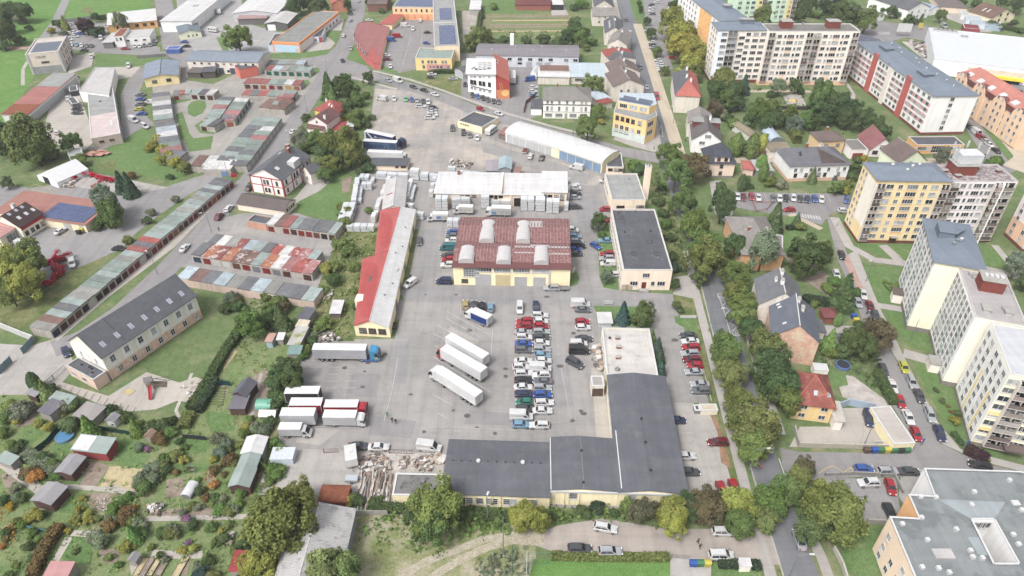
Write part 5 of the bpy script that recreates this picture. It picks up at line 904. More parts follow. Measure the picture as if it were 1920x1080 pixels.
for b_ in(B,C_):bd(b_,0,0,1,b_.h-0.45,b_.h-0.02,FW,'eaves_trim',0.3)
rq(B,-0.02,-0.012,-0.5,0.5,MG,'lightning_wire',0.03,0.02);B=bld('white_roof_block','cream block with a flat white roof behind the dark-roofed wing','workshop',[(1139,703),(1233,704.5),(1218.5,617),(1128,614)],h2-1.0,'flat',CREAM,rmt('dusty_white_felt',226,221,216,var=0.07,stain=(A(204,196,190),0.54,0.7,0.3)),par=0.3)
for fx,fy in((-0.2,0.28),(-0.2,0.08),(-0.24,-0.14)):chm(B,fx,fy,1.1,0.9,0.6,BRICK)
vent(B,-0.36,0.28,0.4,0.25,DT);vent(B,-0.28,-0.38,0.7,0.25,MG);ws(B,3,(0.1,0.95,5),[1.8],1.8,1.3,2);mb=MB();B=bld('dock_porch','pale loading-dock porch against the wing of the dark-roofed hall','porch',[(1110,724),(1133,724),(1131,705),(1108,705)],3.4,'flat',OLDW,LIGHTG,par=0.05);ds(B,0,[0.5],2.6,2.6,A(110,90,80),'flat','door')
B=bld('derelict_shed','low grey felt-roofed shed with a cream wall next to the timber pile','shed',[(735,928.5),(828,930),(832,889.5),(743,887)],H(928.5,944),'flat',CREAM,rmt('weathered_felt',138,136,134,var=0.16,stain=(A(96,94,96),0.56,0.66,0.5)),par=0.1);vent(B,0.1,0.1);RUSTB=sf('rust_sheet',A(166,98,72),0.85,0.2,0.7,0.15,4,streak=0.25,stain=(A(150,130,120),0.62,0.75,0.8))
B=bld('rusty_shed','dark red shed with a rusty curved roof at the southern fence','shed',[(602,941),(650,942),(657,912.5),(602.5,911.5)],H(941,949),'arch',wl_('red_boards',150,62,62),RUSTB,rise=0.9);B=bld('store_box','pale blue-white metal store box near the western fence','shed',[(506,862),(548,861.5),(554,841),(513,841)],H(862,871.5),'mono',sf('pale_blue_sheet',AW(196,208,220),0.6,0.05),sf('pale_blue_roof',A(226,234,242),0.5,0.04),rise=0.2,over=0.1)
B=bld('lean_to','open shed with a pale flat roof in the rough grass by the long hall','shed',[(618.5,587),(638.5,587),(641.5,566),(627,566)],H(587,597),'mono',wl_('dark_boards',120,108,100),sf('pale_sheet',A(232,230,232),0.6),rise=0.3);B=bld('smoking_shelter','small white-roofed shelter on the lawn by the yard lane','shelter',[(1123.5,605.5),(1147,605.5),(1144,588),(1121.5,588)],H(605.5,613),'mono',wl_('shelter_panel',190,195,198),sf('pale_sheet',A(232,230,232),0.6),rise=0.15)
B=bld('yard_shed','grey ribbed shed behind the white-roofed warehouse','shed',[(912.5,320),(935,320),(936,302),(913.5,302)],H(320,328),'mono',wl_('grey_sheet',150,152,158),rmt('mauve_sheet',178,172,178),rise=0.3,seam=0.8);B=bld('yard_shed','pale blue gabled shed behind the white-roofed warehouse','shed',[(936,316),(957.5,316.5),(960,296),(938,296)],H(316,328),'gable',wl_('grey_sheet',150,152,158),rmt('pale_blue_sheet_roof',186,208,216),rise=0.8,ridge='y',seam=0.9)
B=bld('yard_kiosk','small brown-roofed kiosk between the sheds and the warehouse','shed',[(964,325),(974,326),(975,315),(965,314.5)],2.2,'mono',wl_('grey_sheet',150,152,158),rmt('kiosk_roof',165,130,122),rise=0.2);B=bld('sack_shed','low brick-red roofed lean-to behind the caravan','shed',[(936,251),(952,254),(956,243),(942,239)],2.2,'mono',wl_('dark_boards',120,108,100),rmt('sack_roof',170,128,118),rise=0.3)
WRAP=sf('wrapping_film',(1,1,1),0.35,0.07,1.4,0.09,7,obj=True,spec=0.5,stain=((0.5,0.58,0.63),0.58,0.7,2.4));WRAPT=sf('wrapping_film_top',(1,1,1),0.35,0.04,1.4,0.04,7,obj=True,spec=0.5);WOOD=sf('pallet_wood',A(170,140,110),0.9,0.2,2);_pk={}
def pack_mesh(w,d,h):
 k=(w,d,h)
 if k not in _pk:
  mb=MB();r=0.08;mb.prism([(-w/2+r,-d/2),(w/2-r,-d/2),(w/2,-d/2+r),(w/2,d/2-r),(w/2-r,d/2),(-w/2+r,d/2),(-w/2,d/2-r),(-w/2,-d/2+r)],0.14,h-0.05,0);mb.prism([(-w/2+r+.03,-d/2+.04),(w/2-r-.03,-d/2+.04),(w/2-.04,-d/2+r+.03),(w/2-.04,d/2-r-.03),(w/2-r-.03,d/2-.04),(-w/2+r+.03,d/2-.04),(-w/2+.04,d/2-r-.03),(-w/2+.04,-d/2+r+.03)],h-0.05,h,1);me=mb.mesh('wrapped_pack',[WRAP,WRAPT]);pb=MB()
  for i in(-1,0,1):pb.box(-w/2,w/2,i*d*0.4-0.06,i*d*0.4+0.06,0,0.1)
  pb.box(-w/2+.02,w/2-.02,-d/2+.02,d/2-.02,0.1,0.138);_pk[k]=(me,pb.mesh('pallet',WOOD))
 return _pk[k]
def packs(where,order,pa,pb,n,levels=2,w=None,d=1.6,h=1.25,rows=1):
 a,b=G(*pa),G(*pb);L=(b-a).length;ang=math.atan2(b.y-a.y,b.x-a.x);wd=round((w or L/n)*0.94,2);nv=Vector((-math.sin(ang),math.cos(ang),0));me,pm=pack_mesh(wd,d,h)
 for r_ in range(rows):
  for i in range(n):
   c=a.lerp(b,(i+0.5)/n)+nv*(r_*(d+0.12)+rnd.uniform(-0.1,0.1));lv=levels if isinstance(levels,int)else levels[i%len(levels)]
   for k in range(lv):
    pos='' if lv==1 else(('bottom of ','top of ')if lv==2 else('bottom of ','middle of ','top of ')if lv==3 else('bottom of ','second up in ','third up in ','top of '))[k];pl='%spile'%pos if n*rows==1 else '%s%s pile %s'%(pos,ORD[i],order);lab='white stone pack, %s%s, %s'%(pl,'' if rows==1 else(' front',' rear')[r_],where);cc=rnd.choice([A(240,242,244),A(235,238,242),A(243,243,243),A(230,236,242)]);v=rnd.uniform(0.93,1.05)
    o=thing('stone_pack',lab,'pallet load',(c.x+rnd.uniform(-.05,.05),c.y+rnd.uniform(-.05,.05),0.11+k*(h+0.01)),ang+rnd.uniform(-0.03,0.03),'packs of stone wrapped in white film');put('wrapping',me,o,color=tuple(min(.82,x*v)for x in cc));put('pallet',pm,o)
pk=packs;L_,F_='from left','from front';pk("store yard's north edge",L_,(707,335),(767,339),3,2,d=2.0,h=1.3);pk('between lorry shed and warehouse',L_,(771,335),(805,338),2,(3,2),d=2.0,h=1.35);pk("warehouse's rear left corner",L_,(806,338),(822,340),1,2);pk('behind the warehouse',L_,(840,324),(900,330),4,(2,1,1,1),d=1.5);pk("store yard's northwest corner",L_,(676,341),(703,341),3,(2,2,1),d=3.0);pk('inside the store yard',L_,(679,355),(699,355),2,2,d=1.9)
pk('along the western fence',F_,(664,388),(672,344),7,2,d=1.7);pk('inner western file',F_,(673,383),(677,352),4,1,d=1.7);pk("store yard's lower west end",F_,(652,424),(664,391),4,2,d=2.0,rows=2);pk("store yard's front edge",L_,(652,432),(703,433),4,2,d=2.2,h=1.1);pk("grey store's left wall",F_,(700,419),(731,341),9,(2,1,2),d=1.5);pk("grey store's right wall",F_,(763,380),(772,346),4,2,d=1.5);pk('lane beside the grey store',F_,(770,380),(778,352),3,1,d=1.4)
pk("top of the white roof slope",L_,(758,392),(776,396),2,2);pk("warehouse's left end wall",F_,(808,372),(818,336),6,(2,1),d=1.5);pk('beside the small blue-printed lorry',L_,(781,410),(796,412),2,2);pk('behind the maroon workshop',L_,(839,423),(861,424),2,2,d=2.2);pk("leftmost on the warehouse front",L_,(818,391),(841,391),2,4,d=3.0,h=1.1);pk('left of the grey loading door',L_,(847,389),(882,386),2,3,d=2.6,h=1.15);pk('just right of grey loading door',L_,(902,388),(918,388),1,4,d=2.4,h=1.1)
pk('behind the large white lorry',L_,(919,386),(958,386),2,2,d=2.2);pk('right of the dark loading door',L_,(976,392),(1002,392),2,4,d=3.0,h=1.1);pk('middle of the right front',L_,(1003,393),(1022,393),1,4,d=2.8,h=1.1);pk('under the taller end block',L_,(1024,396),(1048,397),2,4,d=2.8,h=1.1);pk('file along the end block',F_,(1061,397),(1066,345),7,(2,1),d=1.4);pk('behind the end-block cars',L_,(1068,352),(1086,351),2,1)
# buildings: left half and the far side
# old school, lower left
SCHOOLW=wl_('school_render',236,228,212,0.15);h_=H(554,595);B=bld('school','long white school building with a dark pitched roof and paired roof lights','school',[(190,670),(366,554)],h_,'gable',SCHOOLW,GT,rise=4.6,over=0.4,D=12.5);bd(B,0,0.0,1.0,0.05,3.0,sf('worn_pink_brick',AW(222,178,156),0.92,0.15,0.8,0.12,6,stain=(AW(226,206,190),0.5,0.62,1.0)),'base_course',0.06);us=[0.08,0.22,0.36,0.5,0.635,0.775,0.91]
for u in us:bd(B,0,u-0.045,u+0.045,3.4,h_-0.6,WW,'white_panel',0.07)
ws(B,0,us,[h_-2.9],1.3,1.8,2,2,out=0.07);ws(B,0,[u+0.03 for u in us],[0.9],1.2,1.7,2,2,out=0.06)
for u in us:rq(B,u-0.5-0.014,u-0.5+0.002,-0.40,-0.30,sf('roof_light',A(200,204,222),0.2),'roof_light',0.08,0.12);rq(B,u-0.5+0.006,u-0.5+0.022,-0.40,-0.30,MATS['roof_light'],'roof_light',0.08,0.12)
ws(B,3,[0.25,0.5,0.75],[3.8],1.2,1.8,2)
for u in(0.15,0.5,0.85):bd(B,3,u-0.1,u+0.1,3.2,h_-0.3,WW,'white_panel',0.04)
rq(B,-0.262,-0.258,-0.5,0,DT,'roof_joint',0.03,0.03);B=bld('school_annex','flat grey-roofed annex at the front end of the white school','annex',[(123,685),(175,713),(198,696),(148,669.5)],3.4,'flat',wl_('annex_brick',222,190,170,0.2),DR,par=0.15,cop=GR)
for fx,fy in((-0.2,0.1),(0.02,0.22),(0.12,0.2),(0.25,-0.05)):vent(B,fx,fy,0.3,0.25,DT)
ws(B,0,[0.2,0.6],[1.0],1.6,1.3,2)
# rows of garages
gars('longest garage row, mixed grey and red roofs, running diagonally beside the lane',[(97,620.5),(431,341),(415,328),(60,610)],list('tbgdgttGGgGgtgrdRgggGGgtggtgdgdd'),list('ndbbkwkkdkdrrwdrrdrobdrrddrorkdrd'),0,2.6);gars('short garage row with a white roof and red doors below the big lawn',[(500,421),(633,440),(636,418),(514,402)],list('wbrgddddg'),list('r-rdrrbkd'),0,2.5)
gars('front garage row with rusted red roofs in the middle of the garage lane',[(352,476),(594,517),(592,489),(386,459)],list('dorobbgowpRp'),list('nrwwbrgrgd-d'),0,2.5,rust=True);gars('back garage row with bright red and white roofs behind the rusted row',[(386,458),(592,488),(605,475),(408,439)],list('dwtrlgdRwRpg'),None,0,2.7,rust=True)
gars('grey-roofed garage row with a blank wall above the school lawn',[(336,524),(588,564),(600,544),(343,498)],list('lbdltdltddg'),None,0,2.6,walls=wl_('blank_brick',205,180,165,0.3))
def grow(lab,a,b,D,roofs,dcs=None,h=2.5,wall=0,rust=False):gars(lab,[a,b],roofs,dcs,wall,h,D=D,rust=rust)
grow('garage row with green doors facing the street junction',(496,131.5),(581,134.5),5.6,list('rltGgg'),list('tttttt'),2.5);grow('back garage row with a pale blue roof behind the green doors',(501,120.5),(570,121.5),5.6,list('dgtl'),None,2.6);grow('garage row with maroon roofs and brown doors beside the junction row',(456,156),(485,157),5.6,list('rr'),list('dd'),2.6);grow('garage row of mixed roofs with orange and red doors',(485,157.5),(563,160),5.6,list('rGGwr'),list('orbyo'),2.5)
grow('garage row with grey, red and pink roofs, third from the junction',(452,178),(530,181),6,list('rdRGt'),None,2.6);grow('double garage block, roofs pink and grey, doors to the street, upper',(533,205),(558,170),6.5,list('bgrpg'),list('wkwkw'),2.5);grow('double garage block, roofs brown and green, lower neighbour',(485,201),(533,206),9.5,list('bb'),None,2.5);grow('garage row with grey roofs and green doors along the inner lane',(442,224),(468,184),6.0,list('dpGGw'),list('ttttt'),2.5)
grow('garage row with grey roofs behind the green-doored inner row',(412,222),(440,182),6.0,list('Ggpgd'),None,2.7);grow('long outer garage row beside the street with many white doors',(462,312),(528,222),6.2,list('dGdGGpGwGg'),list('wwwwwwwwww'),2.6);grow('long inner garage row behind the outer street row',(437,303),(506,222),6.2,list('dgdGGdddgg'),None,2.8);grow('white-ended garage pair with a blue door at the lower colony edge',(380,318),(432,319),7.5,list('ww'),list('-l'),2.6)
grow('garage pair with brown and white roofs beside the grass slope',(357,311),(398,312),8,list('bw'),None,2.6);grow('single wide grey garage turned towards the yellow bushes',(332,300),(352,285),8,list('d'),None,2.6);grow('column of stepped garages along the left lane, upper half',(325,222),(318,172),7.5,list('gwdwtd'),None,2.6);grow('column of stepped garages along the left lane, lower half',(342,283),(327,226),7.5,list('pGdwld'),None,2.6)
grow('small garage row with white fronts and dark doors by the loop',(356,176),(400,178),5.6,list('gkw'),list('dkd'),2.5);grow('garage pair with white and brown fronts at the loop island',(374,234),(402,238),7,list('gk'),list('d-'),2.6);grow('garage row in front of the yellow house',(324,179),(357,176),5,list('drg'),list('r-w'),2.4);grow('orange-fronted garage beside the white garage pair',(420,228),(440,226),5,list('p'),list('o'),2.5)
# house with red pilasters and its neighbours
REDB=sf('red_timber',AW(178,74,74),0.7,0.1);h_=H(337,369);B=bld('villa','white villa with red pilasters and bands under a large grey roof','house',[(471.7,328),(529,337.5),(574,293),(512,284)],h_,'gable',wl_('villa_render',242,230,226),GT,rise=3.3,ridge='y',over=0.5)
for u in(0.0,0.34,0.66,0.97):bd(B,0,u,u+0.03,0,h_,REDB,'pilaster',0.1)
for u in(0.0,0.3,0.6,0.97):bd(B,1,u,u+0.03,0,h_,REDB,'pilaster',0.1)
for i in(0,1):
 bd(B,i,0.03,0.97,h_-0.45,h_-0.1,REDB,'cornice',0.13);bd(B,i,0.03,0.97,h_*0.48,h_*0.48+0.3,REDB,'string_course',0.07)
ws(B,0,[0.44,0.54,0.82],[h_*0.6],0.9,1.6,1,2,FB);ws(B,0,[0.44,0.54,0.82],[1.0],0.9,1.5,1,2,FB);ws(B,1,[0.12,0.4,0.5,0.75,0.88],[h_*0.6],0.9,1.7,1,2,FB);ws(B,1,[0.12,0.42,0.7,0.86],[1.0],0.9,1.5,1,2,FB)
for fx,fy in((-0.1,0.42),(0.0,0.38),(0.08,0.28)):chm(B,fx,fy,0.8,1.2,1.6)
for fx,fy in((-0.25,0.3),(0.22,-0.3)):rq(B,fx-0.05,fx+0.05,fy-0.04,fy+0.04,FW,'roof_light',0.08)
q_((B.hx-2.6,B.hx+0.15,-1.0,3.2,h_-0.2,h_+2.6),'dormer',FW,B.root);bd(B,1,0.3,0.78,h_*0.5+0.3,h_*0.5+1.2,MG,'balcony_rail',1.0,0.06);B=bld('villa_wing','grey-roofed rear wing of the white and red villa','house',[(574,322),(590,329),(592,300),(577,292)],h_-2,'gable',WARMW,GT,rise=2,ridge='y');ws(B,0,[0.5],[1.4],1.0,1.4)
B=bld('villa_barn','low cream outbuilding with a dark brown roof beside the villa','outbuilding',[(447,382),(533,395.5),(551,374.5),(462,361.5)],H(382,394),'gable',wl_('barn_render',232,218,200),rmt('dark_brown_felt',116,106,104,stain=(A(150,112,80),0.66,0.72,0.3)),rise=1.6,over=0.3);ws(B,1,(0.15,0.85,4),[1.4],0.8,0.9,1,1,FB)
B=bld('brick_shed','roofless looking brick shed with a dark felt roof below the villa barn','shed',[(465,415),(500,421),(508,407),(472,400)],2.4,'flat',wl_('bare_brick',205,150,125,0.3),DR,par=0.3,cop=CON);h_=H(229,254.6);B=bld('house','pale pink house with a brown gabled roof and a round gable window','house',[(579,228),(615,231.5),(629,214),(597,207)],h_,'gable',wl_('pink_render',244,224,220),rmt('brown_sheet',130,92,92),rise=2.4,ridge='y',over=0.4);ws(B,0,[0.48],[h_-0.2],0.9,0.9,1,1,FB)
q_((-B.hx,B.hx*0.75,-B.hy-1.5,-B.hy-0.01,0,h_-2.2),'porch',WARMW,B.root);mb=MB();ups(mb,[(-B.hx-.2,-B.hy-1.9,h_-2.3),(B.hx*0.8,-B.hy-1.9,h_-2.3),(B.hx*0.8,-B.hy-.02,h_-1.2),(-B.hx-.2,-B.hy-.02,h_-1.2)],0.15);mb.build('porch_roof',rmt('brown_sheet',130,92,92),B.root);chm(B,0.3,-0.3,0.8,0.8,1.5,WW);B=bld('house','bright yellow house with an orange-red roof behind the pink house','house',[(592,207),(634,212),(643,196),(607,186)],6.2,'hip',wl_('bright_yellow',250,212,90),REDT,rise=3.0,over=0.5)
ws(B,1,(0.1,0.9,3),[3.6],1.1,1.3,2)
for fx,fy in((0.0,-0.25),(0.15,-0.3)):rq(B,fx,fx+0.06,fy,fy+0.1,FW,'roof_light',0.08)
chm(B,-0.3,0.1,0.6,0.6,1.3,WW);bd(B,1,0.1,0.9,2.8,3.4,sf('yellow_boards',AW(240,200,70),0.8),'balcony',1.2);bld('carport','carport with a flat red roof beside the pink house','carport',[(622,243.5),(640,244),(648,230),(628,229.5)],2.6,'mono',WARMW,REDR,rise=0.2);bld('glasshouse','small white-roofed pergola next to the red carport','shelter',[(650,237),(663,237),(664,229),(650,229)],2.3,'mono',MG,FW,rise=0.2)
# trailer hire yard
BRROOF=rmt('red_brown_sheet',186,132,120,var=0.06);B=bld('hire_shop','long salmon-brown roofed hire building carrying a large blue solar array','shop',[(0,405),(170,418),(178,384),(12,352)],H(404,418),'mono',wl_('hire_render',240,224,188),BRROOF,rise=0.6,over=0.3);x0,y0=lo(B,88,400,B.h+0.5);x1,y1=lo(B,166,414,B.h+0.5);x2,y2=lo(B,168,388,B.h+0.5);solar(B,0.0,0.47,-0.46,0.2,10,6);ws(B,0,[0.95],[1.0],1.4,1.6,2);ds(B,0,[0.80],3.0,2.5,A(222,220,215));h_=4.6
B=bld('shop_front','dark-brown gabled shop with white roof lights and a red sign board','shop',[(37,426),(79,401)],h_,'gable',wl_('shop_render',246,236,214),rmt('dark_brown_tile',84,66,66),rise=3.2,over=0.4,D=11);RL=sf('bright_roof_light',A(242,242,244),0.25)
for fx in(-0.2,0.12,0.42):rq(B,fx-0.05,fx+0.06,-0.34,-0.24,RL,'roof_light',0.1)
for fx in(-0.3,0.0,0.26):rq(B,fx-0.05,fx+0.06,-0.12,-0.04,MATS['roof_light'],'roof_light',0.1)
bd(B,0,0.0,1.0,h_-1.3,h_-0.4,sf('sign_red',AW(205,40,50),0.4),'sign_board',0.15);ws(B,0,[0.15,0.4,0.62,0.85],[1.0],1.2,1.4,2,1,FB);chm(B,0.3,0.3,1.0,1.0,1.6,WW);B=bld('canopy_hall','glazed hall under a pale red-striped canopy roof by the yellow tree','shop',[(-6,449),(33,424),(18,408),(-20,432)],4.0,'mono',wl_('canopy_render',240,224,200),rmt('pale_red_sheet',224,172,168),rise=1.2,seam=1.2,seamm=rmt('red_stripe',205,110,110));ws(B,0,(0.3,1.0,5),[0.6],2.0,2.6,1,2)
B=bld('marquee','white marquee tent with an open front on the hire yard','tent',[(70,332.5),(111,341.5),(156,317),(122,299)],H(341.5,351),'gable',sf('white_canvas',AW(246,246,248),0.7,0.03),sf('white_canvas_roof',A(248,248,250),0.6,0.03),rise=2.6,ridge='y',over=0.1);bd(B,0,0.3,0.62,0,2.8,DT,'dark_opening_panel',0.02);bd(B,0,0.62,0.66,0,2.9,WW,'frame_post',0.1)  # marquee front: dark panel stands in for the shade inside
B=bld('site_cabin','small white site cabin with dark windows beside the round bush','cabin',[(128,290),(154,285),(151,277),(125,282)],2.8,'flat',sf('cabin_white',AW(238,238,238),0.6),PF,par=0.05);ws(B,0,[0.25,0.62,0.85],[1.0],1.8,1.0,2,1,FB)
# business park, far left
h_=H(102,140);LETT=sf('dark_letters',(0.08,0.08,0.085),0.5);B=bld('office_cube','beige and grey office cube with white edges and solar panels on its roof','office',[(52,102),(109,96),(119.5,68),(57,73)],h_,'flat',wl_('cube_render',222,206,192),rmt('cube_roof',222,212,204),par=0.3);bd(B,0,0.03,0.95,0,h_*0.36,sf('cube_base',AW(148,150,152),0.8),'base_panel',0.06)
for i,u in((0,-0.01),(0,0.95),(1,-0.01),(1,0.95)):bd(B,i,u,u+0.06,0,h_,FW,'corner_trim',0.3)
ws(B,0,[0.5],[h_*0.52],3.4,0.7,3,1,DT);wt(B.root,'CBS.BS',1.5,LETT,(-B.hx+B.W*0.42,-B.hy-0.06,h_-2.4));ws(B,1,[0.3,0.5,0.62,0.8],(1.2,3.4,3),0.8,1.9,1,1,DT);ws(B,1,[0.9],[0.3],2.5,2.6,2,1,DT);solar(B,-0.38,0.42,-0.38,0.2,9,4,SOLARD,0.15);B=bld('house','pale yellow house with a blue-grey sheet roof in two halves','house',[(272.5,147.5),(336,140.5),(326,114),(265,121)],H(147,163),'gable',wl_('lemon_render',248,226,164),rmt('blue_grey_roof',150,162,180,var=0.05),rise=1.3,ridge='y',over=0.5,capm=DT)
ws(B,0,[0.28,0.7],[1.6],2.2,1.4,3,1,FB);B=bld('garage_hall','long row hall with green, faded red and rusty roof sections and white doors','hall',[(22,213),(67,217.5),(102,137),(56,143)],4.2,'mono',wl_('hall_render',228,224,222),rmt('faded_red_sheet',196,130,124,stain=(A(180,120,110),0.55,0.7,0.5)),rise=0.5,high='left',seam=2.6,seamm=rmt('dark_red_seam',150,96,92));rq(B,-0.5,0.5,0.14,0.5,PF,'roof_section',0.14,0.1);rq(B,-0.5,0.5,-0.5,-0.28,RUSTB,'roof_section',0.14,0.1)  # garage hall seams are a darker red than the roof sheet
ds(B,1,(0.02,0.98,12),None,3.2,A(228,228,230));B=pbld('light_hall','large pale grey flat-roofed hall between the garages and the lane','hall',[(148,171),(204,178),(215.5,127),(178,126)],5.0,[WW]*4,GR,par=0.1,cop=GR);a,b=[G(x,y,0)-B.c for x,y in((206,190),(219,139))]
for i in range(5):
 p=a.lerp(b,(i+0.5)/5);put('garage_door',door_mesh(3.0,3.2,'garage'),B.root,(p.x+0.1,p.y,0),math.atan2((b-a).y,(b-a).x),None,A(215,218,222))
B=bld('pink_hall','low hall with a grey-green rear roof and a pale pink front roof','hall',[(176.5,259),(228,250),(202,164),(151,172)],4.2,'flat',wl_('brown_grey_render',190,172,162),rmt('pale_pink_felt',228,210,208,var=0.04),par=0.05);rq(B,-0.495,0.495,-0.06,0.495,PF,'roof_section',0.03,0.06);rq(B,0.2,0.3,-0.32,-0.22,FW,'roof_light',0.1,0.2);vent(B,-0.05,0.2,0.5);ds(B,1,(0.1,0.95,7),2.8,3.0,A(220,224,228));ws(B,0,[0.3,0.65],[2.0],1.8,0.7,2,1,FB)
B=bld('container','dark site container on the concrete yard','container',[(130,172),(146,169),(144,160),(129,162)],2.5,'flat',sf('dark_container',AW(70,72,78),0.7),DR,par=0.02);B=bld('container','dark grey crate-like container beside the light hall','container',[(133,196),(147,193),(144,180),(131,183)],2.4,'flat',sf('grey_container',AW(110,112,118),0.7),DR,par=0.02)
B=bld('depot','orange depot with a white roof behind a round tree','depot',[(203,47.5),(293.5,38),(289,18.5),(200,28)],H(44,58),'mono',wl_('orange_render',244,178,112),WR,rise=0.6);ws(B,0,[0.18,0.56,0.6,0.72,0.76,0.88,0.92],[1.8],1.0,1.4,1,1,FB);B=bld('depot_office','low white office with a pale flat roof in front of the orange depot','office',[(234,71),(283.5,67.5),(278.5,54.5),(231,57)],H(69,84),'flat',WW,GR,par=0.05);ws(B,0,[0.15,0.45,0.78],[2.4],1.6,0.6,2,1,FB)
B=bld('depot_office','small white block with a rust-red tiled roof at the depot','office',[(216,68.5),(234,67.5),(231,54),(212,55)],H(68,88),'flat',WW,RUSTB,par=0.1);ws(B,0,[0.3,0.7],[3.6],1.0,1.4,1,1,FB);bld('carport','grey flat-roofed carport left of the white depot block','carport',[(197,80),(216,79.5),(213,62),(196,63)],3.0,'mono',wl_('carport_post',120,120,122),GR,rise=0.1)
bld('blue_container','long blue container by the works gate','container',[(312,92.5),(337,92),(337,86),(312,86.5)],2.4,'flat',sf('blue_container',AW(60,95,170),0.6),sf('blue_container_roof',A(90,120,190),0.6),par=0.02);B=bld('white_hall','long white-roofed hall running off the top edge','hall',[(327,40),(377,40),(371,-14),(312,-14)],6.0,'mono',WW,WR,rise=0.5,seam=2.0)
for fx in(-0.05,0.05):rq(B,fx,fx+0.03,-0.05,0.02,DT,'roof_light',0.08)
B=bld('grey_gable_hall','small hall with a blue-grey gabled roof and pale green front','hall',[(336,64),(376.5,59),(367,38),(327,43)],H(62,73),'gable',wl_('pale_green_render',236,238,206),rmt('slate_sheet',128,142,152),rise=1.3,ridge='y',over=0.3);ws(B,0,[0.4,0.6,0.78],[1.2],0.8,1.0,1,1,FB)
B=bld('works_house','long beige house with a blue-grey roof above the garage colony','house',[(356,114),(487,116.5),(491,98),(360,93)],H(116.5,140),'gable',wl_('beige_works',224,214,204,0.2),BLUEG,rise=1.6,over=0.35);ws(B,0,(0.05,0.98,9),[B.h-1.6],1.2,0.8,1,1,FB);ws(B,0,[0.42],[B.h-3.2],2.0,2.0,4);ds(B,0,[0.46,0.62],2.6,3.0,A(96,104,120));ws(B,0,[0.3,0.35,0.56],[1.0],1.2,1.0,2,1,FB)
B=bld('red_annex','salmon-red annex with a grey roof against the beige house','annex',[(447,132),(480,124),(477,116.5),(443,121)],4.6,'flat',wl_('salmon_render',226,112,96),DR,par=0.1,cop=REDR);bld('open_shed','dark-roofed open shed sheltering timber beside the beige house','shed',[(379,136),(403,134),(403,126.5),(380,127.5)],3.2,'mono',wl_('shed_dark',92,84,80),DR,rise=0.3)
bld('open_shed','dark lean-to of stacked material at the left end of the beige house','shed',[(352,136),(378,137),(378,129),(356,127)],2.6,'mono',wl_('shed_dark',92,84,80),rmt('mottled_felt',120,112,110),rise=0.3);B=bld('storage_hall','big white-roofed storage hall with a grey gable at the top edge','hall',[(446.5,26),(522,24),(545,-14),(462,-16)],H(25,41),'gable',wl_('grey_sheeting',190,192,196),WR,rise=1.6,ridge='y',over=0.3,seam=3.5,seamm=GR)
bld('canopy','red and white striped canopy along the storage hall front','canopy',[(447,36),(501,34),(500,26),(447,27.5)],3.4,'mono',wl_('canopy_dark_wall',110,106,106),rmt('striped_canopy',190,150,148),rise=0.4,seam=0.9,seamm=FW);B=bld('open_barn','open-fronted shed with a white gabled roof beside the storage hall','barn',[(497,45),(540,43.5),(553,26),(514,24)],H(45,58),'gable',wl_('barn_dark',100,98,98),GR,rise=1.3,ridge='y',over=0.4);bd(B,0,0.1,0.45,0,B.h-0.6,WW,'white_boards',0.1)  # walls below the striped canopy are plain dark grey
ORANGE=sf('orange_trim',AW(246,150,90),0.6,0.05);B=bld('showroom','long grey-roofed showroom with an orange rim and pale blue end wall','showroom',[(522,79),(572,80.5),(606,21),(559,18)],H(80,99),'flat',wl_('showroom_side',236,226,222),rmt('showroom_roof',158,160,156,stain=(A(138,142,136),0.5,0.7,0.2)),par=0.2,cop=ORANGE);bd(B,0,0,1,B.h-1.3,B.h,ORANGE,'orange_fascia',0.12);bd(B,0,0,0.05,0,B.h-1.3,ORANGE,'orange_fascia',0.12);bd(B,0,0.95,1,0,B.h-1.3,ORANGE,'orange_fascia',0.12)
bd(B,0,0.07,0.93,0.1,B.h-1.5,sf('pale_blue_panel',AW(178,208,232),0.5,0.05),'blue_panel',0.05);bd(B,0,0.8,0.93,0.1,2.2,FW,'door',0.1);bd(B,1,0,1,B.h-1.2,B.h,ORANGE,'orange_fascia',0.1);ws(B,1,(0.5,0.95,5),[1.0],2.0,1.6,2,1);bld('annex','dark-roofed annex with pale blue walls left of the orange-rimmed showroom','annex',[(503,85),(522,84),(527,63.5),(510,63.5)],H(85,97),'flat',wl_('annex_blue',200,214,228),DR,par=0.1)
B=bld('annex','small grey-roofed annex with a red end right of the showroom','annex',[(582,69),(605,69),(607,52),(588,53)],H(69,80),'flat',wl_('annex_pale',214,222,232),DR,par=0.1);bd(B,0,0.72,1.0,0,B.h,REDB,'red_panel',0.05);ws(B,0,[0.4],[1.0],1.4,1.2,2,1,FB)
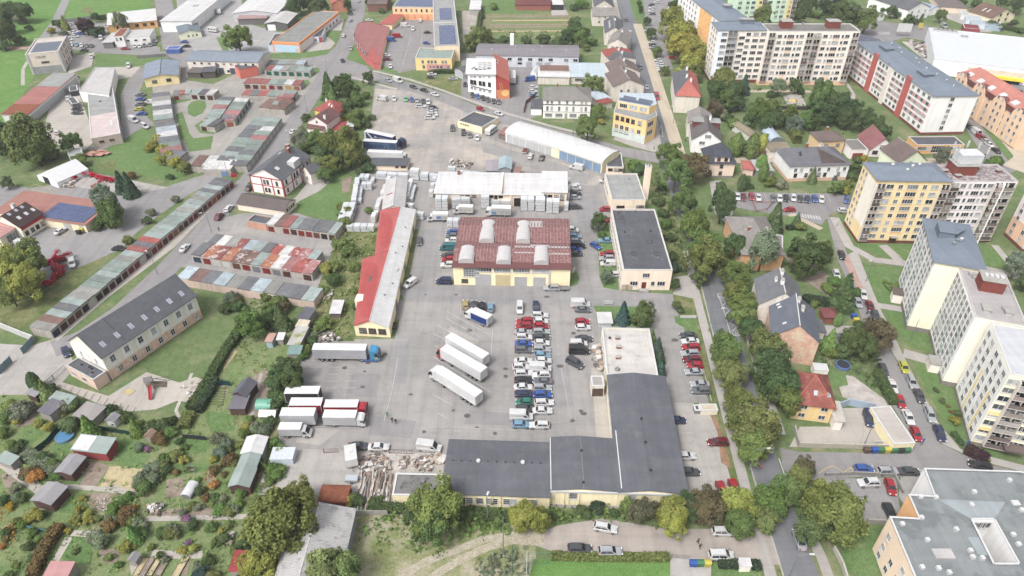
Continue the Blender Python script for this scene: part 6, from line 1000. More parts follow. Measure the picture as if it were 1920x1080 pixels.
# red-roofed curved building and orange complex
RB=wl_('curved_red',196,92,92);YB=wl_('pale_yellow_wall',246,224,180);B=pbld('red_roof_hall','curved building under a broad dusky red roof beside the street bend','shop',[(672,43),(688,40),(730,51),(721,83),(713,121),(701,119.5),(686,109),(674,94),(663,66)],H(121,131),[RB,RB,YB,YB,RB,RB,RB,RB,RB],rmt('dusky_red_sheet',176,116,114,var=0.05),par=0.05,cop=sf('red_rim',A(192,96,94),0.7))
sub=[G(x,y,B.h)-B.c for x,y in((688,104),(700,87),(706,90),(704,104),(716,108),(712.5,120),(702,118.5),(688,110))];mb=MB();ups(mb,[(p.x,p.y,B.h+0.07)for p in sub],0.1);mb.build('bright_red_roof',sf('bright_red_sheet',A(200,104,96),0.7,0.05),B.root);e=[G(x,y,0)-B.c for x,y in((663.5,72),(671,90),(680,104),(690,115))]
for a,b in zip(e[:-1],e[1:]):
 d=b-a
 for k in(0.25,0.75):
  p=a+d*k;put('window',wmesh(2.4,3.6,3,2,FW),B.root,(p.x-0.4,p.y-0.4,1.2),math.atan2(d.y,d.x))
bld('annex','small bright red roofed annex behind the curved red building','annex',[(716,45),(738,47),(744.5,28.5),(722,27.5)],H(46,55),'mono',YB,sf('bright_red_sheet',A(200,104,96),0.7,0.05),rise=0.4);ORW=wl_('peach_orange',246,200,150);ORW2=sf('deep_orange',AW(240,160,112),0.9,0.05);h_=H(14.5,38);B=bld('business_centre','orange two-tone business centre with solar panels along the top edge','office',[(742,14),(826,14.5),(832,-12),(742,-14)],h_,'flat',ORW,PF,par=0.2)
bd(B,0,0,1,0,h_*0.48,ORW2,'orange_base',0.05);ws(B,0,(0.02,0.98,9),[h_-2.3],1.0,1.4,2,1,FB);ws(B,0,(0.1,0.8,5),[1.2],1.0,1.5,1,1,FB);solar(B,-0.46,0.46,-0.4,0.4,16,5);B=bld('business_wing','long wing of the orange centre with two blue solar arrays','office',[(808,88),(855.5,85),(866.5,-2),(827,-2)],H(85,114),'flat',wl_('peach_wing',246,218,178),PF,par=0.2);solar(B,-0.28,0.38,-0.46,-0.1,9,7);solar(B,-0.22,0.32,0.02,0.28,9,5);rq(B,-0.5,0.5,-0.04,-0.03,FW,'roof_joint',0.04,0.08)
B=bld('yellow_office','yellow and pink office with a green-grey flat roof by the street','office',[(780,109),(847.5,109.5),(849.5,90.5),(783,89.5)],H(109,132),'flat',wl_('warm_yellow',248,214,140),rmt('green_grey_felt',158,174,168),par=0.2);bd(B,0,0.3,0.95,0,B.h*0.5,sf('pink_base',AW(226,140,138),0.9),'pink_base',0.05);ws(B,0,[0.2,0.36,0.45,0.55,0.75,0.84],[B.h-2.6],1.2,1.6,2);ws(B,0,[0.22,0.4,0.5,0.6,0.7,0.8,0.9],[1.0],1.2,1.6,2,1,out=0.04);vent(B,-0.06,0.0,0.4,0.7,CON);h_=H(106,127)
B=bld('grey_works','long grey works building with a dark roof behind the white office','works',[(893.5,103),(1085,107.5),(1083,85.5),(896,82.5)],h_,'gable',wl_('pale_grey_wall',206,210,220),rmt('mauve_grey_sheet',150,146,152,var=0.06),rise=1.2,over=0.3);ws(B,0,[0.33,0.43,0.53,0.63,0.73,0.88,0.97],[h_-2.4],2.2,1.5,2);ws(B,0,[0.43],[1.6],2.2,0.8,2,1,FB);ds(B,0,[0.52,0.62,0.7],3.0,2.6,A(205,208,214));mb=MB();x,y=lo(B,960,84,h_+0.5);mb.box(x-0.9,x+0.9,y-0.9,y+0.9,h_-0.5,h_+6.0)
mb.build('chimney',WW,B.root)
for i,fx in enumerate((-0.35,-0.12,0.06,0.14,0.38)):vent(B,fx,0.1 if i%2 else-0.2,0.35,0.6,FW)
P0,P1=G(878,172),G(930,185.4);hl,hr=H(137,172)-0.3,H(139,185.4)
def white_office():
 B=Bld();d=P1-P0;B.c,B.ang,B.W=P0,math.atan2(d.y,d.x),d.length;B.root=thing('white_office','white modern office with a slanted white roof full of vents and ducts','office',tuple(P0),B.ang);v=G(876,109,hl)-G(876,137,hl);c,s=math.cos(B.ang),math.sin(B.ang);vx,vy=v.x*c+v.y*s,-v.x*s+v.y*c;q=[(0,0,hl),(B.W,0,hr),(B.W+vx,vy,hr),(vx,vy,hl)];mb=MB()
 for i in range(4):
  a,b=q[i],q[(i+1)%4];mb.poly([(a[0],a[1],0),(b[0],b[1],0),b,a])
 mb.build('wall',WW,B.root);mb=MB();ups(mb,[(-0.6,-0.9,hl+0.15),(B.W+0.9,-0.9,hr+0.25),(B.W+vx+0.9,vy,hr+0.25),(vx-0.6,vy,hl+0.15)],0.25);mb.build('roof',sf('white_membrane',A(242,243,244),0.5,0.03),B.root);B.hx,B.hy,B.D=0,0,10
 for f in(0.14,0.26,0.45,0.58,0.78):
  h=hl+(hr-hl)*f
  for z,w,hh,fr in((h*0.46,1.7,2.0,DT),(h-2.0,1.5,1.0,WW),(h*0.17,1.5,1.3,WW)):put('window',wmesh(w,hh,2,2,fr),B.root,(B.W*f,0,z))
 q_((B.W*0.1,B.W*0.86,-0.35,0,hl*0.38,hl*0.38+0.2),'ledge',GT,B.root)
 def onr(u,v,w,d,hh,m,nm):
  x,y=B.W*u+vx*v,vy*v;z=hl+(hr-hl)*u+0.1;q_((x-w/2,x+w/2,y-d/2,y+d/2,z,z+hh),nm,m,B.root)
 for i in range(3):
  for j in range(3):onr(0.48+i*0.17,0.38+j*0.15,2.0,1.3,0.4,GR,'roof_unit')
 for i in range(4):onr(0.34+i*0.15,0.2+i*0.03,1.8,0.5,0.4,GT,'roof_duct')
 onr(0.27,0.4,0.25,5.0,0.3,GT,'roof_duct');onr(0.4,0.27,5.0,0.25,0.3,GT,'roof_duct')
white_office();dep=(G(957,116,8)-G(957,156,8)).length;B=bld('red_office','brick-red office flank with a coral sloping roof and a yellow disc painting','office',[(930.6,185.4),(955.5,185)],8.0,'mono',wl_('deep_red',186,70,64),sf('coral_sheet',A(212,118,100),0.6,0.05),rise=3.2,high='left',over=0.3,base=True,D=dep)
for i in range(5):rq(B,-0.4+i*0.02,-0.3+i*0.02,0.0+i*0.07,0.04+i*0.07,FW if i%2 else SOLAR,'roof_light',0.08)
bd(B,0,0.0,1.0,0.02,4.2,sf('orange_fade',AW(222,130,90),0.7,0.1),'orange_field',0.04);mb=MB();mb.prism([(1.0+1.6*math.cos(i*math.pi/12),2.7+1.5*math.sin(i*math.pi/12))for i in range(24)],0,0.04);o=mb.build('yellow_disc',sf('disc_yellow',AW(236,192,100),0.7),B.root,(0,-B.hy-0.05,0));o.rotation_euler=(math.pi/2,0,0)
for k in(0.6,1.6):
 mb=MB();ups(mb,[(k-1.6,4.2,0.05),(k-1.45,4.2,0.05),(k-2.2,7.5,0.05),(k-2.35,7.5,0.05)],0.03);o=mb.build('yellow_streak',MATS['disc_yellow'],B.root,(0,-B.hy-0.02,0));o.rotation_euler=(math.pi/2,0,0)
bld('grey_shed','grey-roofed shed along the grass left of the white office','shed',[(866,136),(876,136),(892,108),(872,98)],3.6,'gable',wl_('shed_grey',176,178,184),GT,rise=1.0,ridge='y');bld('workshop_annex','white-roofed workshop annex in the office courtyard','workshop',[(1009,143.5),(1068,145.5),(1068,131),(1010,130)],H(144,158),'mono',OLDW,WR,rise=0.5)
B=bld('workshop_annex','pale blue roofed annex joined to the white-roofed one','workshop',[(1068.5,144.5),(1139,145.5),(1136,121.5),(1067.5,119.5)],H(145,158),'mono',OLDW,rmt('sky_sheet',208,224,234,var=0.04),rise=0.5);ws(B,0,[0.2,0.28,0.85,0.92],[1.4],2.0,1.4,2,1);bld('rusty_lean_to','rust-brown roofed lean-to behind the white annex','shed',[(1012,131),(1066,132),(1064,125),(1016,124)],4.6,'mono',OLDW,rmt('rust_brown',150,116,104),rise=0.3)
bld('party_tent','small white gabled tent in the office courtyard','tent',[(996,137),(1008,138),(1008,127),(998,126)],2.6,'gable',WW,MATS['white_canvas_roof'],rise=1.2,ridge='y',over=0.1);h_=H(187,222);B=bld('white_villa','three-storey white villa with arched ground-floor windows and a grey hipped roof','villa',[(1017,187),(1110,188),(1104,165),(1021,163)],h_,'hip',wl_('villa_white',244,240,232),rmt('brown_grey_tile',150,146,140),rise=3.0,over=0.4)
for z,hh in((h_-1.7,1.2),(h_*0.42,1.9)):ws(B,0,[0.09,0.18,0.34,0.5,0.64,0.81,0.9],[z],1.0,hh,2,2)
ws(B,0,[0.12,0.34,0.64,0.86],[0.8],3.0,1.5,4,1);bd(B,0,0,1,h_-2.2,h_-1.95,GT,'string_course',0.2);bd(B,0,0,1,h_*0.36,h_*0.36+0.2,FW,'string_course',0.15);ds(B,0,[0.49],1.2,2.4,A(200,195,185),'flat','door')
for fx in(-0.2,0.2):chm(B,fx,0.05,0.6,0.6,1.2)
bld('villa_garage','grey-roofed white garage left of the hipped villa','garage',[(996,203.5),(1016,203.5),(1016,188),(997,187)],3.0,'mono',WW,DR,rise=0.2)
# buildings: the right half
SLATE=rmt('slate_blue_sheet',138,150,166,var=0.05,rough=0.6);_bc={};BALW=sf('balcony_parapet',(1,1,1),0.8,0.08,0.6,obj=True)
def bm_(w,h,dep):
 k=(round(w,2),round(h,2),dep)
 if k not in _bc:
  mb=MB();mb.poly([(-w/2,-0.03,0),(w/2,-0.03,0),(w/2,-0.03,h-0.16),(-w/2,-0.03,h-0.16)],1);mb.box(-w/2,w/2,-dep,-0.035,-0.16,0,2);mb.box(-w/2+0.1,w/2-0.1,-dep,-dep+0.07,0.003,1.05,0);mb.box(-w/2,-w/2+0.1,-dep-0.01,-0.035,0.003,h-0.165,2);mb.box(w/2-0.1,w/2,-dep-0.01,-0.035,0.003,h-0.165,2);mb.box(-0.04,0.04,-dep+0.08,-0.035,1.1,h-0.165,2);_bc[k]=mb.mesh('balcony',[BALW,GLASS,OLDW])  # dark glass back stands in for the shaded loggia recess
 return _bc[k]
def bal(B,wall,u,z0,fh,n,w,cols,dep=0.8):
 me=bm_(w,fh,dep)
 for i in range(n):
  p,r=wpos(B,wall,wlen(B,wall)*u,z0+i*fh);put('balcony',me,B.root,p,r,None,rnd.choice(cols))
GB=[A(178,168,160),A(140,126,122),A(112,96,94),A(206,198,192),A(190,168,164)]
def rtop(B,fx,fy,w,d,h,m,name='lift_house'):
 x,y=fx*B.W,fy*B.D;z=B.roofz(x,y);mb=MB();mb.box(x-w/2,x+w/2,y-d/2,y+d/2,z-0.3,z+h);mb.box(x-w/2-0.2,x+w/2+0.2,y-d/2-0.2,y+d/2+0.2,z+h+0.003,z+h+0.18,1);mb.build(name,[m,CON],B.root)
REDBRICK=sf('dull_red_brick',A(160,84,74),0.9,0.12,1.0)
# yellow and pink slab block
YEL=wl_('warm_yellow_render',248,218,160);h_=H(339,456);fh=(h_-2.2)/8;B=bld('apartment_block','warm yellow eight-storey apartment block with a slate-blue hipped roof','apartment block',[(1649.5,339),(1777,339),(1765,308),(1622.5,304)],h_,'hip',YEL,SLATE,rise=1.6,over=0.45,plinth=(1.1,PLINTHR),hipin=4)
for i in range(8):
 z=1.9+i*fh;ws(B,0,[0.19,0.80],[z],2.2,1.5,2);ws(B,0,[0.335],[z],1.3,1.4,2);ws(B,0,[0.665],[z],1.2,1.5,2)
 if i:ws(B,0,[0.5],[z],3.2,1.5,4)
for i in range(1,8,1):bd(B,0,0.425,0.575,1.9+i*fh-1.1,1.9+i*fh-0.12,sf('amber_panel',AW(242,196,134),0.9,0.04),'colour_panel',0.03)
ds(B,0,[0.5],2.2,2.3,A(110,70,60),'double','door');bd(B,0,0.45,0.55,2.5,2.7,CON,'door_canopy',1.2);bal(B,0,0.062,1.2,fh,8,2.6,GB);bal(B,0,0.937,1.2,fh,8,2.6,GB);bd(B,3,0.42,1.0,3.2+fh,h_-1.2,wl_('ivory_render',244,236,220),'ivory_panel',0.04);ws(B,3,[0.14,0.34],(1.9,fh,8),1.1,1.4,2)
for fx,fy in((-0.2,0.1),(0.05,0.0),(0.2,0.2),(-0.05,-0.15)):vent(B,fx,fy,0.5,0.4,FW)
PINK=wl_('pale_pink_render',240,226,228);h2=h_-0.6;B=bld('apartment_block','pale pink apartment block with a mottled flat roof and phone masts','apartment block',[(1777.5,340),(1900,340),(1893,308),(1766,308)],h2,'flat',PINK,sf('mottled_felt_tiles',A(206,196,194),0.9,0.1,1.2,stain=(A(150,136,136),0.46,0.52,0.9)),par=0.3,plinth=(1.1,PLINTHR),cop=GR)
for i in range(8):
 z=1.9+i*fh;ws(B,0,[0.22,0.62],[z],1.7,1.4,2);ws(B,0,[0.32,0.53],[z],0.9,1.4,1);ws(B,0,[0.43],[z],2.3,1.4,3)
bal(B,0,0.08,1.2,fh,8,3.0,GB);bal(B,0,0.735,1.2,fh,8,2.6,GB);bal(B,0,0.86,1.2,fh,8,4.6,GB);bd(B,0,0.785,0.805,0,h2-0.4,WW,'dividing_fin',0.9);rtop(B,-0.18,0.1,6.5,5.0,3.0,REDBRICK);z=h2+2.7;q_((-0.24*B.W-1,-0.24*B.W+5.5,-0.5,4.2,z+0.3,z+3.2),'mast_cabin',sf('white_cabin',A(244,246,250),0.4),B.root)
for dx,dy in((-1.5,4.5),(6,4.2),(6.6,0.5),(-2,1),(3,5.2)):
 mb=MB();x,y=-0.24*B.W+dx,dy;mb.tube((x,y,z),(x,y,z+5.5),0.08,n=6);mb.box(x-0.22,x+0.22,y-0.15,y+0.15,z+3.3,z+5.4);mb.build('phone_mast',FW,B.root)
for fx,fy in((-0.42,0.1),(-0.3,-0.2),(0.1,0.25),(0.4,0.1)):rtop(B,fx,fy,1.6,1.0,0.6,REDBRICK,'roof_vent')
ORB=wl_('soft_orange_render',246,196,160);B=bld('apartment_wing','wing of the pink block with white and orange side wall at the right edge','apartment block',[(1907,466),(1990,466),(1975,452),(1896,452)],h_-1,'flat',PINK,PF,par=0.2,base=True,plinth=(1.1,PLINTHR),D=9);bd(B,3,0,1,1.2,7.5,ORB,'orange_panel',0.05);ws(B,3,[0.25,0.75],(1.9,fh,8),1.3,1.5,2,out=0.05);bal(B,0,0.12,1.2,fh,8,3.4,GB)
# the three stepped towers
CRM=wl_('tower_cream',250,240,210,0.05);IVO=wl_('tower_ivory',248,240,222,0.05);SAGE=sf('sage_panel',AW(142,186,164),0.9,0.06);YPAN=sf('yellow_panel',AW(250,218,130),0.9,0.05)
def tower(label,pts,h,roof,roofm,front,us,sage,fl=10,**kw):
 B=bld('tower_block',label,'tower block',pts,h,roof,front,roofm,**kw);f=(h-2.2)/fl;bd(B,3,0.0,1.0,1.0,h-0.3,wl_('tower_white',246,244,236,0.05),'facade_panel',0.05)
 for u in us:ws(B,3,[u],(2.0,f,fl),1.6,1.4,2,out=0.06)
 for u,a,b in sage:bd(B,3,u-0.055,u+0.055,1.2+a*f,1.2+b*f,SAGE,'green_panel',0.057)
 return B,f
h1=H(490,617);B,f=tower('tower block with a slate-blue roof and a blank cream end wall',[(1752,490),(1843,505.5),(1824,424),(1740,412)],h1,'hip',SLATE,CRM,[0.09,0.2,0.31,0.45,0.56,0.7,0.81,0.92],[(0.2,0,5),(0.45,4,8),(0.31,6,9),(0.81,0,4)],10,rise=1.3,over=0.5,plinth=(1.4,STONEP),hipin=7);x,y=-0.18*B.W,0.12*B.D;mb=MB();z=B.roofz(x,y);mb.box(x-1.8,x+1.8,y-2.6,y+2.6,z-1,z+1.6);ups(mb,[(x-2.0,y-2.9,z+1.75),(x+2.0,y-2.9,z+1.75),(x+5.5,y+2.9,z+0.6),(x-2.0,y+2.9,z+1.75)],0.12)
mb.build('roof_dormer',SLATE,B.root)
for fx,fy in((0.05,-0.05),(0.14,0.0),(0.0,0.34),(0.1,0.3),(0.18,0.22),(-0.05,-0.12)):vent(B,fx,fy,0.5,0.5,FW if fx>0.1 else MG)
mb=MB();mb.box(-B.hx-2.6,-B.hx-0.1,B.hy-10,B.hy-7,0,3.0);mb.box(-B.hx-2.9,-B.hx-0.1,B.hy-10.3,B.hy-6.7,3.003,3.2,1);mb.build('entrance_porch',[WARMW,BROWNT],B.root);h2=H(593,720);B,f=tower('tower block with a pale flat roof and a brick-red lift house',[(1825.5,593),(1922,611),(1898,517),(1809,504)],h2,'flat',rmt('pale_tower_felt',196,190,190,var=0.05),IVO,[0.08,0.19,0.30,0.42,0.54,0.66,0.78,0.9],[(0.19,1,5),(0.42,2,6),(0.54,0,3),(0.78,3,7)],10,par=0.3,plinth=(1.4,STONEP),cop=GR)
rtop(B,0.02,0.18,5.0,4.4,3.0,REDBRICK);x,y=0.02*B.W,0.18*B.D
for i in range(4):
 q_((-0.4,0.4,-0.6,0.6,0,0.4),'roof_unit',FW,B.root,(x-1.6+i*1.1,y,h2+2.9))
for fx,fy in((-0.25,0.38),(-0.2,0.32),(-0.22,-0.26),(-0.22,-0.33),(0.2,-0.24),(0.22,-0.31)):rtop(B,fx,fy,1.3,1.0,0.6,FW,'roof_vent')
mb=MB();mb.box(-B.hx-2.4,-B.hx-0.1,-B.hy+4,-B.hy+7,0,2.8);mb.box(-B.hx-2.7,-B.hx-0.1,-B.hy+3.7,-B.hy+7.3,2.803,3.0,1);mb.build('entrance_porch',[WARMW,CON],B.root);h3=H(698,830);B,f=tower('nearest pale yellow tower with yellow bands, cut by the right edge',[(1886,698),(1995,722),(1975,622),(1880,609)],h3,'flat',rmt('light_tower_felt',222,224,230,var=0.04),wl_('tower_lemon',250,240,200,0.05),[0.12,0.3,0.52,0.7,0.88],[],8,par=0.3,plinth=(1.2,STONEP))
for a,b in((1.8,3.0),(4.0,4.7)):bd(B,0,0,0.34,1.2+a*f*0.9,1.2+a*f*0.9+1.0,YPAN,'yellow_band',0.06)
for u in(0.41,0.8):bd(B,3,u-0.02,u+0.02,1.2,1.2+5*f,YPAN,'yellow_band',0.08)
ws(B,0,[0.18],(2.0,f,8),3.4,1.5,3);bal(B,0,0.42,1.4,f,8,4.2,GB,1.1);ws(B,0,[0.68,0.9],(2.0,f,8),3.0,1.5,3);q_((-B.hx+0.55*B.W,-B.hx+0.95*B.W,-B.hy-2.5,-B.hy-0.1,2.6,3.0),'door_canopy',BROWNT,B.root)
# block with red stair strips
h_=H(181,254);RS=sf('red_render',AW(188,92,84),0.9,0.06);B=bld('apartment_block','white six-storey block with red stair strips and a slate-blue roof','apartment block',[(1745,181),(1823,179),(1700,77),(1627,78)],h_,'hip',WW,SLATE,rise=1.5,over=0.5,hipin=9,ridge='y',plinth=(1.2,PLINTHR));fh=(h_-2.0)/6;ws(B,0,[0.44],(2.2,fh,6),1.6,1.6,2)
for u in(0.30,0.72):bd(B,3,u-0.03,u+0.03,0.2,h_+1.2,RS,'red_strip',0.35)
bd(B,3,0.485,0.525,0.2,h_-0.2,wl_('sand_strip',226,218,206),'sand_strip',0.5)
for k,(a,b)in enumerate(((0.02,0.26),(0.345,0.475),(0.535,0.68),(0.755,0.99))):
 n=4 if k in(0,3)else 3;ws(B,3,(a,b,n),(2.0,fh,6),1.9,1.5,2)
 for i in range(1,5):bd(B,3,a,b,2.0+i*fh-0.05,2.0+i*fh+1.45,sf('rose_panel',AW(206,150,148),0.9,0.08),'rose_panel',0.02)
for yy in(0.28,-0.2):
 mb=MB();x,y=-0.12*B.W,yy*B.D;z=B.roofz(x,y);mb.box(x-2.0,x+1.5,y-3.2,y+3.2,z-1,z+0.9);ups(mb,[(x-2.3,y-3.5,z+1.0),(x+2.5,y-3.5,z+1.3),(x+2.5,y+3.5,z+1.3),(x-2.3,y+3.5,z+1.0)],0.12);mb.build('roof_dormer',SLATE,B.root)
rq(B,-0.5,0.5,0.035,0.05,DT,'roof_step',0.1,0.2)
for i in range(9):vent(B,0.1+0.2*rnd.random(),-0.4+i*0.1,0.4,0.4,FW)
B=bld('nursery','low orange annex with a grey flat roof at the foot of the white block','annex',[(1717,272),(1810,271),(1791,256),(1707.5,256)],H(272,289),'flat',wl_('nursery_orange',236,176,108),DR,par=0.2);ws(B,0,[0.08,0.17,0.26,0.74,0.83,0.92],[1.6],1.8,1.5,3);ws(B,0,[0.45],[0.6],4.5,2.8,5,2)
# white/beige long block at the top
h_=H(59,160);SAL=sf('salmon_panel',AW(246,208,172),0.9,0.05);IV2=wl_('block_ivory',246,234,222);B=bld('apartment_block','ivory eight-storey block with peach stair panels and red rooftop huts','apartment block',[(1437.5,59),(1614.5,59),(1598,43),(1437,43)],h_,'flat',IV2,rmt('grey_brown_felt',138,136,132,var=0.12,stain=(A(170,166,160),0.56,0.66,0.5)),par=0.3,plinth=(1.8,ORB),D=12);fh=(h_-2.6)/8
for s in(0.0,0.5):
 for u in(0.13,0.37):ws(B,0,[s+u],(2.4,fh,8),2.0,1.5,2)
 for u in(0.19,0.32):ws(B,0,[s+u],(2.4,fh,8),1.1,1.4,1)
 for i in range(1,8):ws(B,0,[s+0.25],[2.4+i*fh],3.0,1.5,3,out=0.04)
 for i in range(0,8):bd(B,0,s+0.218,s+0.285,2.4+i*fh+0.35,2.4+i*fh+2.0 if i else 4.2,SAL,'colour_panel',0.02)if i%2==0 else bd(B,0,s+0.218,s+0.285,2.4+i*fh-0.6,2.4+i*fh-0.1,SAL,'colour_panel',0.02)
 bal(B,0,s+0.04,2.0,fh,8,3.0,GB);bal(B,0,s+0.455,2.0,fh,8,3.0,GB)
rtop(B,-0.27,0.1,5.0,4.5,3.0,REDBRICK);rtop(B,0.25,0.1,5.5,4.5,3.0,REDBRICK);rtop(B,-0.05,0.35,0.5,0.5,1.0,MG,'roof_vent');B=bld('apartment_block','white corner block with a slate-blue hipped roof above a yellow tree','apartment block',[(1348,57.5),(1436.5,57.5),(1434,40),(1337.5,40)],h_-0.5,'hip',IV2,SLATE,rise=1.5,over=0.4,plinth=(1.6,PLINTHR),D=13);h1=h_-0.5;ws(B,0,[0.14,0.77,0.92],(2.4,fh,8),2.6,1.5,3);ws(B,0,[0.62],(2.4,fh,8),2.0,1.5,2);ws(B,0,[0.5],(3.6,fh,7),2.6,1.5,3)
bal(B,0,0.3,2.0,fh,8,4.4,[A(205,205,210),A(170,170,176),A(120,112,110)]);bd(B,0,0.0,0.24,1.7,h1-0.2,sf('bluish_white',AW(232,238,248),0.9),'facade_panel',0.02);ws(B,3,[0.2,0.5,0.8],(2.4,fh,8),1.8,1.5,2);rtop(B,0.12,0.0,6.0,2.6,1.6,SLATE,'roof_dormer');B=bld('apartment_block','long white and orange wing receding to the top edge behind the yellow tree','apartment block',[(1338,40),(1390,38),(1362,-22),(1310,-20)],h_-0.5,'hip',WW,SLATE,rise=1.5,ridge='y',over=0.4)
bd(B,3,0.55,0.82,1.5,h1-0.5,sf('orange_brick_panel',AW(246,186,116),0.9,0.2,0.8,0.15,3),'orange_panel',0.04);ws(B,3,(0.05,0.5,6),(2.4,fh,8),1.6,1.5,2);ws(B,3,[0.88,0.95],(2.4,fh,8),1.2,1.5,2);rtop(B,0.2,-0.2,4.0,3.0,1.4,SLATE,'roof_dormer');B=bld('apartment_block','mint green and yellow block seen behind the slate-roofed corner block','apartment block',[(1372,43),(1484,40)],24.5,'flat',wl_('mint_render',206,236,206),DR,par=0.3,base=True,D=12);fh=22.0/8
for s in(0.0,0.5):
 ws(B,0,[s+0.08,s+0.3],(2.2,fh,8),2.2,1.5,3);ws(B,0,[s+0.2,s+0.22],(2.2,fh,8),1.2,1.5,1);bd(B,0,s+0.36,s+0.5,1,24,YPAN,'yellow_panel',0.02);ws(B,0,[s+0.415],(2.2,fh,8),1.6,1.5,2,out=0.03);bal(B,0,s+0.475,1.8,fh,8,2.6,[A(110,70,66),A(90,74,70),A(130,110,100)])
 # supermarket and peach flats on the right edge
h_=7.0;B=bld('supermarket','supermarket with a vast white flat roof and a curved yellow canopy','supermarket',[(1753,105),(1985,146),(1985,72),(1752,58)],h_,'flat',sf('white_cladding',AW(240,242,248),0.5,0.03),sf('white_roof_membrane',A(238,242,250),0.5,0.03),par=0.25,cop=sf('pale_cap',A(222,220,222),0.6));bd(B,0,0.28,0.72,2.2,5.5,sf('tan_cladding',AW(206,194,184),0.7),'tan_panel',0.3);bd(B,0,0.27,0.72,2.0,3.2,sf('canopy_yellow',AW(246,214,50),0.5),'yellow_canopy',2.4)
bd(B,0,0.3,0.7,0.0,1.9,DT,'shop_glass',0.35)
for i in range(5):rtop(B,-0.44+i*0.04,0.42,2.4,2.4,1.2,FW,'roof_unit')
rtop(B,-0.2,0.3,3.0,2.0,0.8,FW,'roof_unit');PFL=wl_('flats_peach',244,204,166);h_=13.0;MANS=rmt('maroon_mansard',142,84,84);B=bld('flats','long peach apartment house with maroon mansard roofs and rounded gables','apartment house',[(1776,190),(1903,281)],h_,'hip',PFL,(rmt('coral_roof',218,142,128),MANS),rise=3.5,over=0.3,base=True,D=13,hipin=3);ws(B,0,(0.02,0.98,13),(1.6,2.9,4),1.3,1.6,2)
for i in range(6):rq(B,-0.42+i*0.16,-0.36+i*0.16,-0.45,-0.3,FW,'roof_light',0.4,0.5)
bd(B,0,0,1,h_-1.8,h_+0.3,MANS,'mansard_skirt',0.3)
for u in(0.09,0.36,0.64,0.9):
 mb=MB();w=4.2;arc=[(w*math.cos(i*math.pi/10),h_-1.5+3.0*math.sin(i*math.pi/10))for i in range(11)];q=[(w,0.5),]+arc+[(-w,0.5)];k=len(q);mb.v+=[(p[0],-0.55,p[1])for p in q]+[(p[0],2.0,p[1])for p in q];mb.f+=[tuple(range(k))[::-1],tuple(range(k,2*k))];mb.m+=[0,0]
 for i in range(k):
  j=(i+1)%k;mb.f.append((i,j,k+j,k+i));mb.m.append(1 if 1<=i<k-2 else 0)
 p,r=wpos(B,0,B.W*u,0);mb.build('rounded_gable',[PFL,MANS],B.root,p,r);ws(B,0,[u-0.03,u+0.03],(1.6,2.9,5),1.2,1.5,2,out=0.55)
rq(B,-0.5,-0.26,-0.5,0.5,PF,'green_roof_section',0.25,0.15)
# bottom right office
OFF=wl_('office_peach',248,218,190,0.05);OFO=wl_('office_orange',246,184,124,0.05)
B=pbld('office_complex','large grey flat-roofed complex with white, orange and peach stepped side walls','office',[(1732.5,878),(1912,884),(1990,900),(1990,1160),(1735,1160),(1714,1079),(1668,968.5),(1723,972),(1703,927),(1752,930)],H(968.5,1029),[WW,WW,WW,WW,OFF,OFF,OFO,OFO,WW,WW],rmt('complex_felt',152,158,160,var=0.07,stain=(A(134,140,142),0.5,0.62,0.25)),hole=[(1823,974),(1864,974),(1909.5,1056),(1864,1056)],par=0.3)
cw=[G(x,y,B.h)-B.c for x,y in((1668,968.5),(1714,1079),(1703,927),(1723,972),(1732.5,878),(1752,930))]
def onwall(a,b,f,z,w,h,cols=2):
 p=a.lerp(b,f);d=b-a;put('window',wmesh(w,h,cols,1),B.root,(p.x,p.y,z),math.atan2(d.y,d.x))
for f,z in((0.2,6.6),(0.2,3.4),(0.2,0.8),(0.5,3.8),(0.47,1.2),(0.78,6.6),(0.75,3.4),(1.1,6.6)):onwall(cw[0],cw[1],f,z,1.2,1.5)
onwall(cw[2],cw[3],0.5,4.5,1.3,1.8);onwall(cw[4],cw[5],0.55,4.5,1.2,1.5)
def onroof(name,px,py,w,d,hh,m):
 p=G(px,py,B.h)-B.c;q_((p.x-w/2,p.x+w/2,p.y-d/2,p.y+d/2,B.h-0.296,B.h-0.3+hh),name,m,B.root)
for px,py in((1692,982),(1739,1012),(1793,992),(1827,922),(1893,900),(1916,956),(1822,946),(1729,1063),(1760,1065),(1780,1073),(1820,1032),(1842,1046),(1824,1044),(1900,1002),(1910,1020),(1726,931),(1755,932),(1728,970)):onroof('roof_vent',px,py,0.7,0.7,0.6,FW)
onroof('roof_light',1769,1038,3.4,1.9,0.4,sf('fogged_dome',A(212,208,206),0.4));onroof('roof_light',1905,942,1.4,1.1,0.3,FW)
for a in([(1757,934),(1886,940),(1866,972),(1822,972)],[(1815,1006),(1836,1006),(1856,1040),(1834,1038)]):
 q=[G(x,y,B.h)-B.c for x,y in a];mb=MB();ups(mb,[(p.x,p.y,B.h-0.2)for p in q],0.08);mb.build('felt_patch',rmt('pale_patch_felt',172,182,186,var=0.04),B.root)
mb=MB();a,b=G(1824,975,B.h)-B.c,G(1860,975,B.h)-B.c
for i in range(4):
 p=a.lerp(b,(i+0.5)/4);put('window',wmesh(1.5,1.6,1,1),B.root,(p.x,p.y-0.05,B.h-2.3),0)
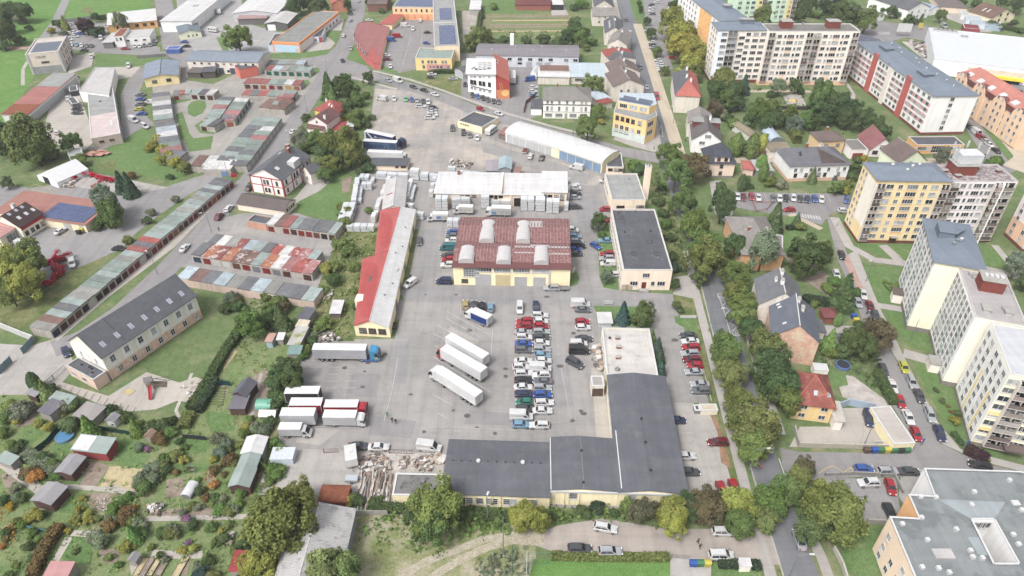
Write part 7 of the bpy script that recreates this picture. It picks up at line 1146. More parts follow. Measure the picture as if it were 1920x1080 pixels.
 # street houses between the main street and the estate
h_=7.6;BRG=sf('old_brick_gable',AW(214,168,142),0.95,0.18,0.9,0.2,8,stain=(AW(206,190,160),0.5,0.64,0.5),streak=0.2);B=bld('row_house','grey-roofed row house with a bare brick gable wall','house',[(1454,628),(1542,646),(1510,579),(1426,571)],h_,'gable',BRG,rmt('anthracite_tile',118,124,138,var=0.06),rise=4.4,ridge='y',over=0.25,capm=FW)
for i in range(18):
 zz=0.6+i*0.55
for fx,fy in((0.12,0.1),(0.04,0.3)):chm(B,fx,fy,0.7,1.3,1.1,OLDW)
for fx,fy in((-0.38,0.36),(-0.36,0.26),(-0.3,-0.3)):rq(B,fx,fx+0.07,fy,fy+0.05,FW,'roof_light',0.1)
B=bld('row_house','second grey-roofed row house, joined behind the brick gable','house',[(1427,571),(1509,578),(1489,532),(1407,523)],h_+0.3,'gable',OLDW,rmt('anthracite_tile_old',128,130,136,var=0.08,stain=(A(150,146,140),0.56,0.7,0.4)),rise=4.4,ridge='y',over=0.25,capm=FW)
for fx,fy in((-0.02,-0.1),(0.02,0.3)):chm(B,fx,fy,0.7,1.4,1.1,WW)
chm(B,-0.12,0.1,0.5,1.4,0.8,WW);B=bld('old_house','old house with an orange wall under a weathered grey roof','house',[(1399,470),(1467,482),(1436,402),(1356,411)],6.0,'hip',wl_('faded_orange',230,172,120,0.25),FIBRE,rise=3.6,ridge='y',over=0.5,hipin=7);chm(B,0.2,-0.1,0.6,0.9,1.4,CREAM);chm(B,-0.2,-0.05,0.9,0.5,1.0,BRICK);ws(B,3,(0.2,0.95,5),[1.6],1.1,1.6,2)
bld('porch_roof','small grey flat-roofed extension behind the old orange house','annex',[(1456,470),(1470,474),(1463,440),(1452,440)],3.2,'flat',OLDW,FIBRE,par=0.05);h_=H(757.5,788)
B=bld('tile_house','ochre house with a patchy red tiled hipped roof behind the street trees','house',[(1490,757.5),(1567,759),(1547,707),(1482,692)],h_,'hip',wl_('ochre_render',238,200,136),sf('old_red_tile',A(166,96,88),0.9,0.2,0.6,0.25,7,stain=(A(196,128,108),0.55,0.65,0.6)),rise=4.0,over=0.5,capm=sf('ridge_tile',A(206,120,96),0.8),hipin=4.5);ws(B,0,[0.25,0.78],(0.9,2.6,2),1.5,1.3,2)
for fx in(-0.05,0.3):rq(B,fx,fx+0.1,-0.36,-0.28,sf('dormer_glass',A(206,220,232),0.2),'roof_light',0.25,0.3)
bld('lean_to','cream lean-to on the right side of the tiled house','annex',[(1559,788),(1585,790),(1572,758),(1566,757)],3.0,'mono',WARMW,rmt('pale_cream_felt',214,208,198),rise=0.5);bld('garage_block','flat pale-roofed garage block with yellow doors beside the estate street','garages',[(1675,837),(1711.5,827),(1680,765),(1638,760)],2.9,'flat',wl_('garage_cream',238,224,176),rmt('pale_garage_felt',212,204,196,var=0.05),par=0.05)
fence('pale blue boundary wall behind the ochre house',[(1568,768),(1590,760),(1638,770)],2.2,A(190,208,228),4,'garden_wall',th=0.25);fence('low cream yard wall by the waste containers',[(1496,838),(1560,840),(1640,842),(1672,842)],1.5,A(214,206,190),5,'garden_wall',th=0.3);fence('concrete yard wall beside the driveway of the ochre house',[(1488,806),(1496,836)],1.6,A(206,200,188),4,'garden_wall',th=0.3)
# houses near the crossroads
h_=H(303.5,333);B=bld('hip_house','peach house with a steep black hipped roof and a wide dormer','house',[(1328,303.5),(1378,304),(1369,279),(1318,278)],h_,'hip',wl_('rosy_peach',240,214,194),rmt('black_sheet',84,88,100,var=0.05),rise=5.0,over=0.6,plinth=(0.8,STONEP));ws(B,0,[0.52],[1.2,4.0],1.2,1.4,2,1,FB);x=0.0;q_((-2.6,2.6,-B.hy-0.2,0.0,h_+0.1,h_+2.1),'dormer',wl_('rosy_peach',240,214,194),B.root);mb=MB();ups(mb,[(-3,-B.hy-0.6,h_+2.2),(3,-B.hy-0.6,h_+2.2),(3,0.4,h_+3.2),(-3,0.4,h_+3.2)],0.15)
mb.build('dormer_roof',rmt('black_sheet',84,88,100),B.root)
for sx in(-1.3,1.3):put('window',wmesh(1.2,1.2,1,1,FB),B.root,(sx,-B.hy-0.2,h_+0.5))
h_=H(263,288);B=bld('white_house','tall white gabled house with an arched attic window at the crossroads','house',[(1300,262),(1352,263),(1348,238),(1293,232)],h_,'gable',WW,rmt('brown_grey_roof',120,114,114),rise=4.0,ridge='y',over=0.4);ws(B,0,[0.52],[h_+0.8],2.4,1.3,3,1);ws(B,0,[0.3,0.4],[h_-2.0],1.0,1.3,2)
for zz in(1.2,4.0):ws(B,3,(0.1,0.9,3),[zz],1.0,1.4,2)
mb=MB();mb.box(-B.hx+0.4,B.hx-0.3,B.hy-4.6,B.hy-0.3,h_,h_+3.2);mb.box(-B.hx+0.2,B.hx-0.1,B.hy-4.9,B.hy-0.1,h_+3.203,h_+3.4,1);mb.build('roof_storey',[sf('oxblood_cladding',AW(120,62,66),0.8),PF],B.root);chm(B,0.12,0.35,0.7,1.3,2.0,WW);bld('terrace_house','weathered grey roofed terrace house north of the white gabled house','house',[(1292,230),(1338,234),(1326,212),(1284,210)],6.0,'gable',OLDW,FIBRE,rise=2.6,ridge='y',over=0.3);h_=H(179,212);RHIP=rmt('coral_tile',206,118,106,var=0.12)
B=bld('corner_house','corner house with a coral-red and slate hipped roof and beige walls','house',[(1269,179),(1312.5,179),(1303,140),(1258,136)],h_,'hip',wl_('corner_beige',226,216,202,0.2),(GT,RHIP),rise=4.5,ridge='y',over=0.4,hipin=7);ws(B,3,(0.04,0.96,7),(1.4,3.2,2),1.1,1.8,2)
for fx,fy in((-0.05,-0.12),(0.1,-0.25),(0.0,0.2)):chm(B,fx,fy,0.8,0.8,1.5,WW)
OCW=wl_('corner_orange',248,206,134);h_=H(211,254);B=pbld('corner_office','orange corner office with a roof terrace and solar panels on a set-back floor','office',[(1151,211),(1213,227),(1232,217),(1226,190),(1158,188)],h_,[OCW,OCW,OCW,OCW,OCW],PF,par=0.15);a,b,c_=[G(x,y,h_)-B.c for x,y in((1151,211),(1213,227),(1232,217))];ang=math.atan2((b-a).y,(b-a).x)
for f in(0.12,0.28,0.44,0.6,0.8):
 p=a.lerp(b,f)
 for z,w in((h_-2.6,1.6),(h_-6.2,1.6)):put('window',wmesh(w,1.8,2,1,FW if z<h_-4 else FB),B.root,(p.x,p.y,z),ang)
 if f<0.6:put('window',wmesh(1.8,0.9,3,1,FB),B.root,(p.x,p.y,2.2),ang)
d=b-a;q_((-0.0,d.length,-0.07,0,0,h_*0.36),'grey_base',sf('grey_green_base',AW(196,206,200),0.9),B.root,(a.x,a.y,0),ang);ang2=math.atan2((c_-b).y,(c_-b).x)
for f in(0.4,):
 p=b.lerp(c_,f)
 for z in(h_-3.0,h_-6.6):put('window',wmesh(4.0,1.9,3,1),B.root,(p.x,p.y,z),ang2)
tz=h_-0.15;q=[G(x,y,tz)-B.c for x,y in((1158,203),(1216,214),(1230,208),(1224,188),(1160,187))];mb=MB();mb.prism([(p.x,p.y)for p in q],tz,tz+3.0,0,1);mb.build('set_back_floor',[OCW,rmt('sky_sheet',208,224,234)],B.root);dd=q[1]-q[0];an=math.atan2(dd.y,dd.x)
for f in(0.18,0.5,0.82):
 p=q[0].lerp(q[1],f);put('window',wmesh(3.2,1.7,4,1),B.root,(p.x,p.y,tz+0.7),an)
for f0,f1,yy in((0.0,1.0,1.5),(0.05,0.45,4.2),(0.55,0.98,4.2)):
 n=int((f1-f0)*12)
 for i in range(n):
  p=q[0].lerp(q[1],f0+(f1-f0)*(i+0.5)/n)+Vector((-math.sin(an),math.cos(an),0))*yy;sp=MB();ups(sp,[(-0.65,-0.5,3.25),(0.65,-0.5,3.25),(0.65,0.6,3.9),(-0.65,0.6,3.9)],0.05);sp.build('solar_panel',SOLARD,B.root,(p.x,p.y,tz),an)
rl=MB()
for(p0,p1)in((a,b),(b,c_)):
 n=int((p1-p0).length/1.5)
 for i in range(n+1):
  p=p0.lerp(p1,i/n);rl.tube((p.x,p.y,h_),(p.x,p.y,h_+1.1),0.04,n=5)
 rl.tube((p0.x,p0.y,h_+1.1),(p1.x,p1.y,h_+1.1),0.05,n=5);rl.tube((p0.x,p0.y,h_+0.6),(p1.x,p1.y,h_+0.6),0.03,n=5)
rl.build('terrace_railing',MG,B.root);BR2=rmt('brown_street_tile',136,120,116,var=0.1)
for lab,pts,h_,rm,rs in(('mauve-brown roofed house first behind the orange corner office',[(1147,163),(1205,160),(1199,136),(1144,138)],7.0,BR2,3.0),('brown-roofed street house, second behind the orange corner office',[(1144,137),(1199,135),(1193,117),(1141,119)],7.0,BR2,3.0),('flat slate-roofed street house with a white parapet',[(1141,112),(1192,110),(1189,100),(1139,101)],6.5,GT,1.2),('red-roofed street house with satellite dishes',[(1135,107),(1187,104),(1184,92),(1133,94)],6.5,REDT,1.0),('grey tiled street house below the dormered one',[(1143,82),(1180,86),(1174,62),(1140,60)],6.5,FIBRE,3.0),('long grey roofed street house with roof windows',[(1135,60),(1172,64),(1162,38),(1130,40)],6.5,GT,3.0),('grey tiled house with a white dormer at the top of the street',[(1110,30),(1160,31),(1152,16),(1110,16)],5.5,FIBRE,2.6),('white gabled house at the top edge by the street',[(1112,12),(1151,13),(1146,-8),(1115,-8)],6.0,GT,3.6)):
 B=bld('street_house',lab,'house',pts,h_,'gable',OLDW,rm,rise=rs,ridge='x' if 'dormer at' in lab else 'y',over=0.3,capm=CON);ws(B,0,(0.15,0.85,3),[1.6,4.2],1.1,1.4,2);ws(B,1,(0.1,0.9,3),[1.6,4.2],1.1,1.4,2);chm(B,0.05,0.1,0.7,0.7,1.2,WW)
 if 'windows' in lab:
  for i in range(4):rq(B,-0.3,-0.2,-0.3+i*0.15,-0.24+i*0.15,FW,'roof_light',0.1)
bld('back_yard_shed','pale blue roofed back building between the annexes and the street row','shed',[(1116,190),(1140,186),(1138,166),(1114,172)],3.0,'mono',OLDW,rmt('sky_sheet',208,224,234),rise=0.3);bld('back_yard_shed','red roofed sliver shed between the tree and the orange office','shed',[(1124,196),(1146,191),(1146,184),(1122,189)],2.8,'mono',OLDW,REDT,rise=0.3);h_=H(309,339)
B=bld('double_villa','white semi-detached villa with a slate left roof and brown right roof','villa',[(1478,309),(1592,309),(1572,274),(1468,280)],h_,'hip',WW,rmt('slate_villa',124,124,132),rise=3.6,over=0.5,plinth=(1.2,wl_('villa_base',222,176,150)));ws(B,0,[0.1,0.2,0.36,0.5,0.66,0.82,0.93],[h_-2.6],1.1,1.4,2);ws(B,0,[0.12,0.3,0.52,0.62,0.85],[1.7],1.2,1.5,2,1,FB);rq(B,0.02,0.46,-0.48,-0.02,BROWNT,'brown_roof_section',0.08,0.08);chm(B,-0.15,0.0,0.8,0.8,1.4);chm(B,0.1,0.05,0.8,1.2,1.2,OLDW)
rq(B,-0.32,-0.27,-0.25,-0.12,DT,'roof_light',0.1);B=bld('cottage','ochre cottage with a brown hipped roof north of the villa','house',[(1535,264),(1583.5,263.5),(1571,245),(1525,248)],5.5,'hip',wl_('ochre_cottage',226,190,140),BROWNT,rise=2.2,over=0.4);chm(B,0.0,0.2,0.8,0.8,1.5);ws(B,0,[0.3,0.75],[3.0],1.4,1.2,2,1,FB)
B=bld('garage_house','white house with a dusky red roof and a brick-red garage door','house',[(1624,281),(1673,281),(1668,256),(1626,254)],H(281,294),'gable',wl_('rosy_white',244,234,232),rmt('dusky_rose_tile',164,108,110),rise=4.6,ridge='y',over=0.4);ws(B,0,[0.25,0.68],[1.2],2.0,1.4,3,1,FB);ws(B,0,[0.5],[B.h+0.6],2.2,1.3,3,1,FB)
B=bld('garage_wing','flat-roofed white garage wing with a red door beside the rose-roofed house','garage',[(1597,282),(1624,281),(1618,262),(1582,262)],3.6,'flat',wl_('rosy_white',244,234,232),rmt('grey_olive_felt',146,142,136),par=0.1);ds(B,0,[0.45],4.0,2.4,A(178,90,76))
B=bld('gable_house','pale green house with a dark brown gabled roof behind the yellow block','house',[(1682,303),(1734,303),(1714,273),(1667,281)],6.5,'gable',wl_('pale_lime',230,236,206),BROWNT,rise=4.2,ridge='y',over=0.4,capm=CON);ws(B,0,[0.4],[5.6],1.2,1.2,2);bld('long_shed','long narrow olive-roofed shed in the garden of the white gabled house','shed',[(1402,256),(1420,253),(1402,228),(1388,230)],2.8,'gable',wl_('shed_pale',206,206,196),rmt('olive_felt',160,148,124),rise=0.8,ridge='y')
B=bld('garage','beige garage with an olive roof and white door between villa and hedge','garage',[(1445,284),(1478,283),(1486,269),(1443,270)],3.0,'mono',WARMW,rmt('olive_felt',160,148,124),rise=0.4);ds(B,0,[0.65],3.5,2.2,A(226,224,220));B=bld('pool_cover','arched blue-white glazed pool enclosure among the gardens','pool enclosure',[(1443,266),(1466,266),(1452,243),(1432,244)],0.8,'arch',MG,sf('pale_blue_polycarbonate',A(206,224,240),0.2,0.05),rise=2.0,ridge='y')
for i in range(7):
 mb=MB();yy=-B.hy+B.D*i/6;arc=[(-B.hx*1.02*math.cos(math.pi*j/10),B.h+2.12*math.sin(math.pi*j/10))for j in range(11)]
 for j in range(10):mb.tube((arc[j][0],yy,arc[j][1]),(arc[j+1][0],yy,arc[j+1][1]),0.08,n=4)
 mb.build('rib',MG,B.root)
bld('garden_house','small garden house with a coral roof beside the metal-roofed pergola','shed',[(1394,317),(1412,318),(1412,303),(1394,302)],2.5,'hip',wl_('garden_house_wall',226,196,176),RHIP,rise=0.8);bld('pergola','pergola with a pale ribbed metal roof on the villa lawn','pergola',[(1420,320),(1449,321),(1440,301),(1410,302)],2.6,'mono',wl_('pergola_post',150,146,142),rmt('pale_ribbed',200,200,202),rise=0.2,seam=1.0)
bld('brown_garden_shed','open garden gazebo with a dark red pyramid roof beside the row houses','gazebo',[(1547,594),(1571,595),(1565,578),(1540,578)],2.4,'hip',wl_('gazebo_wood',150,90,76),sf('gazebo_tile',A(142,82,84),0.9),rise=1.0,over=0.4);bld('side_sheds','low grey lean-to sheds at the eaves of the row houses','shed',[(1530,622),(1546,622),(1542,604),(1526,602)],2.4,'mono',OLDW,GT,rise=0.3)
bld('side_sheds','dark flat-roofed bin store between the gardens and the estate street','shed',[(1573,640),(1590,640),(1588,628),(1572,628)],2.2,'mono',OLDW,DR,rise=0.2);bld('garden_box','white garden wall box below the brick gable','shed',[(1525,694),(1552,695),(1556,684),(1530,680)],2.0,'flat',wl_('box_white',232,228,216),FW,par=0.05)
B=bld('manor','long white house with a gabled front by the top road','house',[(1697,18),(1738,15.5),(1690,-14),(1650,-6)],6.2,'gable',WW,GT,rise=3.4,ridge='y',over=0.4);ws(B,0,[0.2,0.5,0.8],[1.0,3.8],1.4,1.4,2);bld('annex_house','blue-roofed annex beside the long white house','house',[(1738,19),(1760,16),(1752,5),(1733,8)],3.5,'gable',WW,rmt('pale_blue_tile',166,184,206),rise=1.6,ridge='y')
bld('bungalow','bungalow with a wide grey-brown roof at the top edge','house',[(1762,12),(1812,16),(1800,-6),(1752,-8)],3.5,'hip',wl_('bungalow_peach',230,206,184),rmt('grey_brown_tile',128,120,118),rise=3.0);B=bld('detached_house','cream house with a brown gabled roof and two roof lights in the corner','house',[(1849,33),(1897,30),(1884,9),(1846,19)],4.0,'gable',wl_('cream_house',240,226,190),rmt('chestnut_tile',130,104,92),rise=4.0,ridge='y',over=0.5)
ws(B,0,[0.35,0.65],[1.2,4.2],1.4,1.5,2,1,FB)
for fy in(0.1,-0.1):rq(B,-0.35,-0.2,fy,fy+0.05,FW,'roof_light',0.1)
for i,(x,y,c)in enumerate(((1802,28,(214,214,214)),(1812,36,(205,216,224)),(1822,44,(190,204,216)),(1848,47,(150,168,184)),(1808,52,(150,62,70)))):
 bld('container',('white','pale grey','pale blue','steel blue','dark red')[i]+' site container in the depot behind the supermarket','container',[(x,y),(x+30,y+3),(x+28,y-5),(x-2,y-8)],2.7,'flat',sf('container_%d'%i,AW(*c),0.7),sf('container_top_%d'%i,A(*c),0.7),par=0.03)
bld('small_house','small white house with a slate roof beside the top road','house',[(1633,33),(1655,29),(1642,14),(1628,18)],3.2,'gable',WW,GT,rise=1.4,ridge='y');bld('dark_roof_house','house with a dark slate roof between the two long blocks','house',[(1613,92),(1648,84),(1634,56),(1612,62)],7,'gable',OLDW,rmt('dark_slate',104,108,124),rise=3,ridge='y')
B=bld('red_cottage','red brick cottage at the top edge beyond the vegetable field','house',[(966,9),(1034,10),(1030,-6),(968,-6)],3.2,'hip',wl_('brick_cottage',158,92,82),rmt('dark_red_tile',130,76,72),rise=1.6);bld('carport','white flat-roofed carport next to the red cottage','carport',[(1035,9),(1057,9),(1055,-2),(1036,-2)],3.2,'flat',DT,FW,par=0.1)
bld('white_shed','white-roofed shed at the top edge behind the business wing','shed',[(881,18),(901,18),(901,2),(882,2)],3.4,'mono',wl_('mesh_shed',170,168,164),WR,rise=0.3);bld('timber_house','brown house at the top edge beside the street trees','house',[(690,8),(728,8),(724,-8),(692,-8)],4.5,'gable',wl_('brown_house',130,90,80),BROWNT,rise=2,ridge='x')
bld('brick_house','small brick-red house at the top edge beside the street','house',[(620,8),(650,6),(646,-10),(620,-8)],5,'gable',wl_('brick_house',206,130,104),RHIP,rise=2.4,ridge='y')
# corrugated hall at the bottom edge
B=bld('corrugated_hall','long hall with a streaked white corrugated roof running off the bottom edge','hall',[(500,1112),(634,1112),(661,958),(568,955)],4.2,'gable',wl_('corrugated_grey',150,152,158,0.25),sf('streaked_corrugated',A(206,204,204),0.7,0.12,0.5,0.1,4,stain=(A(150,140,136),0.54,0.7,0.7)),rise=1.8,ridge='y',rf=0.42,over=0.4,seam=0.55,seamm=GR,capm=FW)
# allotment sheds
RED_WALL=wl_('shed_red',150,58,60);BRN=wl_('shed_brown',92,66,60);GRYW=wl_('shed_greywood',150,142,136)
def shd(lab,pts,h,roof,wall,rc,rise=0.4,name='garden_shed',**kw):
 return bld(name,lab,'shed',pts,h,roof,wall,rc,rise=rise,over=kw.pop('over',0.25),**kw)
SG=rmt('shed_grey_felt',170,168,172,var=0.06);SGG=rmt('shed_green_felt',168,182,178,var=0.06);SDK=rmt('shed_dark_sheet',128,124,134,var=0.06);shd('open garden shelter with a dark flat roof beside the cypress',[(72,771),(94,778),(118,758),(98,749)],2.6,'mono',GRYW,SDK,0.2);shd('garden shed with a pale green flat roof at the playground path',[(98,748),(125,757),(144,745),(101,735)],2.4,'mono',GRYW,SGG,0.2)
shd('grey garden shed with a rust-stained roof below the playground',[(137,779),(174,788),(196,766),(165,755)],2.2,'mono',GRYW,rmt('rusty_grey_felt',176,170,168,stain=(A(190,140,125),0.6,0.68,0.5)),0.2);shd('little white cabin on the allotment lawn',[(198,788),(214,791),(222,779),(208,776)],1.9,'gable',WW,SG,0.6,ridge='y');B=shd('dark red allotment cabin with a white and grey-green roof',[(134.5,843),(200,850),(215,826),(153,818)],2.7,'mono',RED_WALL,SGG,0.5)
rq(B,-0.5,-0.02,-0.5,0.5,WR,'white_roof_half',0.07,0.06);shd('grey-roofed garden cabin below the dark red cabin',[(104,884),(134,890),(158,857),(129,854)],2.5,'gable',BRN,SG,0.5,ridge='y');shd('grey-roofed garden cabin with belongings on its porch',[(60,937),(96,946),(124,913),(88.5,905)],2.5,'gable',BRN,SG,0.5,ridge='y');shd('pink-roofed cabin with blue barrels at the bottom edge',[(78,1086),(124,1086),(140,1058),(102,1056)],2.5,'mono',GRYW,rmt('pink_sheet',206,152,152),0.3)
shd('dark gabled garden house with a slatted veranda',[(433,740),(463,742),(480,719),(459,712)],2.8,'gable',BRN,rmt('slate_garden',112,112,124),1.2,ridge='y');shd('grey lean-to veranda in front of the dark garden house',[(431,766),(459,766),(464,743),(436,743)],2.3,'mono',BRN,SDK,0.2);shd('cabin with a white gabled roof along the western fence',[(453,850),(492,849.5),(498,821),(462,820)],2.6,'gable',GRYW,WR,0.7,ridge='y')
shd('cabin with a grey-green roof just below the white-roofed one',[(446,877),(479,878),(487,853),(453,853)],2.5,'gable',BRN,SGG,0.6,ridge='y');shd('brown cabin with a grey-green roof, lowest along the western fence',[(430,912),(467.5,912),(478,880),(441.5,878)],2.6,'gable',BRN,SGG,0.8,ridge='y');shd('garden shed with a raspberry red roof at the bottom edge',[(433,1070),(462,1070),(480,1037),(442.5,1036)],2.5,'mono',GRYW,rmt('raspberry_sheet',186,72,78),0.3)
shd('slate-roofed shed beside the garage row at the western fence',[(560,597),(579,601),(586,579),(567.5,577)],2.3,'mono',GRYW,rmt('slate_garden',112,112,124),0.2);shd('beige-roofed shed below the slate shed',[(556,612),(575,614),(578,603),(560,601)],2.2,'mono',GRYW,rmt('beige_sheet',236,222,196),0.2);shd('mossy white garden greenhouse-shed by the fence',[(541,647),(564,647),(571,616),(553,613)],2.4,'mono',GRYW,rmt('mossy_white',206,202,196,stain=(A(160,165,90),0.5,0.6,0.4)),0.3)
shd('teal tarpaulin shed under the mossy shed',[(540,664),(562,664),(566,650),(544,650)],2.2,'mono',GRYW,rmt('teal_sheet',140,172,166),0.2);shd('tiny blue shed with a rusty white roof in the allotments',[(497.5,640),(511,641),(514,627.5),(505,627)],2.2,'mono',wl_('shed_blue',150,170,186),rmt('rusty_white',214,170,156),0.2);shd('white hut on a tilted base between hedge and allotments',[(520,637),(531,637),(531,626),(521,626)],2.0,'mono',GRYW,FW,0.2)
B=shd('arched teal polytunnel beside the dark garden house',[(482,768),(508,768),(508,752),(483,752)],0.9,'arch',GRYW,sf('teal_film',A(126,196,170),0.4,0.08),1.4,name='polytunnel');shd('small clear greenhouse below the teal polytunnel',[(488,780),(515,781),(517,768),(488,767)],1.2,'gable',MG,sf('clear_panel',A(206,200,186),0.3),0.8,name='greenhouse')
shd('white cold frame on the vegetable plot',[(342,930),(358,932),(367,908),(352,906)],0.9,'arch',MG,sf('cold_frame',A(236,236,238),0.4),0.8,name='greenhouse',ridge='y');shd('dark brown shed half hidden by the cypress in the allotments',[(52,738),(68,744),(78,728),(62,722)],2.3,'mono',BRN,SG,0.2);shd('little bird-house like shed on the vegetable path',[(241,1050),(254,1052),(259,1040),(246,1038)],2.0,'gable',GRYW,SG,0.5,ridge='y')
shd('tool shed with a brown roof by the flower bed',[(272,818),(284,820),(286,808),(275,806)],2.0,'gable',GRYW,rmt('shed_tan',170,140,122),0.5,ridge='y');shd('grey tool store beside the hedge on the left edge',[(-4,862),(20,872),(34,858),(8,848)],2.0,'mono',GRYW,SGG,0.2)
# vehicles
RT,LF,UP,DN=(10,0),(-10,0),(0,-10),(0,10);YR='cars in the double row of the yard'
cars("in the yard's upper left double column",'from top',RT,'''
984 602 e r -10 0
982 611 u r -10 0
980 623 s s
983 632 e w
982 644.6 s b
982 656 e g''',YR)
cars("in the yard's lower left double column",'from top',RT,'''
981 677 s w
977 688 u w
982 700 e w
982 713 s k
981 726 s w
983 739 s n
983 754 h t -10 0
986 767 e d
977 779 v w
977 796 h l''',YR)
cars("in the yard's right double column",'from top',RT,'''
1012 591 e w
1014 602 h w
1015 611 h r
1014 622 e s
1015 633 e d
1016 643 h w
1015 655 e s
1017 666 h l
1019 676 h w
1013 689 v w
1015 703 e w -10 0
1018 715 s g -10 0
1016 727 e s
1018 740 u b
1020 755 e w
1017 770 s w
1011 797 e w -10 0''',YR)
car('p','w',974.6,577,0,10,'white small van parked end-on at the head of the left yard column');car('e','n',1005,576,0,10,'navy estate car parked end-on at the head of the right yard column')
cars('in the marked bays below the workshop','from left',UP,'''
872.7 571 h c
889 573 s d
904 575 u k
920 576.5 h l''')
cars('in the right-hand file beside the white-roofed block','from top',RT,'''
1088 569 v w
1093 580.5 s g
1092 603 h r
1093 614 h w
1095 635 s d
1085 644 p w
1086 656 v k''')
car('m','d',1078,680,9,5,'dark people carrier standing askew by the loading-dock porch')
cars('against the left wall of the maroon workshop','from top',LF,'''
848.5 435 h b
847 442 h g
847 450.5 h w
840 463 v T
840 479 e d
840 486 h r
840 496.5 u w''')
car('m','n',832.5,527,-10,0,'navy people carrier at the lower left corner of the workshop');car('s','d',786,452,0,10,'dark saloon car heading down beside the white roof slope');car('p','w',769,531,-8,5,'white small van stopped at an angle by the long hall');car('e','s',1034.6,540,-10,0,'silver estate car with a trailer in front of the workshop doors')
cars('against the right wall of the maroon workshop','from top',RT,'''
1072 431 p w
1078 443 h l
1081 453 u s
1082 459.5 v k
1078 467.5 h b
1080 476 s d''')
cars('in the bays along the dark-roofed office block','from top',LF,'''
1136 451 s l
1138 476 e r
1138 484 e s
1140 494 p w
1151 515 h w''')
car('h','b',1117,461,8,5,'bright blue hatchback turning in the lane beside the office block')
cars('at the right end of the white-roofed warehouse','from top',RT,'''
1078 352 p w
1079 363 s k
1079 370 h s
1079 388 e d''')
cars('in front of the boiler house','from top',LF,'''
1134 339 h w
1134 392 h r
1144 413 e r''')
cars('along the north-west fence of the gravel yard','from left',DN,'''
716 184 v w -10 -2
739 185 h w
761 186 h G
772 187 h b
781.5 188 h s
793 189.5 s d
803 191 h w''')
cars('in the stepped file on the gravel yard','from top',RT,'''
789 199 e w
812 201.5 h k
810 206 s s
810 211 s w
811 215.5 e w
806 220.5 u w''')
cars('below the small yellow yard building','from left',DN,'''
848.5 240.5 u d
869 248.5 u k
881 253.5 h g
895 258.5 h w''')
cars('on the gravel in front of the white barrel hall','from left',(3,-6),'''
995 292.5 e w
1016 295.5 e k''')
car('v','w',1081,313,-10,-2,'white van before the blue doors of the barrel hall');PR='cars in the staff parking strip'
cars('in the upper staff parking strip','from top',LF,'''
1290 629 s d
1294 640 s w
1295 651 e r
1294 662.5 e s
1297 674 e R
1303 685 h r
1301 697.5 s s''',PR)
cars('in the lower pair of the staff parking strip','from top',LF,'''
1312 720.5 s s
1314 732.5 e g''',PR)
cars('beside the tall dark-roofed wing','from top',RT,'''
1270 788 h n
1285 855 s w
1292 885 e d''')
car('e','R',1346,829,-10,0,'dark red estate car alone in the lower staff parking');car('h','r',1353,918,3,8,'red hatchback under the yellow-green tree, left one');car('h','r',1376,914,3,8,'red hatchback half hidden under the yellow-green tree, right one');car('s','d',672,836.5,10,0,'dark grey saloon car by the scrap yard gate');car('s','w',710,838.5,10,0,'white saloon car by the scrap yard gate');car('v','w',804,837,10,1,'white panel van at the corner of the southern hall')
cars('on the gravel track behind the southern halls','from left',RT,'''
1135 989.5 e w 10 2
1087 1028.5 e d
1144 1033.5 e s
1357 996.5 e w
1352.5 1041 m w''')
car('s','s',1499,1012,-3,-9,'silver saloon car driving on the main street at the bottom');car('h','w',1442,835,0,10,'white hatchback waiting at the estate junction');RC_='cars along the estate street'
cars('along the right kerb of the estate street','from top',(4,9),'''
1695 689 h y
1709.6 716 e s
1724 742.5 s d
1744 777.5 e s
1762 812.5 e n''',RC_)
cars('along the left kerb of the estate street','from top',(4,9),'''
1656 695 e d
1673 723.5 s w
1688 753 h r
1703 782 s w
1717.5 814 h r''',RC_)
car('m','n',1629,784,2,8,'navy people carrier in the walled yard of the ochre house')
cars('on the upper estate street','from top',(4,9),'''
1578 478 s k
1568 514 h w
1618 551.5 s w
1608.5 567.5 h s
1631 574 s R
1641 591 h d''')
cars('on the street above the office car park','from left',RT,'''
1619.6 879 h b
1665 883 e s
1704 884 s d''')
cars('inside the office car park','from left',LF,'''
1629 905 u w
1669.6 913 h r 3 9
1668 959.5 h k 4 8''')
car('e','k',1838,873,-10,-3,'black estate car at the kerb below the nearest tower');EG='cars on the estate car park'
cars('on the estate car park','from left',(2,9),'''
1383 369 h w
1394 370.5 h R
1409 369 h r
1422 370 s w
1450 372 h g
1461.5 372 h w
1474 372 h k
1487.5 371 h w
1501 373 h d
1514 374 h n
1527.5 373 h b
1540 374 h w''',EG)
car('h','b',1588,375,0,9,'blue hatchback between bushes and the yellow block');car('h','w',1582.5,395,10,0,'white hatchback at the foot of the yellow block');car('h','r',1480,393,-10,0,'red hatchback before the zebra crossing')
cars('in the file before the peach flats','from top',(6,4),'''
1808.5 229 h r
1813 234 s n
1818 238 h d
1825 243 h s
1832 248.5 v w
1837 256 h r
1844 260 h R
1849 266 h s
1855 271 s w
1867.5 282 s k''')
cars('at the loop road of the garages','from top',(6,3),'''
250 224 v w
271 236 m w''')
cars('in the parking file by the lane','from top',LF,'''
263 177.5 s g
263 185.5 s b
262 195.5 e g
260 204.5 h y
265 213 s b
281 191 p w''')
cars('by the dark crates on the concrete yard','from top',RT,'''
127 185 h w 2 8
145 204.5 s k
145 211.5 s d''')
car('h','w',107,248,1,-8,'white hatchback alone on the concrete yard')
cars('below the office cube','from left',RT,'''
113 147 h r
138 143.5 u k''')
cars('on the terrace behind the office cube','from left',DN,'''
135 104 h s
171 106 h w''')
car('p','w',241,123,0,8,'white small van on the grass above the lane')
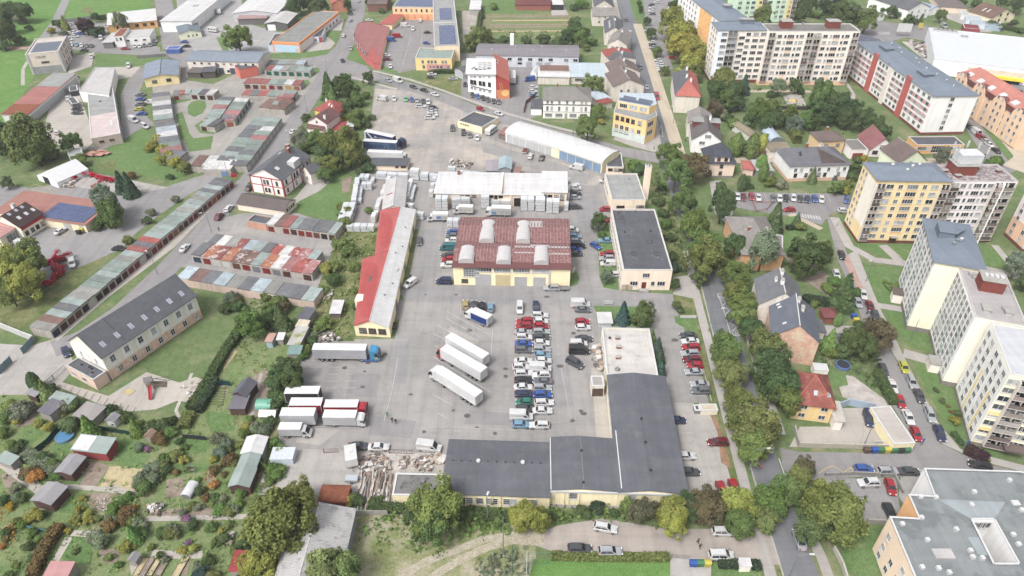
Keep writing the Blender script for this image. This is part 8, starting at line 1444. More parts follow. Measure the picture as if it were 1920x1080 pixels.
cars('in the front file of the business park','from left',(-2,8),'''
134 83.5 h w
143 84 h l
153 85 h w
162 86 s g
171 86 s d''')
cars('in the rear huddle of the business park','from left',RT,'''
129 74 s w
132 62 h w
140 60 h w
141 68 h w
151 63 h b''')
car('s','d',157,94,-10,0,'dark saloon car driving past the business park');car('p','w',189,71,0,8,'white small van beside the dark hedge');car('h','s',131,46,0,8,'silver hatchback below the left hedge');car('s','w',197,50,10,0,'white saloon car by the orange depot')
cars('before the white depot office','from left',(3,8),'''
235 91 s r 10 0
252 86.5 h w
261 86.5 h w
271 85 h g
281 84 h g
288 81.5 s d
292 76 h s''')
cars('by the long blue container','from top',LF,'''
345 78.5 s b
349 86.5 s k''')
cars('in the hire yard','from left',(3,6),'''
113.5 433 s w 6 -4
44 458 v w 10 2
135 493 p w 1 8
222 466 s k -10 -1''')
cars('on the garage lane','from top',(5,-6),'''
549 246.5 s w
468.5 351 e k
429 390.5 e w
411 405.5 u R
346 465 s w''')
car('h','n',124,660,3,6,'navy hatchback at the end wall of the old school')
cars('on the top street','from top',(2,-9),'''
672 2 h w
658 25.5 h b
657 37.5 h s
644 66.5 h w
657 91 h s 2 7
642 113 s k -6 -8''')
car('s','w',692,37.5,10,0,'white saloon car on the grass by the red-roofed curved hall')
cars('in the orange complex car park','from left',RT,'''
745 67 v r
734 74 v b
724 103.5 s w
727 111 s R
732 124.5 h w 1 8
760 47 v w
774 54 p w 0 8
788 38 p w 0 -8
802 60.5 s k
800 80.5 h b''')
cars('at the upper tip of the works yard','from left',(8,3),'''
728 151 h s
746 150 v w''')
cars('along the white office front','from left',(1,8),'''
872 158 s k
886 178 h d
896 181 h b
906 184 h k
915 187 h d
926 190 h k
935 191 h g''')
car('v','b',993,148,-10,1,'blue van in the office courtyard')
cars('in the courtyard beside the hipped villa','from top',RT,'''
1000 163.5 h w
999 171 h w
1001 178.5 h l
1001 190.5 h w 4 -7''')
cars('on the grass by the yellow office','from left',RT,'''
808 144.5 h d
810 139 s w
850 147.5 s s''')
cars('on the street below the offices','from left',(9,3),'''
775 163 h d
795 169 s k
815 177 s w
901 204 h r
935 213 s w
980 234 h r''')
cars('on the hill street','from top',(2,9),'''
1174 37.5 s d
1181 62.5 m w
1201 126 e g
1213 163.5 s s
1231 181 v r''')
WC='cars beside the hill street car park'
cars('in the hill street car park','from top',LF,'''
1232 4 h w
1221 9 h d
1223 14.5 h w
1222 20.5 h w
1223 26 h g
1214 58 h s
1222 79.5 h w
1223 84.5 h d
1224 89 h s
1234 113 h w
1237 118 h w
1238 122.5 h w
1239 127 h w
1240 131 h w''',WC)
cars('on the far side of the hill street car park','from top',RT,'''
1263 3 h w
1260 10 h w
1257 16.5 h w
1255 21 h w
1261 108 h r''',WC)
cars('on the supermarket parking','from left',(6,4),'''
1912 172 s d
1770 48 v s''')
# lorries
NAVY,ROYAL,RED_=A(40,52,96),A(44,70,150),A(200,42,54);W_=A(244,244,245);LG_='lorries parked in the yard';lorry('articulated lorry with a red cab and long white box trailer',(908,716),(826,668),'semi',RED_,W_,group=LG_);lorry('all-white articulated lorry, lowest of the three diagonal ones',(899,762),(812,706),'semi',W_,W_,group=LG_);lorry('white trailer without a cab behind the red-cab lorry',(912,690),(842,650),'trailer',W_,W_,group=LG_)
r,h=lorry('box lorry with a blue side panel and white lettering',(919,613),(876,594),'box',W_,W_,group=LG_);spn(r,-h+0.25,h-2.2,1.0,3.1,ROYAL,1.2);spn(r,-h+0.25,h-2.2,1.0,3.1,ROYAL,1.2,s=1);wt(r,'Pfigo',0.95,FW,((-h+h-2)/2,-1.225,2.05));spn(r,-h+0.9,h-3.0,1.55,1.68,A(235,235,240),1.2,out=0.02,name='stripe');spn(r,-h+1.4,h-3.6,1.3,1.4,A(200,205,220),1.2,out=0.02,name='stripe')
r,h=lorry('articulated lorry with a bright sky-blue cab and grey trailer',(592,672),(714,674),'semi',A(70,165,220),A(196,196,202),group=LG_);spn(r,h-4.3,h-0.6,0.35,1.0,A(90,130,200),1.24,name='side_skirt');spn(r,h-1.2,h-0.4,1.1,1.7,A(225,205,130),1.24,out=0.02,name='cab_print');lorry('dark-sided trailer with a white roof, top of the western group',(541,754),(604,754),'trailer',W_,A(70,66,66),group=LG_)
lorry('red trailer coupled behind the red lorry at the western fence',(550,776),(609,776),'trailer',RED_,A(178,44,54),group=LG_);lorry('red lorry with a white roof and red sides',(613,776),(691,776),'box',A(214,40,62),A(178,44,54),group=LG_);lorry('pale grey trailer with a white roof below the red one',(533,795),(596,795),'trailer',W_,A(212,212,216),group=LG_);lorry('white-cabbed lorry with a pale grey box, lowest of the western group',(611,795),(688,796),'box',W_,A(206,206,210),group=LG_)
lorry('white and grey box van by the overgrown fence',(528,816),(586,816),'box',W_,A(206,206,208),group=LG_);r,h=lorry('navy articulated lorry with a white slash on its trailer',(688,262),(760,278),'semi',NAVY,A(54,66,120),group=LG_);spn(r,-h+0.1,0,0,0,A(240,240,244),1.25,out=0.02,name='white_slash',poly=[(-h+1.0,3.8),(-h+1.9,3.8),(-h+4.6,1.25),(-h+3.7,1.25)]);spn(r,-h+0.05,-h+0.75,1.2,3.8,A(240,240,244),1.25,out=0.02,name='white_panel');wt(r,'ESA  LOGISTIKA',0.95,FW,(-h+8.2,-1.275,2.3))
spn(r,-h+5.3,-h+6.2,0,0,A(240,240,244),1.25,out=0.025,name='emblem',poly=[(-h+4.9,3.2),(-h+5.6,2.85),(-h+4.9,2.3)]);r,h=lorry('slate-blue curtain trailer with a white roof between two lorries',(684,280),(746,284),'trailer',NAVY,A(72,98,140),group=LG_);wt(r,'INTERTRANS  CARGO',0.8,sf('faded_lettering',A(150,178,210),0.6),(0,-1.275,3.0))
for q in([(h-5.2,1.4),(h-5.05,1.4),(h-4.0,2.6),(h-4.15,2.6)],[(h-3.3,1.4),(h-3.15,1.4),(h-3.4,2.6),(h-3.55,2.6)]):spn(r,0,0,0,0,A(200,215,230),1.25,out=0.02,name='line_print',poly=q)
lorry('white lorry with a domed tarpaulin beside the low dark-roofed shed',(692,301),(764,304),'semi',W_,W_,group=LG_);r,h=lorry('small white delivery lorry with a grey printed box at the warehouse',(887.5,401),(850,400),'box',W_,A(222,216,210),group=LG_)
for k in range(3):spn(r,-h+0.6+k*1.4,-h+1.6+k*1.4,1.6,2.2,A(196,190,186),1.075,s=1,out=0.03,name='faint_print')
r,h=lorry('large white lorry with a blue and grey printed side at the warehouse',(958,405),(911,404),'box',W_,A(206,206,206),group=LG_);spn(r,h-3.6,h-2.2,1.05,2.2,A(120,160,210),1.2,s=1,name='blue_print')
for k in range(4):spn(r,-h+0.4+k*0.9,-h+1.1+k*0.9,1.3,2.4,A(186,190,192),1.2,s=1,out=0.02,name='faint_print')
r,h=lorry('small white lorry with a blue, violet and green printed side',(841,414),(801,414),'box',W_,A(236,236,236),group=LG_)
for a,b,c in((0.3,1.2,A(196,206,170)),(1.2,2.4,A(200,186,210)),(2.4,3.8,A(110,140,205))):spn(r,-h+a,-h+b,1.2,2.3,c,1.075,s=1,name='colour_print')
lorry('white lorry parked beside the red office flank',(962,160),(962,142),'box',W_,W_,group='lorries beyond the yard')
def crv(label,x,y,dx,dy,L=6.0,W=2.3,Hh=2.6,cab=False,name='caravan'):
 p,q=G(x,y,1.2),G(x+dx,y+dy,1.2);root=thing(name,label,'caravan',(p.x,p.y,0.11),math.atan2(q.y-p.y,q.x-p.x));mb=MB();prof=[(-L/2,0.5),(L/2-0.2,0.5),(L/2,1.0),(L/2-0.35,Hh-0.15),(L/2-0.8,Hh),(-L/2+0.5,Hh),(-L/2,Hh-0.4)];n=len(prof);mb.v+=[(a,-W/2,z)for a,z in prof]+[(a,W/2,z)for a,z in prof];mb.f+=[tuple(range(n)),tuple(2*n-1-i for i in range(n))];mb.m+=[0,0]
 for i in range(n):
  j=(i+1)%n;mb.f.append((j,i,n+i,n+j));mb.m.append(0)
 mb.build('body',PAINT,root,color=A(242,242,240))
 for s in(-1,1):
  for u0,u1 in((-0.38,-0.15),(-0.05,0.12),(0.24,0.38)):
   yy=s*(W/2+0.012);q=[(u0*L,yy,1.45),(u1*L,yy,1.45),(u1*L,yy,2.05),(u0*L,yy,2.05)];g=MB();g.poly(q if s<0 else q[::-1]);g.build('side_window',CARGLASS,root)
 q_((-0.35,0.35,-0.35,0.35,Hh,Hh+0.12),'roof_hatch',FW,root)
 for xx in((-0.25,0.3)if cab else(-0.05,)):
  for s in(-1,1):wheel(root,xx*L,s*(W/2-0.12),0.34)
 if cab:vancab(root,L/2-0.3,A(242,242,242))
 else:
  g=MB();g.tube((L/2-0.1,0,0.5),(L/2+1.1,0,0.45),0.06,n=6);g.build('drawbar',DT,root)
for i,(x,y,dx,dy)in enumerate(((404,12,3,9),(410,22,3,9),(399,56,8,1))):crv('white camper stored beside the works concrete, '+ORD[i]+' from top',x,y,dx,dy,6.5)
crv('white caravan with dark windows beside the yellow yard building',921,244.5,8,-6,6.4);crv('white motorhome seen end-on beside the scrap heap',659,857,1,10,5.0,2.5,2.9,False,'motorhome')
def cart(label,x,y,dx,dy,L,W,col,Hh=0.9,cover=None):
 p,q=G(x,y,0.6),G(x+dx,y+dy,0.6);root=thing('trailer',label,'trailer',(p.x,p.y,0.11),math.atan2(q.y-p.y,q.x-p.x));mb=MB();mb.box(-L/2,L/2,-W/2,W/2,0.5,0.6)
 for s in(-1,1):mb.box(-L/2,L/2,s*W/2-0.03,s*W/2+0.03,0.6,Hh)
 for s in(-1,1):mb.box(s*L/2-0.03,s*L/2+0.03,-W/2+0.03,W/2-0.03,0.6,Hh)
 mb.build('body',OBJP,root,color=col);mb=MB();mb.tube((L/2,0,0.5),(L/2+1.1,0,0.45),0.05,n=6);mb.build('drawbar',DT,root)
 for s in(-1,1):wheel(root,0,s*(W/2+0.05),0.28)
 if cover:
  mb=MB();ups(mb,[(-L/2+0.05,-W/2+0.05,Hh+0.1),(L/2-0.05,-W/2+0.05,Hh+0.1),(L/2-0.05,W/2-0.05,Hh+0.14),(-L/2+0.05,W/2-0.05,Hh+0.14)],0.1);mb.build('cover',OBJP,root,color=cover)
cart('small grey cargo trailer hitched behind the silver estate car',1058,541,-10,0,2.6,1.5,A(150,150,152));cart('dark two-wheeled cargo trailer at the right eave of the long hall',738,612,2,-8,2.6,1.5,A(96,90,86));cart('white trailer with a dark red load on the gravel yard',985,283.5,3,-5,3.6,1.9,A(232,228,226),0.9,A(128,72,66));cart('pale covered trailer by the rusty shed',660,899,10,0,2.6,1.5,A(205,208,212),1.0,A(206,214,222))
for i,(x,y)in enumerate(((168,290),(176,286),(184,290),(190,284),(196,287))):
 cart('salmon flat trailer beside the site cabin, '+ORD[i]+' from left',x,y,9,1,4.2,1.9,A(226,170,150),0.75)
LIFT=A(212,40,62)
def lift(label,x,y,dx,dy,s=1.0):
 p,q=G(x,y,0.8),G(x+dx,y+dy,0.8);root=thing('boom_lift',label,'work platform',(p.x,p.y,0.11),math.atan2(q.y-p.y,q.x-p.x),'red work platforms on the hire yard');mb=MB();mb.box(-1.3*s,1.1*s,-0.55*s,0.55*s,0.45,0.85);mb.box(-0.5*s,0.5*s,-0.4*s,0.4*s,0.85,1.5);mb.build('chassis',OBJP,root,color=LIFT);mb=MB();mb.box(-1.8*s,2.4*s,-0.22*s,0.0,1.52,1.8);mb.box(-1.6*s,2.2*s,0.02,0.24*s,1.55,1.85);mb.build('boom',OBJP,root,color=LIFT);mb=MB()
 for z in(0.9,1.4,1.95):
  for a,b in(((1.7,-.45),(2.6,-.45)),((2.6,-.45),(2.6,.45)),((2.6,.45),(1.7,.45)),((1.7,.45),(1.7,-.45))):mb.tube((a[0]*s,a[1]*s,z),(b[0]*s,b[1]*s,z),0.05,n=4)
 for a in((1.7,-.45),(2.6,-.45),(2.6,.45),(1.7,.45)):mb.tube((a[0]*s,a[1]*s,0.85),(a[0]*s,a[1]*s,1.95),0.05,n=4)
 mb.build('basket',OBJP,root,color=A(190,60,70))
 for a in(-1,1):wheel(root,0,a*0.7*s,0.34)
for i,(x,y,dx,dy,s)in enumerate(((150,327,8,2,1.2),(142,334,6,-5,1.1),(172,328,8,2,1.0),(183,332,8,3,1.0),(190,335,8,3,0.9),(201,336,8,2,1.1),(208,338,8,2,1.0),(180,350,8,-5,1.2))):
 lift('red folded boom lift on the trailer stand, '+ORD[i]+' of the far file',x,y,dx,dy,s)
for i,(x,y,dx,dy,s)in enumerate(((96,492,8,-2,1.5),(106,489,8,-3,1.5),(112,487,8,-3,1.4),(102,500,3,8,1.4),(110,504,3,8,1.3),(108,512,6,-6,1.2),(114,512,5,-6,1.2),(102,520,4,-6,1.2),(86,532,8,0,1.2),(104,484,4,-6,1.2))):
 lift('red folded boom lift in the huddle beside the yellow tree, '+ORD[i]+' machine',x,y,dx,dy,s)
 # vegetation
SG_='street trees'
trs('along the yard side of the main street','from top','''
1256 289 23 r g
1303 313 27 r b
1267 332 28 r g
1282 380 27 r g
1302 424 27 r g
1321 462 30 r g
1324 486 36 r o
1312 520 16 r d
1362 652 28 r g
1361 676 26 r g
1369 703 30 r o
1384 752 28 r o
1392 790 34 r o
1418 800 46 r o
1410 840 34 r g
1444 942 32 r g
1432 975 26 r o
1468 918 28 r g''',SG_)
trs('along the far side of the main street','from top','''
1355 382 27 t d
1380 465 24 r d
1430 476 27 w s
1380 520 27 r o
1376 550 22 r o
1396 570 29 r g
1392 592 24 r g
1411 622 24 r d
1438 652 34 r o
1444 688 36 r d
1452 645 22 r o
1462 722 38 r d
1476 745 34 r o
1440 715 24 r d''',SG_)
trs('','','''
1484 920 24 r g
1509 876 22 r b
1500 892 20 r o
1545 935 34 r o
1568 972 54 r o
1525 995 34 r d''')
trs('','','''
1455 408 22 c d
1515 478 36 r d
1500 500 22 r d
1545 470 18 r d
1551 540 14 b v
1565 528 14 b v
1585 545 26 c d
1602 550 13 b g
1558 637 18 c v
1582 660 18 b d
1600 640 24 r d
1645 630 32 r b
1625 655 26 r d
1560 662 14 b g
1612 610 12 b d
1572 600 8 k g
1527 572 10 b o
1538 566 9 b d''')
trs('','','''
1188 312 16 b v
1200 320 14 b d
1240 352 10 b d
1236 378 12 b d
1242 400 12 b d
1250 420 12 b g
1256 445 12 b d
1262 480 12 b d
1266 500 13 b n
1266 533 11 r d
1268 573 9 r d
1276 582 8 b d''')
trs('','','''
1169 585 17 c t
1206 592 24 r d
1222 630 12 c d
1234 650 15 c t
1240 690 13 c t
1238 668 12 c n
1188 600 10 b d''')
trs('','','''
1123 416 17 r d
1137 518 13 r s
1128 440 9 b g''')
trs('','','''
780 962 28 r d
818 952 46 r o
812 988 38 r g
985 968 30 r y
1012 976 24 r y
962 966 14 r y
1042 970 9 b d
1066 970 9 b g
1090 958 12 b d
1120 950 15 b n
1152 962 11 b d
1178 950 18 r g
1203 962 26 r b
1232 960 17 r b
1259 962 30 r y
1262 985 26 r y
1300 948 30 r d
1325 952 34 r b
1345 940 22 r b
1384 948 32 r y
1390 985 30 r g
1410 960 26 r g
1100 965 12 b d
880 974 9 b d
905 976 9 b d
932 976 9 b g''')
trs('','','''
526 985 60 r o
500 960 34 r o
560 930 30 r o
570 948 24 r o
486 1062 36 r y
452 1070 14 b d
612 1070 38 w l
650 1066 34 w l
654 936 15 b y
672 938 14 b d
700 942 13 b d
712 938 10 b g''')
trs('','','''
690 395 9 b g
648 420 16 b o
640 460 18 b g
652 470 16 b g
628 500 14 b o
612 505 15 b y
625 525 16 b d
604 545 14 b g
660 500 14 b g
674 520 9 b g
668 545 9 b g
665 575 8 b d
610 605 17 b g
598 618 14 b g
585 640 12 b d
576 655 12 b g
566 668 12 b v
540 696 26 r d
520 715 24 r d
548 720 22 r d
520 742 20 b d
534 690 15 b g
515 760 16 b d
505 790 14 b d
496 805 15 b s
515 830 14 b v
525 845 13 b v
512 878 14 b v
518 892 12 b v
505 900 12 b g
530 880 10 b v
590 628 10 b s''')
trs('','','''
614 160 17 c d
634 162 16 r d
652 166 14 r d
622 178 12 c g
645 148 14 b d
690 146 11 r d
664 178 12 b g
672 190 16 b g
660 208 20 r d
670 222 16 r g
574 222 10 b d
566 262 18 r s
590 262 17 r g
580 275 18 b d
562 282 16 b d
602 282 18 b d
620 268 20 r o
650 268 26 r o
655 290 22 r o
640 300 18 r d
622 310 18 r o
604 312 17 r o
608 330 14 r g
684 300 13 b d
690 316 14 b d
676 322 10 b d
685 180 10 b g
640 388 12 b o
652 398 14 b o
640 408 12 b d
470 345 6 b g
668 165 9 b g
698 220 8 b g
690 235 8 b d''')
trs('','','''
2 38 22 r d
12 62 20 r d
20 22 16 r d
44 24 16 r d
34 38 12 b s
55 52 8 b d
36 75 12 b d
8 85 14 b d
-8 255 26 r n
10 270 24 r n
22 250 18 r d
52 262 34 w o
66 282 22 w g
80 290 18 b d
98 292 14 b o
133 266 20 r g
152 302 15 b g
105 285 9 b s''')
trs('','','''
113 46 9 b d
120 43 9 c o
96 58 8 b y
118 62 8 b s
160 48 15 r p
166 58 11 b d
178 62 12 b n
188 58 11 b d
178 33 8 r d
226 40 14 w s
445 70 24 r g
440 82 14 r g
345 22 8 b d''')
trs('','','''
20 505 36 r y
50 490 38 r o
45 530 34 r y
18 548 28 r o
200 378 26 w s
206 402 22 w g
225 340 15 c n
240 345 17 c n
246 330 10 b u
275 248 0.1 b g
296 262 13 b y
284 276 13 b y
304 282 14 b y
318 292 15 b y
305 300 13 b y
330 305 15 b y
344 316 15 b o
318 332 8 b d
328 374 9 b s
284 398 11 b s
276 415 10 b d
238 450 11 b o
190 415 14 b d
12 342 12 r s
182 425 12 b d
205 420 12 b g''')
trs('','','''
432 560 16 b s
420 580 13 b d
445 565 12 b b
470 608 28 r g
455 598 14 b d
502 556 14 b o
520 568 18 b o
535 575 15 b b
505 585 17 r g
525 592 20 c d
510 602 16 b d
498 612 12 b d
448 575 14 b d
545 558 12 b o
538 612 8 b d''')
trs('','','''
893 72 18 r o
882 80 14 r o
908 70 15 r o
922 78 12 b g
945 78 12 b d
985 76 12 b d
1020 75 14 b d
1045 78 12 b d
1062 72 15 r d
1075 58 14 r d
1088 72 14 r g
1078 42 12 b d
1096 60 10 b d
1100 90 9 b g
1112 158 20 r o
1102 242 22 r g
1122 210 13 r g
1090 235 8 b y
1127 228 8 b y
1110 80 10 b g
900 20 8 b d
925 12 9 b g
1090 8 13 b v
1075 14 10 b d
904 30 7 b d''')
trs('','','''
1198 6 6 r d
1201 18 6 r d
1214 40 7 r d
1222 62 10 r d
1233 97 9 r g
1247 132 9 r g''')
trs('','','''
1268 20 18 r d
1262 42 26 r y
1275 70 28 r y
1282 92 26 r y
1300 98 24 r y
1294 122 22 r y
1312 112 18 r y
1302 138 14 r o
1280 8 14 r d''')
trs('','','''
1345 172 18 r d
1356 152 22 r o
1378 176 20 r d
1362 190 18 r g
1384 195 14 r d
1340 205 16 r b
1396 158 13 c t
1398 168 10 b d
1352 214 16 b s
1460 164 15 r s
1446 178 10 b d
1492 160 14 r d
1500 172 9 b d
1418 212 18 r g
1405 228 13 r d
1446 206 18 r g
1456 224 16 r d
1436 232 14 r d
1375 232 14 b g
1395 238 14 b s
1540 180 22 w g
1530 200 18 r d
1560 190 20 r d
1578 205 22 r d
1600 205 20 r d
1552 215 18 r d
1620 225 20 r d
1585 225 16 r d
1640 240 18 r d
1655 250 15 r d
1510 225 16 r g
1490 235 16 r s
1530 230 14 r d
1345 192 10 b d
1366 222 12 b d
1535 160 9 w s
1424 188 8 b g
1484 208 12 r g''')
trs('','','''
1372 276 10 k g
1382 272 12 k g
1387 262 8 b Y
1400 278 8 k d
1412 275 13 k g
1430 268 9 k y
1438 256 8 b o
1428 308 10 k v
1432 322 10 k g
1392 343 9 k d
1401 342 7 k d
1350 350 13 b d
1445 342 13 b o
1462 345 14 b s
1408 350 7 b d
1525 328 11 c d
1530 330 8 b d
1566 318 12 c t
1608 300 10 b o
1620 298 10 b Y
1604 318 14 b d
1598 330 13 b d
1592 345 13 b o
1568 352 13 r g
1588 278 9 b d
1585 358 11 b y
1768 292 17 r s
1868 302 14 b v
1790 302 8 b d
1850 305 8 b d
1842 294 7 b d''')
trs('','','''
1668 536 9 s v
1676 542 9 s v
1684 535 8 s v
1680 552 8 s v
1660 530 6 s v
1768 752 7 s d
1778 762 5 s u
1784 772 6 s u
1790 790 11 b y
1790 815 9 b d
1800 828 8 b d
1796 775 8 b d
1830 855 9 s p
1842 858 9 s p
1850 862 8 s o
1820 850 9 s p
1755 732 6 s d
1812 742 7 s d
1910 495 26 r s
1925 530 18 r d
1495 412 11 c d
1500 425 12 b o
1535 470 9 s g''')
trs('','','''
1492 18 14 r d
1508 14 14 r d
1522 10 12 r d
1430 35 20 r o
1500 28 14 r d
1545 12 14 r n
1560 18 16 r n
1578 30 24 r d
1625 40 20 r g
1605 24 12 r s
1660 20 8 b d
1672 22 10 r d
1682 28 9 b d
1705 38 11 r d
1728 34 6 c d
1716 40 8 b d
1764 30 11 r g
1800 6 11 b d
1832 8 12 b d
1858 46 9 b d
1872 52 8 b d
1892 50 8 b p
1902 42 7 b d
1840 18 9 b d
1905 10 14 r d
1880 4 10 r d
1570 6 14 r n
1530 28 10 b g
1915 58 8 b d
1648 8 9 b v''')
trs('','','''
550 14 14 r d
562 8 14 r d
592 18 14 r d
604 8 14 r d
618 28 9 b d
578 6 12 r d
650 10 9 r d
656 24 6 b d
716 20 7 b d
700 15 6 b d
690 3 7 b d''')
trs('','','''
62 715 11 k d
72 722 17 c d
85 732 18 c g
78 745 12 b d
96 728 12 b d
120 765 18 b s
138 760 15 b d
117 775 8 b Y
40 770 24 b s
20 762 19 b o
55 760 8 b y
12 785 15 b g
30 790 12 b y
72 794 11 b y
90 801 11 b y
130 796 19 b d
165 800 21 c v
206 768 14 b d
222 780 13 b d
238 785 13 b d
252 800 15 c v
262 798 13 b g
285 802 17 b d
305 800 17 b d
318 790 13 b d
320 812 14 b g
300 825 15 b u
262 838 11 b s
276 842 8 b i
335 828 9 b d
345 838 9 b g
40 830 9 b d
30 845 12 b d
18 835 12 b g
220 838 9 b v
310 795 11 b n
8 810 14 b g
250 815 8 b o
330 855 14 b o
310 862 14 b g
345 862 12 b y''')
trs('','','''
80 860 15 b d
98 870 14 b g
106 895 13 b v
64 895 17 b O
52 888 15 b u
40 935 14 b d
30 915 12 b s
65 970 17 b y
80 965 11 b d
270 912 18 b g
285 900 14 b s
292 875 15 b s
310 880 12 b d
300 895 9 b d
330 885 8 b u
215 955 17 b v
225 940 12 b v
235 970 18 b u
205 985 17 b u
250 975 14 b o
190 1015 20 b s
178 1008 14 b s
248 1000 17 c v
262 1002 15 b g
238 1025 15 b y
285 1025 8 b g
268 985 11 b s
320 998 17 b o
305 1000 13 b d
340 1032 11 b y
352 1018 7 b i
362 1028 11 b y
378 1080 17 b t
390 1050 14 b d
360 985 14 b d
350 975 11 b i
395 990 13 b g
412 955 15 b v
428 960 12 b o
440 955 12 b s
452 925 13 b v
448 945 11 b v
420 1010 15 b d
455 1015 15 b d
405 1015 11 b g
440 1030 12 b g
475 1010 12 b o
466 1032 11 b n
415 995 8 b y
5 940 14 b d
10 1000 11 b d
28 978 8 b l
12 1010 8 b u
4 1025 7 b O
18 995 8 b u
40 985 12 b v
60 1000 13 b g
90 1000 12 b g
72 1010 9 b g
50 1025 12 b d
20 950 9 b Y
155 935 9 b y
148 955 11 b y
165 965 11 b y
185 972 9 b l
252 952 7 b Y
60 1045 9 b d
220 1060 9 b v
300 1040 9 b d
128 995 8 b y
375 920 11 b d
385 935 11 b u
400 910 11 b O
360 950 11 b o
402 882 11 b u
370 900 7 b v
412 850 14 b s
430 842 11 b d
425 865 12 b u
440 870 9 b o
400 862 9 b y
460 800 12 b y
470 785 9 b v
478 800 11 b s
452 835 11 b o
495 830 12 b g
488 845 9 b d
420 890 7 b u
404 935 12 b g
418 935 11 b s
267 894 16 b s
281 880 14 b s
305 875 14 b o
260 908 14 b s
334 851 12 b o
405 823 14 b s
424 832 15 b s
431 861 13 b u
457 813 12 b o
477 803 13 b s
496 808 12 b s
67 885 16 b u
52 894 12 b s
33 932 12 b s
210 975 14 b s
238 961 14 b u
257 980 13 b s
324 994 15 b s
343 961 9 b s
372 951 10 b s
396 947 9 b o
214 951 14 b v
238 932 12 b v
143 975 12 b y
167 975 11 b y
90 1004 10 b g
181 1004 16 b s
350 880 8 b l
140 1035 8 b l
205 1045 10 b o
310 1050 9 b s
372 1062 12 b s
400 1080 14 b o
30 1060 9 b l
15 1080 12 b g
430 985 10 b l''')
plant_pending();hg('clipped dark hedge along the right side of the playground',[(357,770),(380,740),(402,700),(425,660),(440,640),(458,610)],2.2,1.6,'d');hg('clipped hedge walk leading down to the allotments',[(346,805),(358,780)],2.4,1.5,'o');hg('clipped hedge edging the street-side of the allotments',[(372,775),(396,738),(404,715)],1.8,1.6,'n');hg('tall brown-green hedge between two allotment plots',[(64,1085),(86,1035),(116,990)],1.8,1.8,'u')
hg('thick grey-green hedge below the lowest-left path',[(50,855),(75,868),(108,888)],2.6,1.6,'s');hg('clipped hedge on the verge by the waste bins',[(1346,1060),(1386,1061)],1.6,1.1,'n');hg('short clipped hedge right of the small kiosk',[(1408,1063),(1424,1063)],1.6,1.1,'n');hg('hedge above the football pitch',[(1034,1044),(1120,1046),(1200,1047),(1254,1046)],1.6,0.7,'o',34);hg('tall thuja hedge behind the pool enclosure',[(1494,270),(1472,232)],3.0,3.4,'o')
hg('dark hedge beside the gazebo',[(1504,565),(1530,568),(1552,572)],2.4,1.8,'n');hg('hedge along the estate green by the zebra crossing',[(1474,430),(1504,428)],1.6,1.2,'n');hg('dark hedge in the business park',[(100,47),(118,46)],3.0,2.4,'d');hg('hedge on the fence line left of the orange depot',[(186,38),(200,36)],2.0,2.4,'d');hg('hedge under the yellow office',[(806,140),(826,137),(858,138)],1.8,1.8,'d');hg('thuja hedge of the villa behind its fence',[(1370,284),(1432,280)],1.6,2.4,'g')
hg('overgrown hedge along the fence below the red-cab trailers',[(700,952),(760,958),(860,966)],1.8,1.1,'d');hg('green hedge strip behind the southern hall',[(862,968),(960,972)],2.0,0.8,'d');hg('hedge against the wall under the slate-roofed corner block',[(1330,158),(1344,168)],2.6,2.0,'d');hg('roadside hedge by the corner of the estate street',[(1642,700),(1660,735),(1674,760)],2.0,1.6,'d');hg('hedge in front of the nearest yellow tower',[(1808,845),(1850,866)],2.4,1.6,'p')
hg('dark hedge bounding the red cottage field',[(902,22),(897,60)],2.0,2.5,'d');hg('hedge behind the depot on the top right',[(1868,52),(1915,62)],2.4,2.2,'d');ug('ground_cover',[(640,434),(710,434),(700,482),(676,500),(660,606),(660,636),(600,636),(566,668),(530,800),(540,700),(610,500)],1600,0.5,'l',0.5);ug('ground_cover',[(500,850),(530,830),(545,850),(535,880),(520,905),(480,930)],160,0.6,'v',0.8)
ug('ground_cover',[(735,945),(860,952),(1150,955),(1280,950),(1270,985),(1100,975),(960,985),(900,1000),(740,968)],900,0.6,'g',0.6);ug('ground_cover',[(850,985),(960,985),(985,998),(900,1005),(850,1010)],260,0.5,'v',0.5);ug('ground_cover',[(905,1040),(965,1025),(985,1050),(985,1090),(880,1090)],260,0.6,'s',0.7);ug('ground_cover',[(670,970),(760,968),(860,1010),(840,1040),(700,1040)],300,0.5,'v',0.35)
ug('ground_cover',[(1228,310),(1262,390),(1300,520),(1290,520),(1262,470),(1240,395),(1212,330)],500,0.6,'d',0.6);ug('ground_cover',[(1345,640),(1362,645),(1395,750),(1374,745)],200,0.5,'g',0.4);ug('vegetable_rows',[(0,745),(60,742),(190,768),(330,800),(410,730),(460,640),(540,610),(530,720),(490,850),(455,960),(440,1080),(0,1080)],1900,0.35,'l',0.45,5,0.3);ug('vegetable_rows',[(0,900),(200,900),(440,900),(440,1080),(0,1080)],1300,0.3,'v',0.4,5,0.3)
ug('flower_bed',[(140,930),(170,935),(190,970),(150,985),(130,970)],160,0.35,'y',0.4,5);ug('flower_bed',[(0,960),(40,965),(30,1020),(0,1035)],140,0.35,'O',0.5,5);ug('flower_bed',[(380,880),(405,885),(400,915),(380,920)],60,0.3,'O',0.4,5);ug('vegetable_rows',[(215,925),(262,922),(250,950),(212,955)],160,0.4,'v',0.5,6);ug('ground_cover',[(420,545),(560,560),(545,600),(450,660),(440,640),(470,600)],240,0.5,'g',0.4);ug('ground_cover',[(905,60),(1075,58),(1080,78),(900,80)],300,0.7,'g',0.7)
